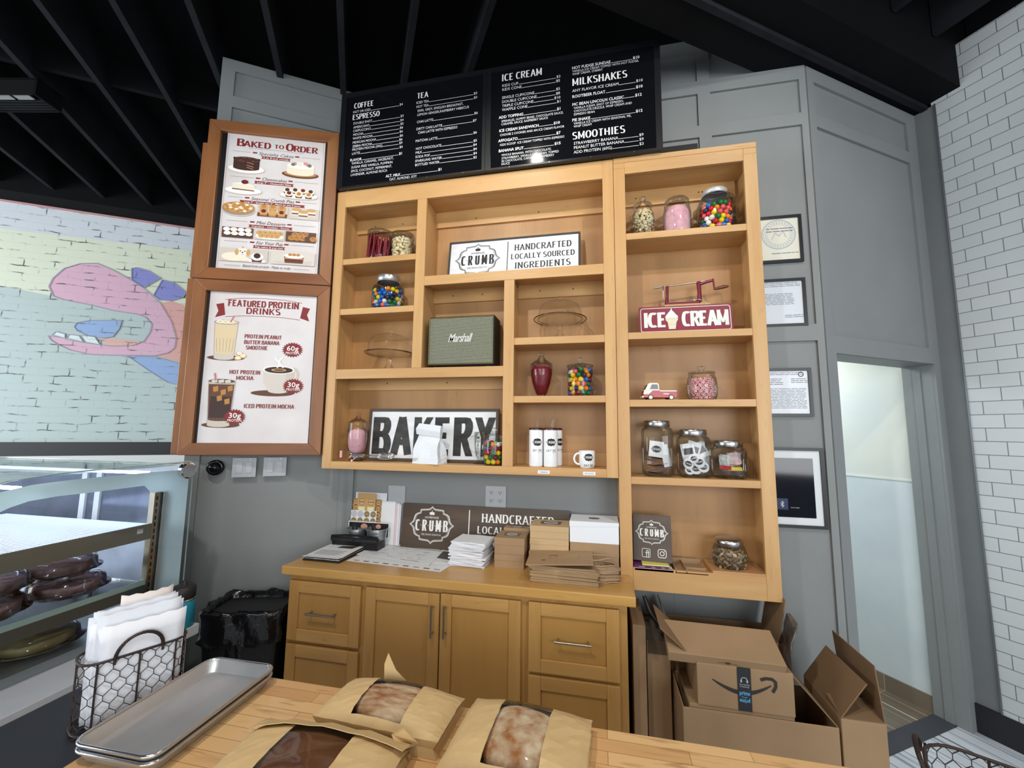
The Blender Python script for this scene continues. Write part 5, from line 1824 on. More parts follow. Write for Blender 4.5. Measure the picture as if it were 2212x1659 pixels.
# puppy and treats
a.rect('shade', .03, .50, .845, .938)
a.ell('cream', .17, .905, .12, .030)
a.ell('cream', .27, .918, .05, .014)
a.ell('cream', .25, .868, .065, .028)
a.ell('tan', .195, .872, .020, .022)
a.ell('tan', .305, .872, .020, .022)
a.ell('white', .25, .878, .034, .014)
a.ell('plum', .228, .864, .007, .004)
a.ell('plum', .272, .864, .007, .004)
a.ell('plum', .25, .873, .009, .005)
a.line('darkred', [(.235, .884), (.25, .888), (.265, .884)], .0022)
a.poly('pink', [(.235, .842), (.262, .842), (.250, .824)])
a.ell('white', .395, .926, .085, .014)
a.cup('white', 'brown', .395, .898, .062, 'darkbrown')
a.rect('ice', .53, .97, .845, .938)
a.poly('shade', [(.55, .918), (.95, .905), (.93, .935), (.62, .938)])
a.poly('brown', [(.66, .878), (.86, .878), (.85, .926), (.67, .926)])
a.rect('darkred', .665, .855, .905, .912)
a.rect('tan', .665, .855, .888, .896)
a.ell('white', .76, .876, .10, .016)
for u in (.72, .76, .80):
    a.ell('gold', u, .866, .020, .010)
a.text('plum', 'Baked from scratch - Made to order', .5, .972, .015, align='C', shear=.3, fit=.29)
a.line('line', [(.08, .967), (.24, .967)], .0016)
a.line('line', [(.76, .967), (.92, .967)], .0016)
a.mb.build('printing', PM, sh)

sheet2 = MB()
sheet2.box(-.712, -.084, .0165, .0195, 1.580, 2.520)
sh = sheet2.build('poster_sheet', [POST], fr2)
a = Pic(-.712, -.084, 1.580, 2.520, .0162)
# title ribbon
a.poly('maroon', [(.06, .085), (.13, .075), (.15, .155), (.06, .175), (.085, .13)])
a.poly('maroon', [(.94, .085), (.87, .075), (.85, .155), (.94, .175), (.915, .13)])
a.line('maroon', [(.14, .050), (.30, .036), (.5, .031), (.70, .036), (.86, .050)], .003)
a.line('maroon', [(.15, .168), (.30, .158), (.5, .154), (.70, .158), (.85, .168)], .003)
a.sign('maroon', 'FEATURED PROTEIN', .5, .094, .042, align='C', fit=.415, tv=.24, th=.17, gap=.10)
a.sign('maroon', 'DRINKS', .5, .142, .040, align='C', fit=.20, tv=.24, th=.17, gap=.10)
def burst(u, v, big, small):
    x, z = a.p(u, v)
    n = 22
    pts = []
    for i in range(2 * n):
        r_ = .064 if i % 2 == 0 else .051
        pts.append((x + r_ * math.cos(PI * i / n), z + r_ * .78 * math.sin(PI * i / n)))
    a.mb.poly(pts, a.yy(), PI_['maroon'])
    a.text('white', big, u, v + .006, .030, align='C', bold=.012, fit=.072)
    a.text('white', small, u, v + .030, .015, align='C', bold=.006, fit=.080)
def tumbler_pic(u0, u1, v0, v1, c, rim):
    um = (u0 + u1) / 2
    a.ell('brown', um + .02, v1, .17, .018)
    a.poly('shade', [(u0 - .004, v0), (u1 + .004, v0), (u1 - .02, v1), (u0 + .02, v1)])
    a.ell('shade', um, v1, (u1 - u0) / 2 - .02, .014)
    a.poly(c, [(u0 + .006, v0 + .02), (u1 - .006, v0 + .02), (u1 - .024, v1 - .035), (u0 + .024, v1 - .035)])
    a.ell(c, um, v1 - .035, (u1 - u0) / 2 - .024, .010)
    for i in range(6):
        uu = u0 + .03 + i * (u1 - u0 - .06) / 5
        a.line(rim, [(uu, v0 + .11), (um + (uu - um) * .86, v1 - .04)], .002)
    a.line(rim, [(u0 + .004, v0), (u0 + .02, v1)], .0018)
    a.line(rim, [(u1 - .004, v0), (u1 - .02, v1)], .0018)
    a.ell(rim, um, v0, (u1 - u0) / 2 + .004, .016)
    a.ell(c, um, v0, (u1 - u0) / 2 - .006, .012)
tumbler_pic(.06, .28, .205, .445, 'latte', 'grey')
for u in (.11, .16, .21):
    a.ell('cream', u, .202, .032, .012)
    a.ell('latte', u, .202, .016, .006)
a.line('pink', [(.205, .205), (.235, .160)], .011)
for q in range(4):
    a.line('maroon', [(.208 + q * .007, .198 - q * .011), (.216 + q * .007, .194 - q * .011)], .004)
for u, v in ((.31, .415), (.345, .43), (.30, .445)):
    a.ell('tan', u, v, .034, .015)
    a.ell('cream', u, v - .003, .026, .011)
a.sign('maroon', 'PROTEIN PEANUT', .345, .308, .025, fit=.215, tv=.21, th=.15, gap=.11)
a.sign('maroon', 'BUTTER BANANA', .345, .347, .025, fit=.205, tv=.21, th=.15, gap=.11)
a.sign('maroon', 'SMOOTHIE', .365, .384, .025, fit=.125, tv=.21, th=.15, gap=.11)
burst(.80, .376, '60g', 'PROTEIN')
a.sign('maroon', 'HOT PROTEIN', .235, .550, .025, fit=.175, tv=.21, th=.15, gap=.11)
a.sign('maroon', 'MOCHA', .30, .588, .025, fit=.098, tv=.21, th=.15, gap=.11)
a.ell('brown', .64, .672, .20, .020)
a.mb.line([a.p(.82 + .045 * math.sin(t), .545 - .042 * math.cos(t)) for t in [PI * i / 10 for i in range(11)]], .014, a.yy(), PI_['shade'])
a.poly('ice', [(.54, .515), (.83, .515), (.825, .60), (.78, .655), (.60, .655), (.55, .60)])
a.ell('ice', .69, .655, .095, .018)
a.poly('shade', [(.76, .53), (.83, .53), (.825, .60), (.78, .655), (.74, .66)])
a.ell('white', .685, .515, .148, .028)
a.ell('darkbrown', .685, .516, .132, .022)
a.ell('tan', .685, .516, .07, .010)
a.ell('brown', .685, .516, .05, .006)
for k in (0, 1):
    a.mb.line([a.p(.665 + .04 * k + .022 * math.sin(i * .8 + k * 2), .500 - .012 * i) for i in range(7)], .010, a.yy(), PI_['white'])
burst(.83, .622, '30g', 'PROTEIN')
tumbler_pic(.055, .295, .600, .885, 'brown', 'grey')
a.rect('darkbrown', .085, .27, .70, .84)
for u, v in ((.10, .64), (.17, .66), (.23, .635), (.14, .70), (.21, .72)):
    a.poly('gold', [(u, v), (u + .045, v - .01), (u + .05, v + .025), (u + .008, v + .032)])
for u in (.11, .17, .23):
    a.poly('ice', [(u - .03, .595), (u + .02, .588), (u + .028, .607), (u - .02, .612)])
a.line('pink', [(.12, .60), (.105, .548)], .011)
for q in range(4):
    a.line('maroon', [(.112 - q * .003, .590 - q * .012), (.122 - q * .003, .586 - q * .012)], .004)
a.sign('maroon', 'ICED PROTEIN MOCHA', .39, .772, .025, fit=.29, tv=.21, th=.15, gap=.11)
burst(.315, .832, '30g', 'PROTEIN')
a.mb.build('printing', PM, sh)

# ------------------------------------------------------------------ switches, camera dome, sockets
PLATE = mat('grey_cover_plate', (178, 182, 186), .4)
def wallbox(name, label, cat, M, w, h, kids):
    o = thing(name, label, cat)
    o.matrix_world = M
    mb = MB()
    mb.box(-w / 2, w / 2, -.006, 0, -h / 2, h / 2)
    for sx in (-1, 1):
        for sz in (-1, 1):
            mb.cyl((sx * w * .24, -.0068, sz * h * .42), (sx * w * .24, -.006, sz * h * .42), .0025, n=8, mi=1)
    mb.build('cover_plate', [PLATE, STEEL], o, bevel=.0015)
    for k in kids:
        mb = MB()
        if k[0] == 'rocker':
            mb.box(k[1] - .016, k[1] + .016, -.0095, -.004, -.033, .033)
            mb.build('rocker', [mat('grey_rocker', (186, 190, 194), .35)], o, bevel=.001)
        elif k[0] == 'rocker_pair':
            mb.box(k[1] - .016, k[1] + .016, -.0095, -.004, .0, .033)
            mb.box(k[1] - .016, k[1] + .016, -.008, -.004, -.033, .0)
            mb.build('rocker', [MATS['grey_rocker']], o, bevel=.001)
        else:
            x, z = k[1], k[2]
            mb.box(x - .017, x + .017, -.008, -.004, z - .014, z + .014)
            mb.box(x - .008, x - .005, -.0084, -.006, z - .002, z + .008, 1)
            mb.box(x + .005, x + .008, -.0084, -.006, z - .002, z + .008, 1)
            mb.cyl((x, -.0084, z - .008), (x, -.006, z - .008), .003, n=8, mi=1)
            mb.build('socket', [PLATE, BLACK], o)
    return o
wallbox('light_switch', 'grey two rocker light switch beside the black dome camera', 'light switch', MA @ T(-.607, 0, 1.428), .128, .118, [('rocker', -.026), ('rocker', .026)])
wallbox('light_switch', 'grey two rocker light switch nearest the shelf corner', 'light switch', MA @ T(-.440, 0, 1.430), .128, .118, [('rocker', -.026), ('rocker_pair', .026)])
wallbox('power_outlet', 'grey four socket outlet above the long dark sign', 'outlet', T(1.062, WY, 1.267), .130, .128, [('s', -.028, .024), ('s', .028, .024), ('s', -.028, -.024), ('s', .028, -.024)])
wallbox('blank_plate', 'blank grey cover plate on the wall beside the paper stand', 'cover plate', T(.401, WY, 1.252), .118, .114, [])
dc = thing('dome_camera', 'small glossy black dome camera on the grey wall', 'camera')
dc.matrix_world = MA @ T(-.757, 0, 1.431)
mb = MB()
mb.M = T(0, 0, 0, 0, PI / 2)
mb.lathe([(.046, 0), (.046, .014), (.040, .022), (.034, .022)], 36)
mb.build('base_ring', [BLACKG], dc)
mb = MB()
mb.M = T(0, 0, 0, 0, PI / 2)
mb.lathe([(.034, .020), (.030, .034), (.020, .044), (.008, .048), (0, .0485)], 32)
mb.build('lens_dome', [mat('smoked_dome', (30, 32, 34), .03, .6)], dc)

# ------------------------------------------------------------------ framed papers on the wall beside the tall shelves
FRB = mat('thin_black_frame', (22, 23, 26), .35)
PAPC = mat('certificate_cream', (232, 230, 214), .25)
PAPW = mat('certificate_white', (220, 226, 234), .25)
TXTG = mat('printed_grey', (120, 126, 138), .5)
def cert(name, label, cat, x0, x1, z0, z1, m, mat_w=0):
    t = thing(name, label, cat, ((x0 + x1) / 2, WY, (z0 + z1) / 2))
    w, h = (x1 - x0) / 2, (z1 - z0) / 2
    f = .016
    mb = MB()
    for a_ in ((-w, w, h - f, h), (-w, w, -h, -h + f), (-w, -w + f, -h + f, h - f), (w - f, w, -h + f, h - f)):
        mb.box(a_[0], a_[1], -.018, -.0005, a_[2], a_[3])
    mb.build('frame', [FRB], t)
    mb = MB()
    mb.box(-w + f, w - f, -.010, -.002, -h + f, h - f)
    mb.build('paper', [m], t)
    return t, w - f, h - f
def textlines(mb, x0, x1, z1, n, dz, y, mi, seed):
    R_ = random.Random(seed)
    for i in range(n):
        x = x0
        while x < x1 - .01:
            l = R_.uniform(.012, .05)
            mb.rect(x, min(x1, x + l), z1 - i * dz, z1 - i * dz + dz * .35, y, mi)
            x += l + .004
        if R_.random() < .15:
            x1b = x1
c1, w, h = cert('framed_certificate', 'topmost framed paper, cream with a round blue seal', 'certificate', 2.548, 2.830, 2.637, 2.916, PAPC)
mb = MB()
for r_, wd in ((.086, .004), (.078, .0015), (.060, .0015)):
    mb.line([(.022 + r_ * math.cos(2 * PI * i / 40), .03 + r_ * math.sin(2 * PI * i / 40)) for i in range(40)], wd, -.0104, 0, closed=True)
for i in range(30):
    q = 2 * PI * i / 30
    mb.ell(.022 + .069 * math.cos(q), .03 + .069 * math.sin(q), .0035, .0035, -.0104, 0, 6)
mb.line([(-.015, .0), (.005, .04), (.025, .02), (.045, .05), (.06, .01)], .003, -.0104, 0)
textlines(mb, -.04, .10, .062, 2, .016, -.0105, 1, 1)
textlines(mb, -.02, .12, -.085, 1, .012, -.0105, 1, 2)
mb.build('printing', [mat('seal_blue', (150, 166, 190), .4), TXTG], c1)
c2, w, h = cert('framed_certificate', 'framed white letter hanging under the sealed certificate', 'certificate', 2.548, 2.828, 2.266, 2.542, PAPW)
mb = MB()
textlines(mb, -.10, .115, .112, 3, .009, -.0104, 0, 3)
textlines(mb, -.12, .08, .050, 8, .0085, -.0104, 0, 4)
textlines(mb, .03, .13, -.075, 2, .010, -.0104, 0, 5)
mb.build('printing', [TXTG], c2)
c3, w, h = cert('framed_certificate', 'framed permit full of small print under the wall rail', 'certificate', 2.548, 2.826, 1.765, 2.032, PAPW)
mb = MB()
textlines(mb, -.11, .10, .105, 2, .009, -.0104, 0, 6)
textlines(mb, -.11, .0, .072, 4, .010, -.0104, 0, 7)
textlines(mb, .04, .12, .072, 3, .010, -.0104, 0, 8)
textlines(mb, -.11, .11, .018, 14, .0082, -.0104, 0, 9)
mb.line([(.09 + .012 * math.cos(2 * PI * i / 16), .098 + .012 * math.sin(2 * PI * i / 16)) for i in range(16)], .004, -.0105, 1, closed=True)
mb.build('printing', [TXTG, INK], c3)
c4, w, h = cert('wall_tablet', 'black screen in a white mat and thin black frame, lowest of the four', 'screen', 2.548, 2.856, 1.176, 1.597, mat('screen_mat_white', (226, 230, 234), .4))
mb = MB()
mb.box(-w + .035, w - .035, -.0125, -.010, -h + .038, h - .040)
mb.build('screen', [mat('dark_screen', (12, 14, 26), .06)], c4)
mb = MB()
mb.rect(-.088, -.028, -.118, -.060, -.0127, 0)
mb.line([(-.064, -.098), (-.048, -.082), (-.056, -.074), (-.056, -.106), (-.048, -.098), (-.064, -.082)], .0024, -.0129, 1)
mb.text('Not Provided', -.016, -.108, .005, -.0127, 1, fit=.04)
mb.build('screen_display', [mat('dialog_blue', (38, 52, 92), .2), WINK], c4)
mb = MB()
mb.box(2.09, 2.30, WY - .012, WY, 3.20, 3.428)
o = mb.build('wall_speaker', [BLACK], bevel=.002)
tag(o, 'black box on the grey wall just above the tall shelf unit', 'wall speaker')
dcl = thing('door_closer_arm', 'black door closer bracket at the top of the doorway', 'bracket')
dcl.matrix_world = MC @ T(.078, .10, 2.06)
mb = MB()
mb.box(.002, .03, -.02, .12, .0, .05)
mb.build('closer_body', [BLACK], dcl)
mb = MB()
mb.tube([(.02, -.01, .045), (.06, -.02, .03), (.11, -.02, -.012)], .008, 6)
mb.build('arm', [BLACK], dcl)
# ------------------------------------------------------------------ papers, boxes and bags on the counter
KZ = .938
tb = thing('tablet', 'tablet in a black case under the printed flyer at the counter end', 'tablet', (.172, -.005, KZ), -.02)
mb = MB()
mb.box(-.118, .118, -.185, .170, 0, .009)
mb.build('case', [mat('black_tablet_case', (24, 24, 26), .5)], tb, bevel=.004)
mb = MB()
mb.box(-.112, .112, -.180, .165, .0092, .016)
mb.build('tablet_body', [mat('tablet_silver', (196, 198, 202), .25, .8, rgb2=(150, 120, 110), vscale=9)], tb, bevel=.003)
mb = MB()
N_ = 10
vs = []
for i in range(N_ + 1):
    y = -.188 + .37 * i / N_
    zz = .0185 + .006 * math.sin(i / N_ * 2.4) + (.006 if i == 0 else 0)
    vs += [(-.118, y, zz), (.112, y, zz + .001)]
mb.add(vs, [(2 * i, 2 * i + 1, 2 * i + 3, 2 * i + 2) for i in range(N_)])
fl = mb.build('flyer', [WHITEP], solid=.001)
fl.location = (.172, -.005, KZ)
fl.rotation_euler = (0, 0, -.02)
tag(fl, 'white printed flyer with a red heading lying on the tablet', 'flyer')
mb = MB()
mb.add([(-.05, .10, .0262), (-.02, .10, .0262), (-.02, .135, .0262), (-.05, .135, .0262)], [(0, 1, 2, 3)], 0)
for k in range(2):
    mb.add([(-.01, .10 + .02 * k, .0262), (.085, .10 + .02 * k, .0262), (.085, .112 + .02 * k, .0262), (-.01, .112 + .02 * k, .0262)], [(0, 1, 2, 3)], 0)
mb.add([(-.03, .0, .0262), (.07, .0, .0262), (.085, .06, .0262), (-.02, .035, .0262)], [(0, 1, 2, 3)], 1)
for k in range(6):
    mb.add([(-.09, -.06 - .015 * k, .0262), (.08 - .02 * (k % 2), -.06 - .015 * k, .0262), (.08 - .02 * (k % 2), -.056 - .015 * k, .0262), (-.09, -.056 - .015 * k, .0262)], [(0, 1, 2, 3)], 2)
mb.build('flyer_printing', [mat('flyer_red', (196, 60, 44), .5), mat('flyer_photo', (70, 62, 46), .5), mat('flyer_grey', (170, 180, 186), .5)], fl)
pp = thing('desk_tray', 'black plastic tray with a ribbed front behind the tablet', 'tray', (.222, .080, KZ))
mb = MB()
mb.box(-.155, .155, -.03, .06, 0, .05)
mb.box(-.158, .158, -.04, -.02, .05, .078)
mb.box(-.150, -.01, -.042, -.038, .054, .070, 1)
mb.box(.01, .150, -.042, -.038, .054, .070, 1)
mb.build('tray_body', [mat('tray_black', (20, 20, 22), .3), mat('tray_panel', (40, 42, 42), .2)], pp, bevel=.005)
mb = MB()
mb.tube([(-.155, -.035, .080), (-.06, -.036, .088), (.06, -.036, .088), (.155, -.035, .080)], .006, 8)
mb.build('front_rim', [MATS['tray_black']], pp)
TIN = mat('galvanised_tin', (178, 186, 190), .3, .85, var=.25, vscale=12)
for x, r_, h_, lb in ((.176, .062, .112, 'shallow galvanised tin tub behind the black tray'), (.318, .066, .118, 'ribbed galvanised tin tub beside the white papers')):
    t = thing('tin_tub', lb, 'tub', (x, .145 if x < .2 else .142, KZ + .0))
    mb = MB()
    mb.lathe([(0, 0), (r_ * .78, 0), (r_ * .80, .004), (r_ * .97, h_ - .012), (r_ * .96, h_ - .004), (r_ * .9, h_ - .004), (r_ * .76, .006), (0, .006)], 36)
    mb.build('tub_body', [TIN], t)
    mb = MB()
    mb.tube([(r_ * math.cos(2 * PI * i / 36), r_ * math.sin(2 * PI * i / 36), h_ - .004) for i in range(36)], .004, 6, closed=True)
    for q in (.7, .8):
        mb.tube([((r_ * .85 + .004) * math.cos(2 * PI * i / 36), (r_ * .85 + .004) * math.sin(2 * PI * i / 36), h_ * q) for i in range(36)], .0025, 6, closed=True) if x > .2 else None
    mb.build('rim', [TIN], t)
def sheet(name, label, cat, x0, x1, z0, z1, y, m, lean=-.04, prints=None, pm=(), th=.0015, group=None):
    o_ = MB()
    o_.box(-(x1 - x0) / 2, (x1 - x0) / 2, -th / 2, th / 2, 0, z1 - z0)
    o = o_.build(name, [m])
    o.location = ((x0 + x1) / 2, y, z0)
    o.rotation_euler = (lean, 0, 0)
    tag(o, label, cat, group)
    if prints:
        q = MB()
        prints(q, (x1 - x0) / 2, z1 - z0, -th / 2 - .0004)
        q.build('printing', list(pm), o)
    return o
GOLDK = mat('gold_sticker', (150, 124, 70), .5)
CREAMS = mat('cream_label', (232, 226, 172), .6)
KTAN = mat('kraft_sheet', (196, 156, 102), .7)
DKB = mat('kraft_print_brown', (92, 66, 44), .6)
sheet('paper_sheet', 'plain white sheet leaning on the wall behind the sticker sheets', 'paper', .112, .336, .98, 1.258, .206, WHITEP)
def rings(nx, nz, r_, ci, fill=None):
    def f(q, w, h, y):
        for i in range(nx):
            for k in range(nz):
                cx_, cz_ = -w + 2 * w * (i + .5) / nx, h * (k + .5) / nz
                if fill is not None:
                    q.ell(cx_, cz_, r_, r_, y, fill if not (k >= nz - 1 and i < nx / 2) else ci, 18)
                q.line([(cx_ + r_ * math.cos(2 * PI * t / 18), cz_ + r_ * math.sin(2 * PI * t / 18)) for t in range(18)], .003, y - .0003, ci, closed=True)
                q.line([(cx_ - r_ * .5, cz_), (cx_ + r_ * .5, cz_)], .003, y - .0003, ci)
    return f
sheet('sticker_sheet', 'kraft sheet of round stickers, widest of the leaning sheets', 'sticker sheet', .101, .305, .98, 1.217, .196, KTAN, prints=rings(5, 6, .019, 0), pm=[DKB])
def tagp(q, w, h, y):
    for sx in (-.5, .5):
        q.ell(sx * w, h - .055, .026, .026, y, 1, 20)
        q.line([(sx * w + .021 * math.cos(2 * PI * t / 18), h - .055 + .021 * math.sin(2 * PI * t / 18)) for t in range(18)], .002, y - .0003, 0, closed=True)
        q.rect(sx * w - .018, sx * w + .018, h - .057, h - .053, y - .0003, 0)
        q.poly([(sx * w - .027, h - .135), (sx * w + .027, h - .135), (sx * w + .022, h - .095), (sx * w + .027, h - .085), (sx * w - .027, h - .085), (sx * w - .022, h - .095)], y, 2)
sheet('tag_card', 'kraft card of gift tags with cream labels, tallest leaning card', 'tag card', .140, .268, 1.00, 1.256, .186, KTAN, prints=tagp, pm=[DKB, mat('kraft_light', (204, 166, 116), .7), CREAMS])
sheet('sticker_sheet', 'white sheet of gold round stickers in front of the kraft sheets', 'sticker sheet', .106, .287, 1.02, 1.149, .176, WHITEP, prints=rings(4, 3, .020, 0, 1), pm=[mat('pale_ring', (196, 196, 204), .6), GOLDK])
def photop(q, w, h, y):
    q.rect(-w + .006, w - .004, .004, h - .006, y, 0)
    q.ell(-.03, h - .030, .024, .018, y - .0004, 1, 16)
    q.ell(.07, h - .026, .018, .014, y - .0004, 1, 16)
    q.rect(-.075, -.03, h - .06, h - .04, y - .0004, 2)
sheet('photo_card', 'dark photo card standing behind the tin tubs', 'card', .098, .384, .99, 1.083, .166 + .0, mat('photo_card_white', (228, 226, 222), .5), prints=photop, pm=[mat('photo_dark', (30, 26, 28), .4), mat('photo_skin', (206, 150, 130), .5), mat('photo_grey', (120, 120, 126), .5)])
for i in range(4):
    sheet('envelope', 'white envelope in the bundle standing beside the long dark sign', 'envelope', .305 + .012 * i, .402 + .012 * i, KZ + .001, 1.210 - .006 * i, .196 + .004 * i, [WHITEP, PALEP, WHITEP, mat('envelope_white', (222, 220, 230), .6)][i], lean=-.05, group='envelopes beside the dark sign')
# place mats
def flat_sheet(name, label, cat, pts, z, m, prints=None, pm=()):
    q = MB()
    q.zprism(pts, z, z + .0012)
    o = q.build(name, [m])
    tag(o, label, cat)
    if prints:
        w = MB()
        prints(w, z + .0017)
        w.build('printing', list(pm), o)
    return o
GP = [mat('mat_green', (110, 140, 100), .6), mat('mat_grey', (150, 156, 164), .6), mat('mat_dark', (90, 84, 84), .6)]
flat_sheet('place_mat', 'lowest white place mat with pictures along its edge', 'place mat', [(.293, -.135), (.873, -.185), (.887, -.077), (.76, .19), (.34, .25)], KZ + .0005, WHITEP,
           lambda w, z: [w.add([(x, y, z), (x + .035, y - .003, z), (x + .035, y + .010, z), (x, y + .012, z)], [(0, 1, 2, 3)], 2 if i % 2 else 1) for i, (x, y) in enumerate([(.33 + .062 * k, -.125 - .0050 * k) for k in range(9)])], GP)
flat_sheet('place_mat', 'white place mat with a dark photo corner by the napkins', 'place mat', [(.60, -.06), (.882, -.06), (.79, .207), (.62, .20)], KZ + .0022, WHITEP,
           lambda w, z: w.add([(.755, .02, z), (.868, .0, z), (.795, .15, z), (.74, .15, z)], [(0, 1, 2, 3)], 2), GP)
def mats(w, z):
    def P(u, v):
        a_, b_, c_, d_ = Vector((.275, -.031)), Vector((.781, -.122)), Vector((.755, .18)), Vector((.321, .23))
        q = a_.lerp(b_, u).lerp(d_.lerp(c_, u), v)
        return (q.x, q.y, z)
    def quad(u0, u1, v0, v1, mi):
        w.add([P(u0, v0), P(u1, v0), P(u1, v1), P(u0, v1)], [(0, 1, 2, 3)], mi)
    quad(.10, .98, .86, .885, 0)
    quad(.06, .11, .92, .96, 0)
    quad(.93, .97, .93, .97, 0)
    R_ = random.Random(4)
    for i in range(34):
        u, v = R_.uniform(.06, .8), R_.uniform(.1, .8)
        l = R_.uniform(.03, .14)
        quad(u, u + l, v, v + .006, 1)
        if i % 3 == 0:
            quad(u, u + .004, v, v + .06, 1)
    quad(.80, .803, .1, .84, 1)
    quad(.07, .32, .30, .312, 2)
    quad(.6, .85, .1, .112, 2)
flat_sheet('place_mat', 'topmost white place mat with a green printed line', 'place mat', [(.275, -.031), (.781, -.122), (.755, .18), (.321, .23)], KZ + .0042, WHITEP, mats, GP)

# long dark shop sign leaning on the wall
s5 = wood_sign('shop_sign', 'long dark stained sign with white badge leaning behind the counter boxes', (.990, .182, KZ + .001), 1.055, .268, 0, DARKW, None, lean=-.09, depth=.02)
mb = MB()
badge(mb, -.328, .144, .148, -.0108, 0)
mb.rect(-.088, -.082, .02, .245, -.0108, 0)
for t_, z_, f_, h_ in (('HANDCRAFTED', .178, .44, .050), ('LOCALLY SOURCED', .112, .49, .042), ('INGREDIENTS', .040, .44, .050)):
    sign_text(mb, t_, .215, z_, h_, -.0108, 0, fit=f_, align='C', tv=.19, th=.10, serif=.13, gap=.13)
mb.build('lettering', [WINK], s5)

# stack of folded napkins
R_ = random.Random(12)
NAP = [mat('napkin_white', (234, 236, 240), .8, bump=.2, bscale=30), mat('napkin_cool', (222, 226, 234), .8, bump=.2, bscale=30)]
proto = []
for v in range(3):
    q = MB()
    for k in range(2):
        N_ = 9
        P = []
        for i in range(N_ + 1):
            x = -.098 + .196 * i / N_
            P.append((x, .0042 * k + .0012 * math.sin(3.0 * i / N_ * (1 + v) + v + k)))
        vs = []
        for (x, zz) in P:
            vs += [(x, -.082, zz), (x, .085, zz), (x, .085, zz + .0036), (x, -.082, zz + .0036)]
        fs = []
        for i in range(N_):
            a_, b_ = 4 * i, 4 * i + 4
            fs += [(a_, b_, b_ + 3, a_ + 3), (a_ + 1, a_ + 2, b_ + 2, b_ + 1), (a_ + 3, b_ + 3, b_ + 2, a_ + 2), (a_, a_ + 1, b_ + 1, b_)]
        fs += [(0, 3, 2, 1), (4 * N_, 4 * N_ + 1, 4 * N_ + 2, 4 * N_ + 3)]
        q.add(vs, fs)
    q.cyl((-.098, -.081, .0038), (-.098, .084, .0038), .0036, n=8)
    proto.append(q.build('folded_napkin', [NAP[v % 2]]))
for i in range(15):
    v = i % 3
    o = proto[v] if i < 3 else proto[v].copy()
    if i >= 3:
        COL.objects.link(o)
    o.location = (.985 + R_.uniform(-.010, .010) + .0035 * (i > 10), .0 + R_.uniform(-.006, .006), KZ + .0005 + i * .0086)
    o.rotation_euler = (0, 0, -.06 + R_.uniform(-.05, .05))
    tag(o, 'white folded napkin in the stack between the mats and kraft boxes' if i < 14 else 'topmost white folded napkin of the counter stack', 'napkin', 'folded napkins on the counter')

# bakery boxes
def tape(par, w, d, z, oval=True):
    q = MB()
    q.zprism([(-w * .62, -d * .55), (w * .62, -d * .55), (w * .70, d * .6), (-w * .70, d * .6)], z, z + .0006)
    q2 = q.build('label', [mat('grey_brown_label', (112, 98, 84), .6)], par)
    q = MB()
    pts = [(w * .46 * math.cos(2 * PI * i / 24), d * .42 * math.sin(2 * PI * i / 24)) for i in range(24)]
    q.add([(x, y, z + .0009) for x, y in pts], [tuple(range(24))], 0)
    q.add([(x * .78, y * .62, z + .0012) for x, y in pts], [tuple(range(24))], 1)
    for i in range(5):
        q.add([(-w * .24 + i * w * .11, -d * .12, z + .0015), (-w * .18 + i * w * .11, -d * .12, z + .0015), (-w * .18 + i * w * .11, d * .12, z + .0015), (-w * .24 + i * w * .11, d * .12, z + .0015)], [(0, 1, 2, 3)], 0)
    q.build('badge_print', [WINK, INK], q2)
def pie_box(label, x0, x1, y0, y1, z0, z1, m=KRAFT, lab=False, group=None, rz=0, dark=None):
    t = thing('pie_box', label, 'box', ((x0 + x1) / 2, (y0 + y1) / 2, z0), rz, group)
    w, d, h = (x1 - x0) / 2, (y1 - y0) / 2, z1 - z0
    q = MB()
    q.box(-w + .001, w - .001, -d + .001, d - .001, 0, h - .004)
    q.build('box_body', [m], t, bevel=.0012)
    q = MB()
    q.box(-w, w, -d, d, h - .003, h)
    q.box(-w, w, -d - .0008, -d + .0004, h * .56, h - .002)
    q.build('lid', [m], t, bevel=.0008)
    if lab:
        tape(t, w * .8, d * .75, h + .0004)
    return t
pie_box('small kraft pie box, lower of the pair beside the napkins', 1.126, 1.290, -.050, .110, KZ, 1.010)
pie_box('small kraft pie box with a badge label, upper of the pair beside the napkins', 1.125, 1.291, -.050, .110, 1.0105, 1.096, lab=True)
pie_box('kraft pie box lying low behind the small pair', 1.150, 1.298, .115, .170, KZ, 1.036)
pie_box('kraft pie box with a badge label behind the small pair', 1.140, 1.290, .113, .172, 1.0365, 1.112, lab=True)
KL = mat('light_kraft_box', (200, 170, 128), .7, var=.06, vscale=5)
pie_box('light kraft pie box, lowest of the middle stack of three', 1.308, 1.526, -.005, .170, KZ, 1.022, KL)
pie_box('light kraft pie box, second of the middle stack of three', 1.312, 1.524, .0, .170, 1.0225, 1.091, KL)
pie_box('light kraft pie box with a badge label on top of the middle stack', 1.312, 1.525, .0, .172, 1.0915, 1.158, KL, lab=True)
pie_box('large brown cake box under the big white box', 1.530, 1.784, .0, .186, KZ, 1.084)
wbx = thing('cake_box', 'big white cake box with an oval badge beside the tall shelves', 'box', (1.657, .093, 1.0845))
mb = MB()
mb.box(-.128, .128, -.093, .093, 0, .107)
mb.build('box_body', [mat('white_card', (230, 234, 240), .6)], wbx, bevel=.0015)
mb = MB()
mb.box(-.129, .129, -.094, .094, .104, .110)
mb.add([(-.129, -.0945, .080), (.129, -.0945, .092), (.129, -.0945, .110), (-.129, -.0945, .110)], [(0, 1, 2, 3)])
ld = mb.build('lid', [MATS['white_card']], wbx, bevel=.001)
q = MB()
q.add([(.03 * math.cos(2 * PI * i / 24), .022 * math.sin(2 * PI * i / 24), .1108) for i in range(24)], [tuple(range(24))], 0)
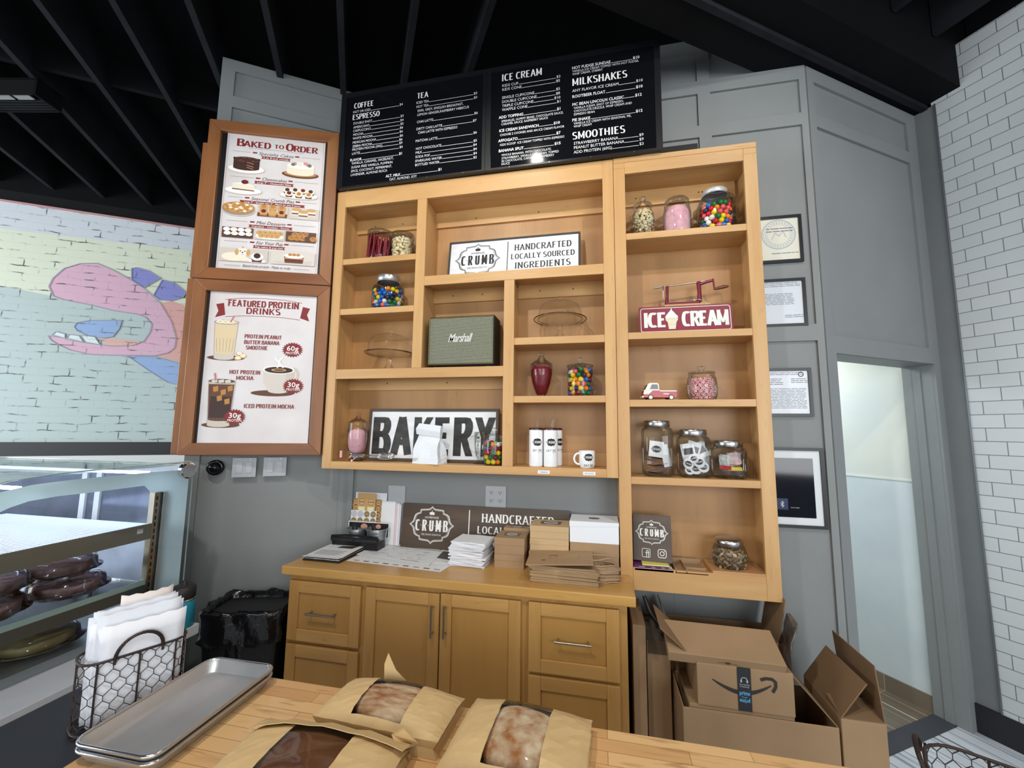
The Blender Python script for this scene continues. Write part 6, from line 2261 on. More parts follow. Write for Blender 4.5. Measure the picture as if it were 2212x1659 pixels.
for i in range(5):
    q.add([(-.018 + .008 * i, -.005, .1111), (-.0135 + .008 * i, -.005, .1111), (-.0135 + .008 * i, .005, .1111), (-.018 + .008 * i, .005, .1111)], [(0, 1, 2, 3)], 1)
q.build('badge_print', [INK, WINK], ld)

# stack of kraft carrier bags with twisted handles
bagp = []
q = MB()
q.box(-.163, .163, -.118, .118, 0, .0042)
q.box(-.163, -.02, -.1185, .1185, .0042, .0056)
kb = thing('carrier_bag', 'flat kraft carrier bag with twisted handle in the counter stack', 'bag', (0, 0, 0), 0, 'kraft carrier bags on the counter')
q.build('folded_body', [KRAFTB], kb, bevel=.0012)
q = MB()
q.box(.10, .164, -.04, .04, .0042, .0058)
q.build('handle_patch', [KRAFTB], kb)
q = MB()
q.tube([(.155, -.045, .003)] + [(.19 + .07 * math.sin(PI * i / 10), -.045 + .09 * i / 10, .003 + .002 * math.sin(i)) for i in range(11)] + [(.155, .045, .003)], .0032, 7)
q.build('twisted_handle', [mat('twisted_paper_cord', (168, 140, 108), .8)], kb)
R_ = random.Random(2)
for i in range(17):
    top_ = i == 16
    loc = (1.518 + R_.uniform(-.006, .006) + (-.012 if i > 12 else 0), -.105 + R_.uniform(-.005, .005), KZ + .0005 + i * .0050)
    rz = -.03 + R_.uniform(-.02, .02)
    if i == 0:
        r_ = kb
        r_.location = loc
        r_.rotation_euler = (0, 0, rz)
    else:
        r_ = dup(kb, loc, rz)
    if top_:
        r_['label'] = 'topmost kraft carrier bag of the counter stack, printed and tipped up'
        r_.location = (1.488, -.118, KZ + .094)
        r_.rotation_euler = (0, -.055, .05)
        q = MB()
        for (x, y, w_, h_) in ((-.06, .02, .05, .006), (-.05, .03, .03, .004), (-.09, -.06, .02, .018), (-.06, -.02, .02, .004)):
            q.add([(x, y, .0062), (x + w_, y, .0062), (x + w_, y + h_, .0062), (x, y + h_, .0062)], [(0, 1, 2, 3)])
        q.build('printing', [mat('bag_print_brown', (120, 92, 64), .7)], r_)
# ------------------------------------------------------------------ sheet pans, bread bags, wire baskets
def pan(label, x0, x1, y0, y1, z0, h):
    t = thing('sheet_pan', label, 'sheet pan', ((x0 + x1) / 2, (y0 + y1) / 2, z0), .012)
    w, d = (x1 - x0) / 2, (y1 - y0) / 2
    def rr(a, b_, r_, z, n=5):
        P = []
        for cx_, cy_, an in ((a - r_, -b_ + r_, -90), (a - r_, b_ - r_, 0), (-a + r_, b_ - r_, 90), (-a + r_, -b_ + r_, 180)):
            P += [(cx_ + r_ * math.cos(math.radians(an + 90 * i / n)), cy_ + r_ * math.sin(math.radians(an + 90 * i / n)), z) for i in range(n + 1)]
        return P
    loops = [rr(w - .022, d - .022, .022, .0), rr(w - .016, d - .016, .026, .004), rr(w - .006, d - .006, .030, h - .004), rr(w - .003, d - .003, .032, h)]
    inner = [rr(w - .008, d - .008, .028, h - .001), rr(w - .018, d - .018, .024, .006), rr(w - .024, d - .024, .020, .0022)]
    L = loops + inner
    n = len(L[0])
    vs = [p for l in L for p in l]
    fs = [(k * n + i, k * n + (i + 1) % n, (k + 1) * n + (i + 1) % n, (k + 1) * n + i) for k in range(len(L) - 1) for i in range(n)]
    fs += [tuple(reversed(range(n))), tuple(range((len(L) - 1) * n, len(L) * n))]
    q = MB()
    q.add(vs, fs, 0, True)
    q.build('pan_body', [ALU], t)
    q = MB()
    q.tube(rr(w - .003, d - .003, .032, h), .0045, 8, closed=True)
    q.build('rolled_rim', [mat('polished_rim', (206, 208, 212), .2, .95)], t)
    return t
pan('lower of the two stacked aluminium sheet pans on the butcher block', .474, .712, -1.492, -1.118, .9005, .030)
pan('upper of the two stacked aluminium sheet pans, empty', .475, .713, -1.493, -1.119, .9140, .033)

CRUST = mat('bread_crust', (150, 92, 46), .75, rgb2=(228, 206, 172), vscale=9, bump=.2, bscale=30)
CRUSTD = mat('dark_bread_crust', (96, 58, 38), .6, rgb2=(120, 84, 56), vscale=14, bump=.2, bscale=30)
FILM = glass('clear_bag_film', (250, 248, 244), (232, 228, 222), .9, .05)
def bread_bag(label, loaf_label, loc, rz, w, d, h, crust, flap=0, seed=1, tilt=0.0, fold=True):
    R_ = random.Random(seed)
    t = thing('bread_bag', label, 'bag', loc, rz, rx=tilt)
    NX, NY = 20, 16
    def hz(u, v):
        e = max(0.0, 1 - (2 * u - 1) ** 2) ** .6 * max(0.0, 1 - abs(2 * v - 1) ** 2.6) ** .6
        far = 1 - (.62 if fold else .25) * max(0.0, (v - .72) / .28) ** 1.5
        return h * (.52 + .48 * e) * far
    J = [[(R_.uniform(-.001, .001), R_.uniform(-.001, .001), R_.uniform(-.0009, .0009)) for j in range(NY + 1)] for i in range(NX + 1)]
    P = {}
    vs = []
    for j in range(NY + 1):
        for i in range(NX + 1):
            u, v = i / NX, j / NY
            jt = J[i][j]
            P[i, j] = len(vs)
            vs.append((w * (u - .5) + jt[0], d * (v - .5) + jt[1], hz(u, v) + jt[2]))
    win = lambda i, j: NX * .30 <= i < NX * .70 and NY * .06 <= j < NY * (.76 if fold else .97)
    body, film = MB(), MB()
    fb, ff = [], []
    for j in range(NY):
        for i in range(NX):
            f = (P[i, j], P[i + 1, j], P[i + 1, j + 1], P[i, j + 1])
            (ff if win(i, j) else fb).append(f)
    body.add(vs, fb, 0, False)
    film.add(vs, ff, 0, True)
    # gusset sides drawn in towards the middle, then the bottom
    ring = [P[i, 0] for i in range(NX + 1)] + [P[NX, j] for j in range(1, NY + 1)] + [P[i, NY] for i in range(NX - 1, -1, -1)] + [P[0, j] for j in range(NY - 1, 0, -1)]
    rv = [vs[k] for k in ring]
    n = len(rv)
    mid = [(x * .93, y * .95, z * .5) for x, y, z in rv]
    low = [(x * .985, y * .985, 0) for x, y, z in rv]
    body.add(rv + mid + low, [(n + i, n + (i + 1) % n, (i + 1) % n, i) for i in range(n)] + [(2 * n + i, 2 * n + (i + 1) % n, n + (i + 1) % n, n + i) for i in range(n)] + [tuple(reversed(range(2 * n, 3 * n)))], 0)
    body.build('bag_paper', [KRAFTP], t)
    film.build('window', [FILM], t)
    if fold:   # the bag end turned back over the top as a crisp doubled strip
        q = MB()
        N_ = 12
        vs2 = []
        for i in range(N_ + 1):
            u = -.015 + 1.03 * i / N_
            uu = min(max(u, 0), 1)
            wv = .0035 * math.sin(2.1 * i + seed)
            lift = .006 + .010 * max(0, (u - .8) / .2)
            for v, dz in ((.70, lift), (.84, .007 + wv * .5), (.985, .006 + wv), (1.0, -.004), (1.0, -.03)):
                vs2.append((w * (u - .5), d * (v - .5) + wv * .6, hz(uu, v) + dz + .003))
        q.add(vs2, [(5 * i + k, 5 * (i + 1) + k, 5 * (i + 1) + k + 1, 5 * i + k + 1) for i in range(N_) for k in range(4)], 0, False)
        q.build('folded_end', [KRAFTP], t, solid=.0012)
    if flap:
        q = MB()
        q.add(([(w * .46, d * .30, h * .50), (w * .52, d * .42, h * .40), (w * .56, d * .38, h * .62), (w * .47, d * .36, h * 1.0), (w * .40, d * .34, h * .82)] if flap == 1 else [(-w * .22, d * .46, h * .62), (-w * .02, d * .47, h * .66), (-w * .12, d * .48, h * .96), (-w * .20, d * .49, h * 1.50), (-w * .23, d * .48, h * 1.1)]), [(0, 1, 2, 3, 4)])
        q.build('corner_flap', [KRAFTP], t, solid=.0012)
    # the loaf
    q = MB()
    q.sphere((0, 0, 0), 1, 30, 18)
    for k, v in enumerate(q.v):
        z = v.z
        r_ = 1 + .04 * math.sin(4 * v.x + 3 * v.y + seed) + R_.uniform(-.008, .008)
        groove = -.05 * math.exp(-((v.x * .6 - v.y * .8) / .07) ** 2) if z > .3 else 0
        q.v[k] = Vector((v.x * w * .36 * r_, v.y * d * .37 * r_, (h * .46 + (h * .42) * (abs(z) ** .8 * (1 if z > 0 else -1)) * r_ + groove * h)))
    lo = q.build('bread_loaf', [crust])
    lo.location = Vector(loc) + Vector((0, 0, .004))
    lo.rotation_euler = (tilt, 0, rz)
    tag(lo, loaf_label, 'bread')
    return t
BZ = .9005
CRUSTF = mat('floury_crust', (250, 236, 208), .85, rgb2=(186, 122, 70), vscale=26, bump=.2, bscale=40)
CRUSTR = mat('ridged_crust', (176, 112, 66), .8, rgb2=(244, 222, 190), vscale=16, stretch=(1, 3.5, 1), bump=.2, bscale=40)
bread_bag('kraft bread bag at the front beside the pans, showing a dark crust', 'dark crusted loaf inside the bag beside the pans', (1.050, -1.425, BZ), .02, .39, .27, .080, CRUSTD, 1, 1)
bread_bag('kraft bread bag at the far edge of the block with a torn flap', 'ridged brown loaf inside the bag with the torn flap', (1.135, -1.195, BZ), -.05, .35, .185, .078, CRUSTR, 3, 4, fold=False)
bread_bag('kraft bread bag with a floury loaf, nearest the cardboard boxes', 'round floury loaf inside the bag nearest the cardboard boxes', (1.498, -1.250, BZ), -.06, .315, .265, .088, CRUSTF, 0, 7, fold=False)
bread_bag('kraft bread bag at the near edge between the other bags', 'floury loaf in the bag at the near edge of the block', (1.425, -1.485, BZ), -.10, .28, .22, .082, CRUSTF, 0, 9)

def hexwire(mb, path, z0, z1, cell, r_):
    """wire netting on the closed wall that follows path (list of xy) between two heights"""
    L = [0]
    n = len(path)
    for i in range(n):
        a_, b_ = Vector(path[i]), Vector(path[(i + 1) % n])
        L.append(L[-1] + (b_ - a_).length)
    tot = L[-1]
    nc = max(8, round(tot / (cell * 1.0)))
    cw = tot / nc
    def at(s_, z):
        s_ %= tot
        for i in range(n):
            if L[i + 1] >= s_:
                f = (s_ - L[i]) / max(1e-9, L[i + 1] - L[i])
                a_, b_ = Vector(path[i]), Vector(path[(i + 1) % n])
                q = a_.lerp(b_, f)
                return (q.x, q.y, z)
    rows = max(2, round((z1 - z0) / (cw * .86)))
    rh = (z1 - z0) / rows
    for j in range(rows):
        off = .5 * (j % 2)
        for i in range(nc):
            c = (i + off) * cw
            zb = z0 + j * rh
            mb.tube([at(c, zb + rh * .33), at(c, zb + rh)] if False else [at(c, zb), at(c, zb + rh * .5)], r_, 4, caps=False)
            mb.tube([at(c, zb + rh * .5), at(c + cw * .5, zb + rh)], r_, 4, caps=False)
            mb.tube([at(c, zb + rh * .5), at(c - cw * .5, zb + rh)], r_, 4, caps=False)
def rrpath(a, b_, r_, n=5):
    P = []
    for cx_, cy_, an in ((a - r_, -b_ + r_, -90), (a - r_, b_ - r_, 0), (-a + r_, b_ - r_, 90), (-a + r_, -b_ + r_, 180)):
        P += [(cx_ + r_ * math.cos(math.radians(an + 90 * i / n)), cy_ + r_ * math.sin(math.radians(an + 90 * i / n))) for i in range(n + 1)]
    return P
def wire_basket(label, loc, rz, a, b_, h, hand=.05, taper=.9):
    t = thing('wire_basket', label, 'basket', loc, rz)
    P = rrpath(a, b_, min(a, b_) * .75)
    q = MB()
    hexwire(q, P, .004, h, .030, .0011)
    q.build('wire_netting', [WIRE], t)
    q = MB()
    q.tube([(x, y, h) for x, y in P], .0035, 8, closed=True)
    q.build('top_rim', [WIRE], t)
    q = MB()
    q.tube([(x, y, .004) for x, y in P], .003, 8, closed=True)
    for k in range(-2, 3):
        q.tube([(k * a * .4, -b_, .004), (k * a * .4, b_, .004)], .0015, 5)
    q.build('base_ring', [WIRE], t)
    for (x, y) in ((a * .96, -b_ * .72), (a, b_ * .02), (a * .96, b_ * .72), (-a * .96, -b_ * .72), (-a, b_ * .02), (-a * .96, b_ * .72), (0, -b_), (0, b_)):
        q = MB()
        q.tube([(x, y, .003), (x, y, h)], .0026, 6)
        q.build('upright', [WIRE], t)
    for sx in (-1, 1):
        q = MB()
        pts = [(sx * (a + .004), -.052, h - .014)] + [(sx * (a + .004 + .010 * math.sin(PI * i / 12)), -.052 * math.cos(PI * i / 12), h + hand * math.sin(PI * i / 12)) for i in range(13)] + [(sx * (a + .004), .052, h - .014)]
        q.tube(pts, .0034, 8)
        for i in range(40):   # wire wound round the grip
            f = 1 + 12 * i / 40
            k0 = int(f)
            p = Vector(pts[k0]).lerp(Vector(pts[min(k0 + 1, 14)]), f - k0)
            p2 = Vector(pts[k0]).lerp(Vector(pts[min(k0 + 1, 14)]), min(1, f - k0 + .12))
            q.cyl(p, p2 + Vector((0, 1e-5, 0)), .0048, n=8)
        q.build('handle', [WIRE], t)
    return t
# stand and basket with paper bags beside the pans
st = thing('black_cart', 'low black cart top under the wire basket of paper bags', 'cart', (0, 0, 0))
mb = MB()
mb.box(.06, .455, -1.75, -1.10, .82, .856)
mb.build('cart_top', [mat('cart_black', (22, 22, 25), .5)], st, bevel=.02, seg=3)
mb = MB()
for x, y in ((.11, -1.70), (.40, -1.70), (.11, -1.15), (.40, -1.15)):
    mb.cyl((x, y, FZ), (x, y, .83), .015, n=10)
mb.build('cart_legs', [MATS['cart_black']], st)
BK = (.340, -1.262, .857)
RB = -.46
wire_basket('wire basket with wound handles holding white paper bags', BK, RB, .058, .118, .180, .055)
R_ = random.Random(17)
SACK = [mat('sack_white', (230, 233, 240), .7, bump=.3, bscale=16), mat('sack_cool_white', (216, 221, 230), .7, bump=.3, bscale=16)]
def sack(w, h, bend):
    q = MB()
    N_, M_ = 8, 6
    vs = []
    for j in range(M_ + 1):
        for i in range(N_ + 1):
            u = -1 + 2 * i / N_
            z = h * j / M_
            jag = .002 * (-1) ** i if j == M_ else 0
            vs.append((bend * (1 - u * u) * (.4 + .6 * j / M_), u * w, z + jag))
    q.add(vs, [(j * (N_ + 1) + i, j * (N_ + 1) + i + 1, (j + 1) * (N_ + 1) + i + 1, (j + 1) * (N_ + 1) + i) for j in range(M_) for i in range(N_)], 0, True)
    return q
protos = []
for k in range(4):
    protos.append(sack(.093, (.262, .272, .252, .285)[k], (.006, -.004, .010, .002)[k]).build('paper_sack', [SACK[k % 2]], solid=.0024))
Mb = Matrix.Rotation(RB, 4, 'Z')
for i in range(13):
    k = i % 4
    o = protos[k] if i < 4 else protos[k].copy()
    if i >= 4:
        COL.objects.link(o)
    off = Mb @ Vector((-.045 + .0072 * i, R_.uniform(-.010, .010), .004 + R_.uniform(0, .012)))
    o.location = Vector(BK) + off
    o.rotation_euler = (R_.uniform(-.03, .03), R_.uniform(-.02, .05), RB + R_.uniform(-.05, .05))
    tag(o, 'white paper sack standing in the wire basket beside the pans', 'paper bag', 'paper sacks in the wire basket')
o = sack(.062, .30, .02).build('paper_sack', [mat('sack_warm', (222, 214, 210), .7)], solid=.002)
o.location = Vector(BK) + Mb @ Vector((-.050, .03, .012))
o.rotation_euler = (0, -.02, RB)
tag(o, 'pinkish torn paper sack sticking up highest in the wire basket', 'paper bag')
wire_basket('empty wire basket at the room corner by the tiled wall', (2.470, -1.20, .815), -.5, .105, .085, .160, .03)
sd = thing('added_stand', 'low black stand under the empty wire basket', 'stand', (0, 0, 0))  # stand added only to hold up the basket
mb = MB()
mb.box(2.33, 2.72, -1.42, -1.06, .775, .814)
mb.build('added_stand_top', [MATS['cart_black']], sd, bevel=.006)
mb = MB()
for x, y in ((2.36, -1.39), (2.69, -1.39), (2.36, -1.09), (2.69, -1.09)):
    mb.cyl((x, y, FZ), (x, y, .78), .015, n=10)
mb.build('added_stand_legs', [MATS['cart_black']], sd)

# ------------------------------------------------------------------ ledge, display case with boxed pies
PX = -.36
LZ = .755
ld = thing('service_ledge', 'grey painted half wall with a ledge carrying the glass display case', 'counter', (0, 0, 0))
LEDG = mat('ledge_grey_paint', (184, 190, 198), .5, var=.05)
mb = MB()
mb.box(-2.6, -.172, -2.6, -.585, LZ - .046, LZ)
mb.build('ledge_top', [LEDG], ld, bevel=.003)
mb = MB()
mb.box(-2.6, -.205, -2.6, -.615, FZ, LZ - .046)
mb.build('half_wall', [mat('half_wall_grey', (170, 176, 186), .6, var=.05)], ld)
dcs = thing('display_case', 'glass display case with a frosted border and wire shelf of pies', 'display case', (0, 0, 0))
CX0, CY0, CY1 = -2.4, -1.30, -.66
# glass end: frosted border with a clear window
TOPZ = 1.495
win = [(-1.225, .80), (-1.225, 1.372), (-1.198, 1.385), (-1.148, 1.400), (-1.065, 1.405), (-.957, 1.404), (-.755, 1.405), (-.717, 1.366), (-.677, 1.364), (-.677, .80)]
outer = [(-1.40, .772), (-1.40, 1.36), (-1.32, 1.44), (-1.22, 1.480), (-1.08, 1.492), (-.9, 1.497), (-.545, 1.500), (-.528, 1.484), (-.524, .772)]
FROST = glass('frosted_border_glass', (150, 200, 200), (110, 160, 165), 1.0)
m, nt, b = node_mat('pale_teal_border')
b.inputs['Base Color'].default_value = (*lin((226, 246, 247)), 1)
b.inputs['Roughness'].default_value = .18
BORD = m
_tl = nt.nodes.new('ShaderNodeBsdfTranslucent')
_tl.inputs[0].default_value = (*lin((214, 240, 242)), 1)
_ms = nt.nodes.new('ShaderNodeMixShader')
_ms.inputs[0].default_value = .5
nt.links.new(b.outputs[0], _ms.inputs[1])
nt.links.new(_tl.outputs[0], _ms.inputs[2])
nt.links.new(_ms.outputs[0], nt.nodes['Material Output'].inputs[0])
def yzpoly(q, pts, x, mi=0):
    A = sum(pts[i][0] * pts[(i + 1) % len(pts)][1] - pts[(i + 1) % len(pts)][0] * pts[i][1] for i in range(len(pts)))
    P = pts if A > 0 else list(reversed(pts))
    q.add([(x, y, z) for y, z in P], [tuple(range(len(P)))], mi)
mb = MB()
inn = [(-.545, .772), (-.548, 1.462), (-.9, 1.462), (-1.08, 1.458), (-1.22, 1.447), (-1.31, 1.41), (-1.375, 1.35), (-1.375, .772)]
# border as a strip of quads between the outer print line and the window
seg_o = [(-.545, .772), (-.545, 1.10), (-.545, 1.364), (-.545, 1.405), (-.56, 1.462), (-.755, 1.464), (-.957, 1.464), (-1.065, 1.462), (-1.148, 1.458), (-1.225, 1.444), (-1.30, 1.41), (-1.375, 1.345), (-1.375, .772)]
seg_i = [(-.664, .772), (-.664, 1.10), (-.664, 1.364), (-.677, 1.366), (-.717, 1.366), (-.755, 1.405), (-.957, 1.404), (-1.065, 1.405), (-1.148, 1.400), (-1.198, 1.385), (-1.225, 1.372), (-1.29, 1.31), (-1.29, .772)]
vs = [(PX, y, z) for y, z in seg_o] + [(PX, y, z) for y, z in seg_i]
n = len(seg_o)
mb.add(vs, [(i, i + 1, n + i + 1, n + i) for i in range(n - 1)])
mb.build('printed_border', [BORD], dcs)
mb = MB()
yzpoly(mb, outer, PX + .006)
mb.build('end_glass', [GLASS], dcs)
mb = MB()
mb.tube([(PX + .003, y, z) for y, z in outer], .0028, 6)
mb.build('glass_edge', [mat('polished_glass_edge', (170, 196, 194), .15)], dcs)
mb = MB()
mb.cyl((PX + .004, -.571, 1.458), (PX + .026, -.571, 1.458), .038, .040, n=32)
mb.cyl((PX + .026, -.571, 1.458), (PX + .030, -.571, 1.458), .040, .034, n=32)
mb.build('clamp_knob', [CHROME], dcs)
mb = MB()
mb.box(PX - .035, PX - .006, -.664, -.648, .79, 1.368)
mb.box(PX - .035, PX - .004, -.700, -.676, .79, 1.37, 1)
for i in range(18):
    mb.box(PX - .0035, PX - .0025, -.691, -.685, .82 + i * .03, .838 + i * .03, 0)
mb.build('slotted_post', [BLACK, NICKEL], dcs)
mb = MB()
mb.box(CX0, PX - .01, CY0, -.53, LZ, .79)
mb.build('base_deck', [mat('case_base_steel', (150, 158, 162), .35, .6)], dcs)
# roof and far side
mb = MB()
mb.box(CX0, PX, -1.10, -.53, 1.484, 1.490)
N_ = 8
pr = [(-1.10, 1.487), (-1.20, 1.478), (-1.28, 1.45), (-1.34, 1.40), (-1.38, 1.33), (-1.395, 1.2), (-1.40, .79)]
mb.add([(x, y, z) for y, z in pr for x in (CX0, PX)], [(2 * i, 2 * i + 1, 2 * i + 3, 2 * i + 2) for i in range(len(pr) - 1)], 0, True)
mb.build('curved_glass', [GLASS], dcs)
mb = MB()
for x in (-.95, -1.05, -1.75):
    mb.box(x - .018, x + .018, -.545, -.525, .79, 1.484)
mb.box(CX0, PX - .04, -.545, -.525, 1.44, 1.484)
mb.build('door_frame', [mat('case_white_frame', (222, 228, 232), .4)], dcs)
mb = MB()
mb.box(CX0, PX - .03, -.535, -.531, .79, 1.44)
mb.build('sliding_door', [mat('case_back_door', (96, 104, 124), .15, .5, rgb2=(140, 150, 172), vscale=3)], dcs)
LED = mat('led_strip', (240, 246, 255), .4, emit=(205, 222, 255), estr=20.0)
mb = MB()
mb.box(CX0 + .1, PX - .06, -.72, -.69, 1.452, 1.462)
mb.box(CX0 + .1, PX - .06, -1.16, -1.14, 1.440, 1.450)
mb.build('led_strip', [LED], dcs)
mb = MB()
x0, x1 = -1.30, PX - .012
for i in range(56):
    y = -1.28 + i * .0105
    mb.tube([(x0, y, 1.222), (x1, y, 1.222)], .0022, 5)
mb.tube([(x1 - .03, -1.28, 1.219), (x1 - .03, -.70, 1.219)], .003, 6)
mb.tube([(x0 + .1, -1.28, 1.219), (x0 + .1, -.70, 1.219)], .003, 6)
mb.build('wire_shelf', [mat('shelf_wire_steel', (190, 198, 212), .3, .9)], dcs)
mb = MB()
mb.box(PX - .012, PX - .008, -1.29, -.70, 1.155, 1.226)
mb.box(PX - .011, PX - .006, -.76, -.735, 1.19, 1.212, 1)
mb.build('shelf_bracket', [mat('bracket_grey', (138, 140, 134), .35, .6), CHROME], dcs)
mb = MB()
mb.box(-1.6, PX - .012, -1.29, -.715, .966, .972)
mb.build('glass_shelf', [GLASS], dcs)
mb = MB()
mb.box(PX - .014, PX - .009, -1.29, -.70, .952, .974)
mb.box(PX - .012, PX - .009, -1.29, -.70, .905, .952, 1)
mb.build('shelf_edge', [mat('glass_shelf_edge', (176, 204, 200), .1), mat('lower_bracket', (112, 118, 116), .3, .6)], dcs)

PIEF = mat('berry_pie_filling', (226, 190, 196), .5, rgb2=(140, 98, 96), vscale=26, bump=.5, bscale=40)
PIEY = mat('cream_pie_filling', (176, 162, 110), .5, rgb2=(206, 192, 140), vscale=20)
CLAM = glass('clamshell_plastic', (250, 250, 250), (206, 206, 210), 1.7, .05)
def boxed_pie(x, y, z, R, label, plabel, m, group=None):
    t = thing('clamshell', label, 'container', (x, y, z))
    q = MB()
    q.lathe([(R * .8, .0), (R, .022), (R * 1.14, .024), (R * 1.14, .027), (R * 1.02, .030), (R * .98, .06), (R * .78, .078), (0, .080)], 28)
    q.build('clear_lid', [CLAM], t)
    q = MB()
    q.lathe([(0, .001), (R * .8, .001), (R * .98, .022), (R * 1.13, .0235)], 28)
    q.build('base_tray', [CLAM], t)
    q = MB()
    q.lathe([(0, .004), (R * .68, .004), (R * .88, .028), (R * .90, .046), (R * .82, .050), (R * .7, .044), (0, .050)], 28)
    for k, v in enumerate(q.v):
        q.v[k] = v + Vector((0, 0, rnd.uniform(-.002, .003)))
    o = q.build('pie', [m])
    o.location = (x, y, z)
    tag(o, plabel, 'pie')
    return t
boxed_pie(-.52, -.90, .973, .120, 'clear clamshell near the metal post on the glass shelf', 'pink and brown pie near the metal post on the glass shelf', PIEF)
boxed_pie(-.53, -.93, 1.056, .118, 'clear clamshell stacked just under the wire shelf', 'dark pie stacked just under the wire shelf', mat('dark_pie', (120, 84, 76), .5, rgb2=(196, 164, 164), vscale=20))
boxed_pie(-.52, -1.155, .973, .115, 'clear clamshell at the curved end of the glass shelf', 'pink pie at the curved end of the glass shelf', PIEF)
boxed_pie(-.52, -1.15, 1.056, .110, 'clear clamshell on top at the curved end of the case', 'pink pie on top at the curved end of the case', PIEF)
boxed_pie(-.53, -.98, .791, .13, 'clear clamshell on the deck at the bottom of the case', 'yellow cream pie on the deck at the bottom of the case', PIEY)
boxed_pie(-.53, -1.26, .791, .115, 'clear clamshell on the deck by the curved glass', 'yellow cream pie on the deck by the curved glass', PIEY)

bo = thing('water_bottle', 'teal bottle with a wide black lid at the end of the grey ledge', 'bottle', (-.222, -.634, LZ + .0005))
mb = MB()
mb.lathe([(0, 0), (.044, 0), (.048, .004), (.048, .10), (.044, .115), (.040, .12)], 32)
mb.build('bottle_body', [mat('teal_enamel', (18, 128, 156), .4)], bo)
mb = MB()
mb.lathe([(.040, .118), (.046, .120), (.047, .124), (.046, .126)], 32)
mb.build('steel_ring', [CHROME], bo)
mb = MB()
mb.lathe([(.044, .126), (.047, .130), (.047, .176), (.040, .182), (.012, .184), (.010, .204), (0, .206)], 32)
mb.build('lid', [mat('matte_black_lid', (28, 26, 26), .5)], bo)

# ------------------------------------------------------------------ waste bin between ledge and counter
BINB = mat('bin_bag_black', (10, 10, 12), .22, bump=1.0, bscale=14)
bn = thing('waste_bin', 'tall black waste bin lined with a shiny black bag', 'bin', (-.205, -.235, FZ), .30)
mb = MB()
mb.box(-.195, .195, -.135, .135, 0, .72)
for k in range(8):
    if k < 4:
        mb.v[k].x *= .8
        mb.v[k].y *= .8
mb.build('bin_body', [mat('bin_black', (14, 14, 16), .5)], bn, bevel=.02, seg=3)
def linerloop(k, z, amp, seed):
    P = []
    n_ = 60
    for i in range(n_):
        a_ = 2 * PI * i / n_
        c_, s_ = math.cos(a_), math.sin(a_)
        kk = 1 / (abs(c_) ** 6 + abs(s_) ** 6) ** (1 / 6)
        wob = amp * (math.sin(7 * a_ + seed) + .7 * math.sin(13 * a_ + 2 * seed) + .5 * math.sin(23 * a_))
        P.append((c_ * kk * (.205 * k + wob), s_ * kk * (.145 * k + wob), z + wob * 1.2))
    return P
mb = MB()
L_ = [linerloop(1.03, .58, .010, 1), linerloop(1.08, .62, .009, 2.2), linerloop(1.05, .68, .006, 3.1), linerloop(1.06, .73, .004, 4), linerloop(1.02, .752, .004, 4.4), linerloop(.94, .742, .004, 5), linerloop(.90, .66, .006, 6), linerloop(.85, .5, .008, 7)]
n_ = 60
mb.add([p for l in L_ for p in l], [(k * n_ + i, k * n_ + (i + 1) % n_, (k + 1) * n_ + (i + 1) % n_, (k + 1) * n_ + i) for k in range(len(L_) - 1) for i in range(n_)], 0, True)
mb.build('bag_liner', [BINB], bn)

# ------------------------------------------------------------------ cardboard boxes beside the counter
def carton(name, label, loc, rz, w, d, h, rx=0.0, open_=False, flaps=(), m=KRAFT, solid_=False):
    t = thing(name, label, 'box', loc, rz, rx=rx)
    q = MB()
    if open_:
        th = .006
        q.box(-w, w, -d, -d + th, 0, h)
        q.box(-w, w, d - th, d, 0, h)
        q.box(-w, -w + th, -d + th, d - th, 0, h)
        q.box(w - th, w, -d + th, d - th, 0, h)
        q.box(-w + th, w - th, -d + th, d - th, 0, th)
    else:
        q.box(-w, w, -d, d, 0, h)
    q.build('carton_body', [m], t, bevel=.003)
    for fl in flaps:
        side, ang, ln = fl[0], fl[1], fl[2]
        f = MB()
        th = .005
        if side in 'LR':
            s_ = -1 if side == 'L' else 1
            f.M = T(s_ * (w - .003), 0, h, 0, 0, s_ * ang)
            f.box(-th / 2, th / 2, -d + .004, d - .004, 0, ln)
        else:
            s_ = -1 if side == 'F' else 1
            f.M = T(0, s_ * (d - .003), h, 0, -s_ * ang, 0)
            f.box(-w + .004, w - .004, -th / 2, th / 2, 0, ln)
        f.build('flap', [KRAFTD if ang < .9 else m], t, bevel=.0015)
    return t
carton('cardboard_box', 'tall narrow cardboard box squeezed against the counter side', (1.864, .02, FZ), 0, .030, .165, .79)
bx = carton('cardboard_box', 'tall dim cardboard box taped at the top behind the torn flap', (1.957, .055, FZ), 0, .054, .14, .70)
q = MB()
q.box(-.05, .05, -.1412, .1412, .64, .7015)
q.build('tape', [mat('clear_brown_tape', (96, 84, 70), .2)], bx)
big = carton('cardboard_box', 'large open cardboard box nearest the butcher block holding the smile box', (2.312, -.172, FZ), 0, .290, .138, .552, open_=True, flaps=(('R', -.72, .225),))
sup = carton('added_inner_carton', 'carton inside the large open box carrying the parcel box', (2.250, -.172, FZ + .01), 0, .20, .128, .555)  # hidden filler added to hold up the parcel box
far = carton('cardboard_box', 'open cardboard box standing next to the doorway', (2.690, -.150, FZ), .0, .078, .155, .585, open_=True, flaps=(('R', -.10, .21), ('L', -.62, .17), ('F', -1.35, .12)))
tallb = carton('cardboard_box', 'torn open cardboard box standing against the wall under the shelves', (2.265, .085, FZ), 0, .245, .110, .72, open_=True, flaps=(('R', .20, .20), ('L', .30, .10)))
sm = carton('parcel_box', 'parcel box with a curved arrow print and black tape', (2.268, -.176, .536), -.005, .184, .130, .166, flaps=(('L', .88, .19),))
q = MB()
pts = []
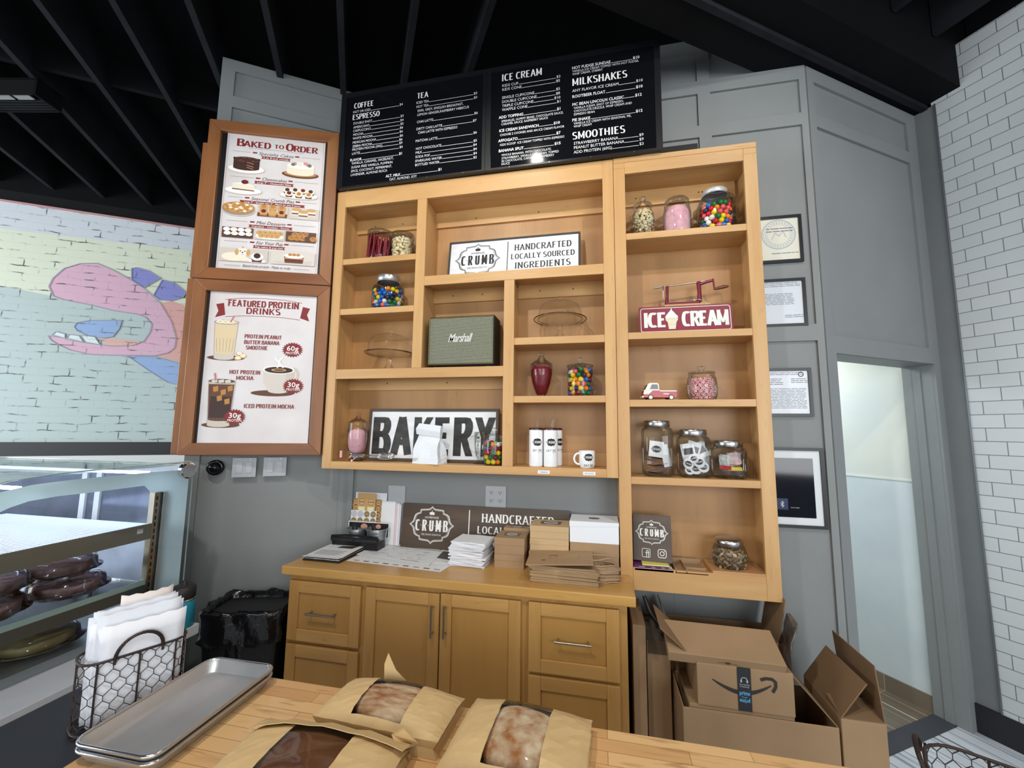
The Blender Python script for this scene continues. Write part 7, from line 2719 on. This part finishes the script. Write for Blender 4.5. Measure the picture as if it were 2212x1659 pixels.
for i in range(15):
    f = i / 14
    pts.append((-.125 + .225 * f, .112 - .050 * math.sin(PI * (f * .86 + .02)) + .018 * f))
y = -.1318
top_, bot = [], []
for i, (x, z) in enumerate(pts):
    wd = .004 + .013 * math.sin(PI * i / 14) ** .8
    top_.append((x, z + wd * .35))
    bot.append((x, z - wd * .65))
n = len(pts)
q.add([(x, y, z) for x, z in bot] + [(x, y, z) for x, z in top_], [(i, i + 1, n + i + 1, n + i) for i in range(n - 1)])
q.line([(.060, .128), (.080, .136), (.104, .136), (.116, .126), (.116, .108), (.104, .086)], .012, y, 0)
q.text('LESS MATERIAL', .0, .150, .011, -.1319, 0, 'C', bold=.03, fit=.0001) if False else None
q.build('arrow_print', [mat('dark_print_ink', (46, 42, 42), .6)], sm)
q = MB()
q.add([(-.028, -.1322, .0), (.024, -.1322, .0), (.024, -.1322, .166), (-.028, -.1322, .166)], [(0, 1, 2, 3)])
q.add([(-.028, -.1322, .1665), (.024, -.1322, .1665), (.020, -.100, .1668), (-.012, -.104, .1668)], [(0, 1, 2, 3)])
tp = q.build('printed_tape', [mat('black_tape', (22, 26, 32), .25)], sm)
q = MB()
q.text('prime', -.002, .062, .016, -.1326, 0, 'C', bold=.02, fit=.040)
q.M = T(-.002, 0, .046) @ Matrix.Rotation(PI, 4, 'Y')
q.text('prime', 0, 0, .016, -.1326, 0, 'C', bold=.02, fit=.040)
q.M = Matrix.Identity(4)
q.line([(-.014, .056), (-.004, .052), (.008, .055)], .002, -.1326, 0)
q.line([(-.012 + .012 * math.cos(PI - PI * i / 8) + .01, .118 + .012 * math.sin(PI * i / 8)) for i in range(9)], .002, -.1326, 1)
q.rect(-.016, -.011, .110, .120, -.1326, 1)
q.rect(.007, .012, .110, .120, -.1326, 1)
q.text('Your listening', -.002, .100, .005, -.1326, 1, 'C', fit=.040)
q.text('is listening', -.002, .092, .005, -.1326, 1, 'C', fit=.034)
q.build('tape_lettering', [mat('tape_blue', (96, 180, 226), .5), mat('tape_white', (214, 218, 220), .5)], tp)
q = MB()
q.M = T(0, 0, .1666, 0, -PI / 2)
q.text('LESS MATERIAL', .0, -.085, .016, 0, 0, 'C', bold=.03, fit=.22)
q.build('lid_print', [MATS['dark_print_ink']], sm)
fb = carton('flat_carton', 'flat closed carton tilted on top of the parcel box', (2.200, -.212, .722), -.02, .228, .092, .046, rx=.34)
q = MB()
q.line([(-.03, .022), (.0, .024), (.05, .020)], .002, -.0925, 0)
q.ell(.008, .023, .012, .006, -.0926, 0, 10)
q.build('stamp', [mat('brown_stamp', (90, 62, 44), .7)], fb)
mb = MB()
N_ = 6
vs = []
for j in range(N_ + 1):
    for i in range(5):
        vs.append((.012 * math.sin(2 * i + j) + .05 * j / N_, -.10 + .05 * i, .27 * j / N_ - .02 * abs(i - 2)))
mb.add(vs, [(j * 5 + i, j * 5 + i + 1, (j + 1) * 5 + i + 1, (j + 1) * 5 + i) for j in range(N_) for i in range(4)], 0, True)
o = mb.build('padded_mailer', [mat('grey_padded_mailer', (120, 112, 108), .25, .3, rgb2=(80, 74, 70), vscale=14, bump=.5, bscale=40)], solid=.006)
o.location = (2.475, -.12, .60)
o.rotation_euler = (0, 0, -.2)
tag(o, 'grey padded mailer stuffed beside the flat carton', 'mailer')
mb = MB()
mb.tube([(2.02, -.085, .74), (1.965, -.09, .745), (1.925, -.05, .79), (1.905, .0, .84)], [.010, .012, .012, .010], 8)
o = mb.build('bent_black_strap', [BLACK])
tag(o, 'bent black strap rising from the boxes beside the counter', 'strap')

# slatted fixture under the joists
cf = thing('ceiling_vent', 'long dark slatted fixture with pale panels hanging under the ceiling joists', 'ceiling fixture', (-2.46, -.385, 3.975), .20)
mb = MB()
mb.box(-.60, .30, -.085, -.075, 0, .12)
mb.box(-.60, .30, .075, .085, 0, .12)
mb.box(-.60, .31, -.085, .085, .11, .125)
mb.box(.295, .31, -.085, .085, 0, .12)
mb.build('housing', [BLACKC], cf)
for i in range(6):
    mb = MB()
    mb.box(-.57 + i * .14, -.57 + i * .14 + .115, -.074, -.030, .004, .012)
    mb.build('pale_panel', [mat('dusty_white_panel', (150, 152, 150), .6)], cf)
mb = MB()
for i in range(4):
    mb.box(-.6, .295, -.015 + i * .024, -.009 + i * .024, .002, .03)
mb.build('slat', [JOIST], cf)
# clear unused scratch data
for c in list(bpy.data.curves):
    if c.users == 0:
        bpy.data.curves.remove(c)
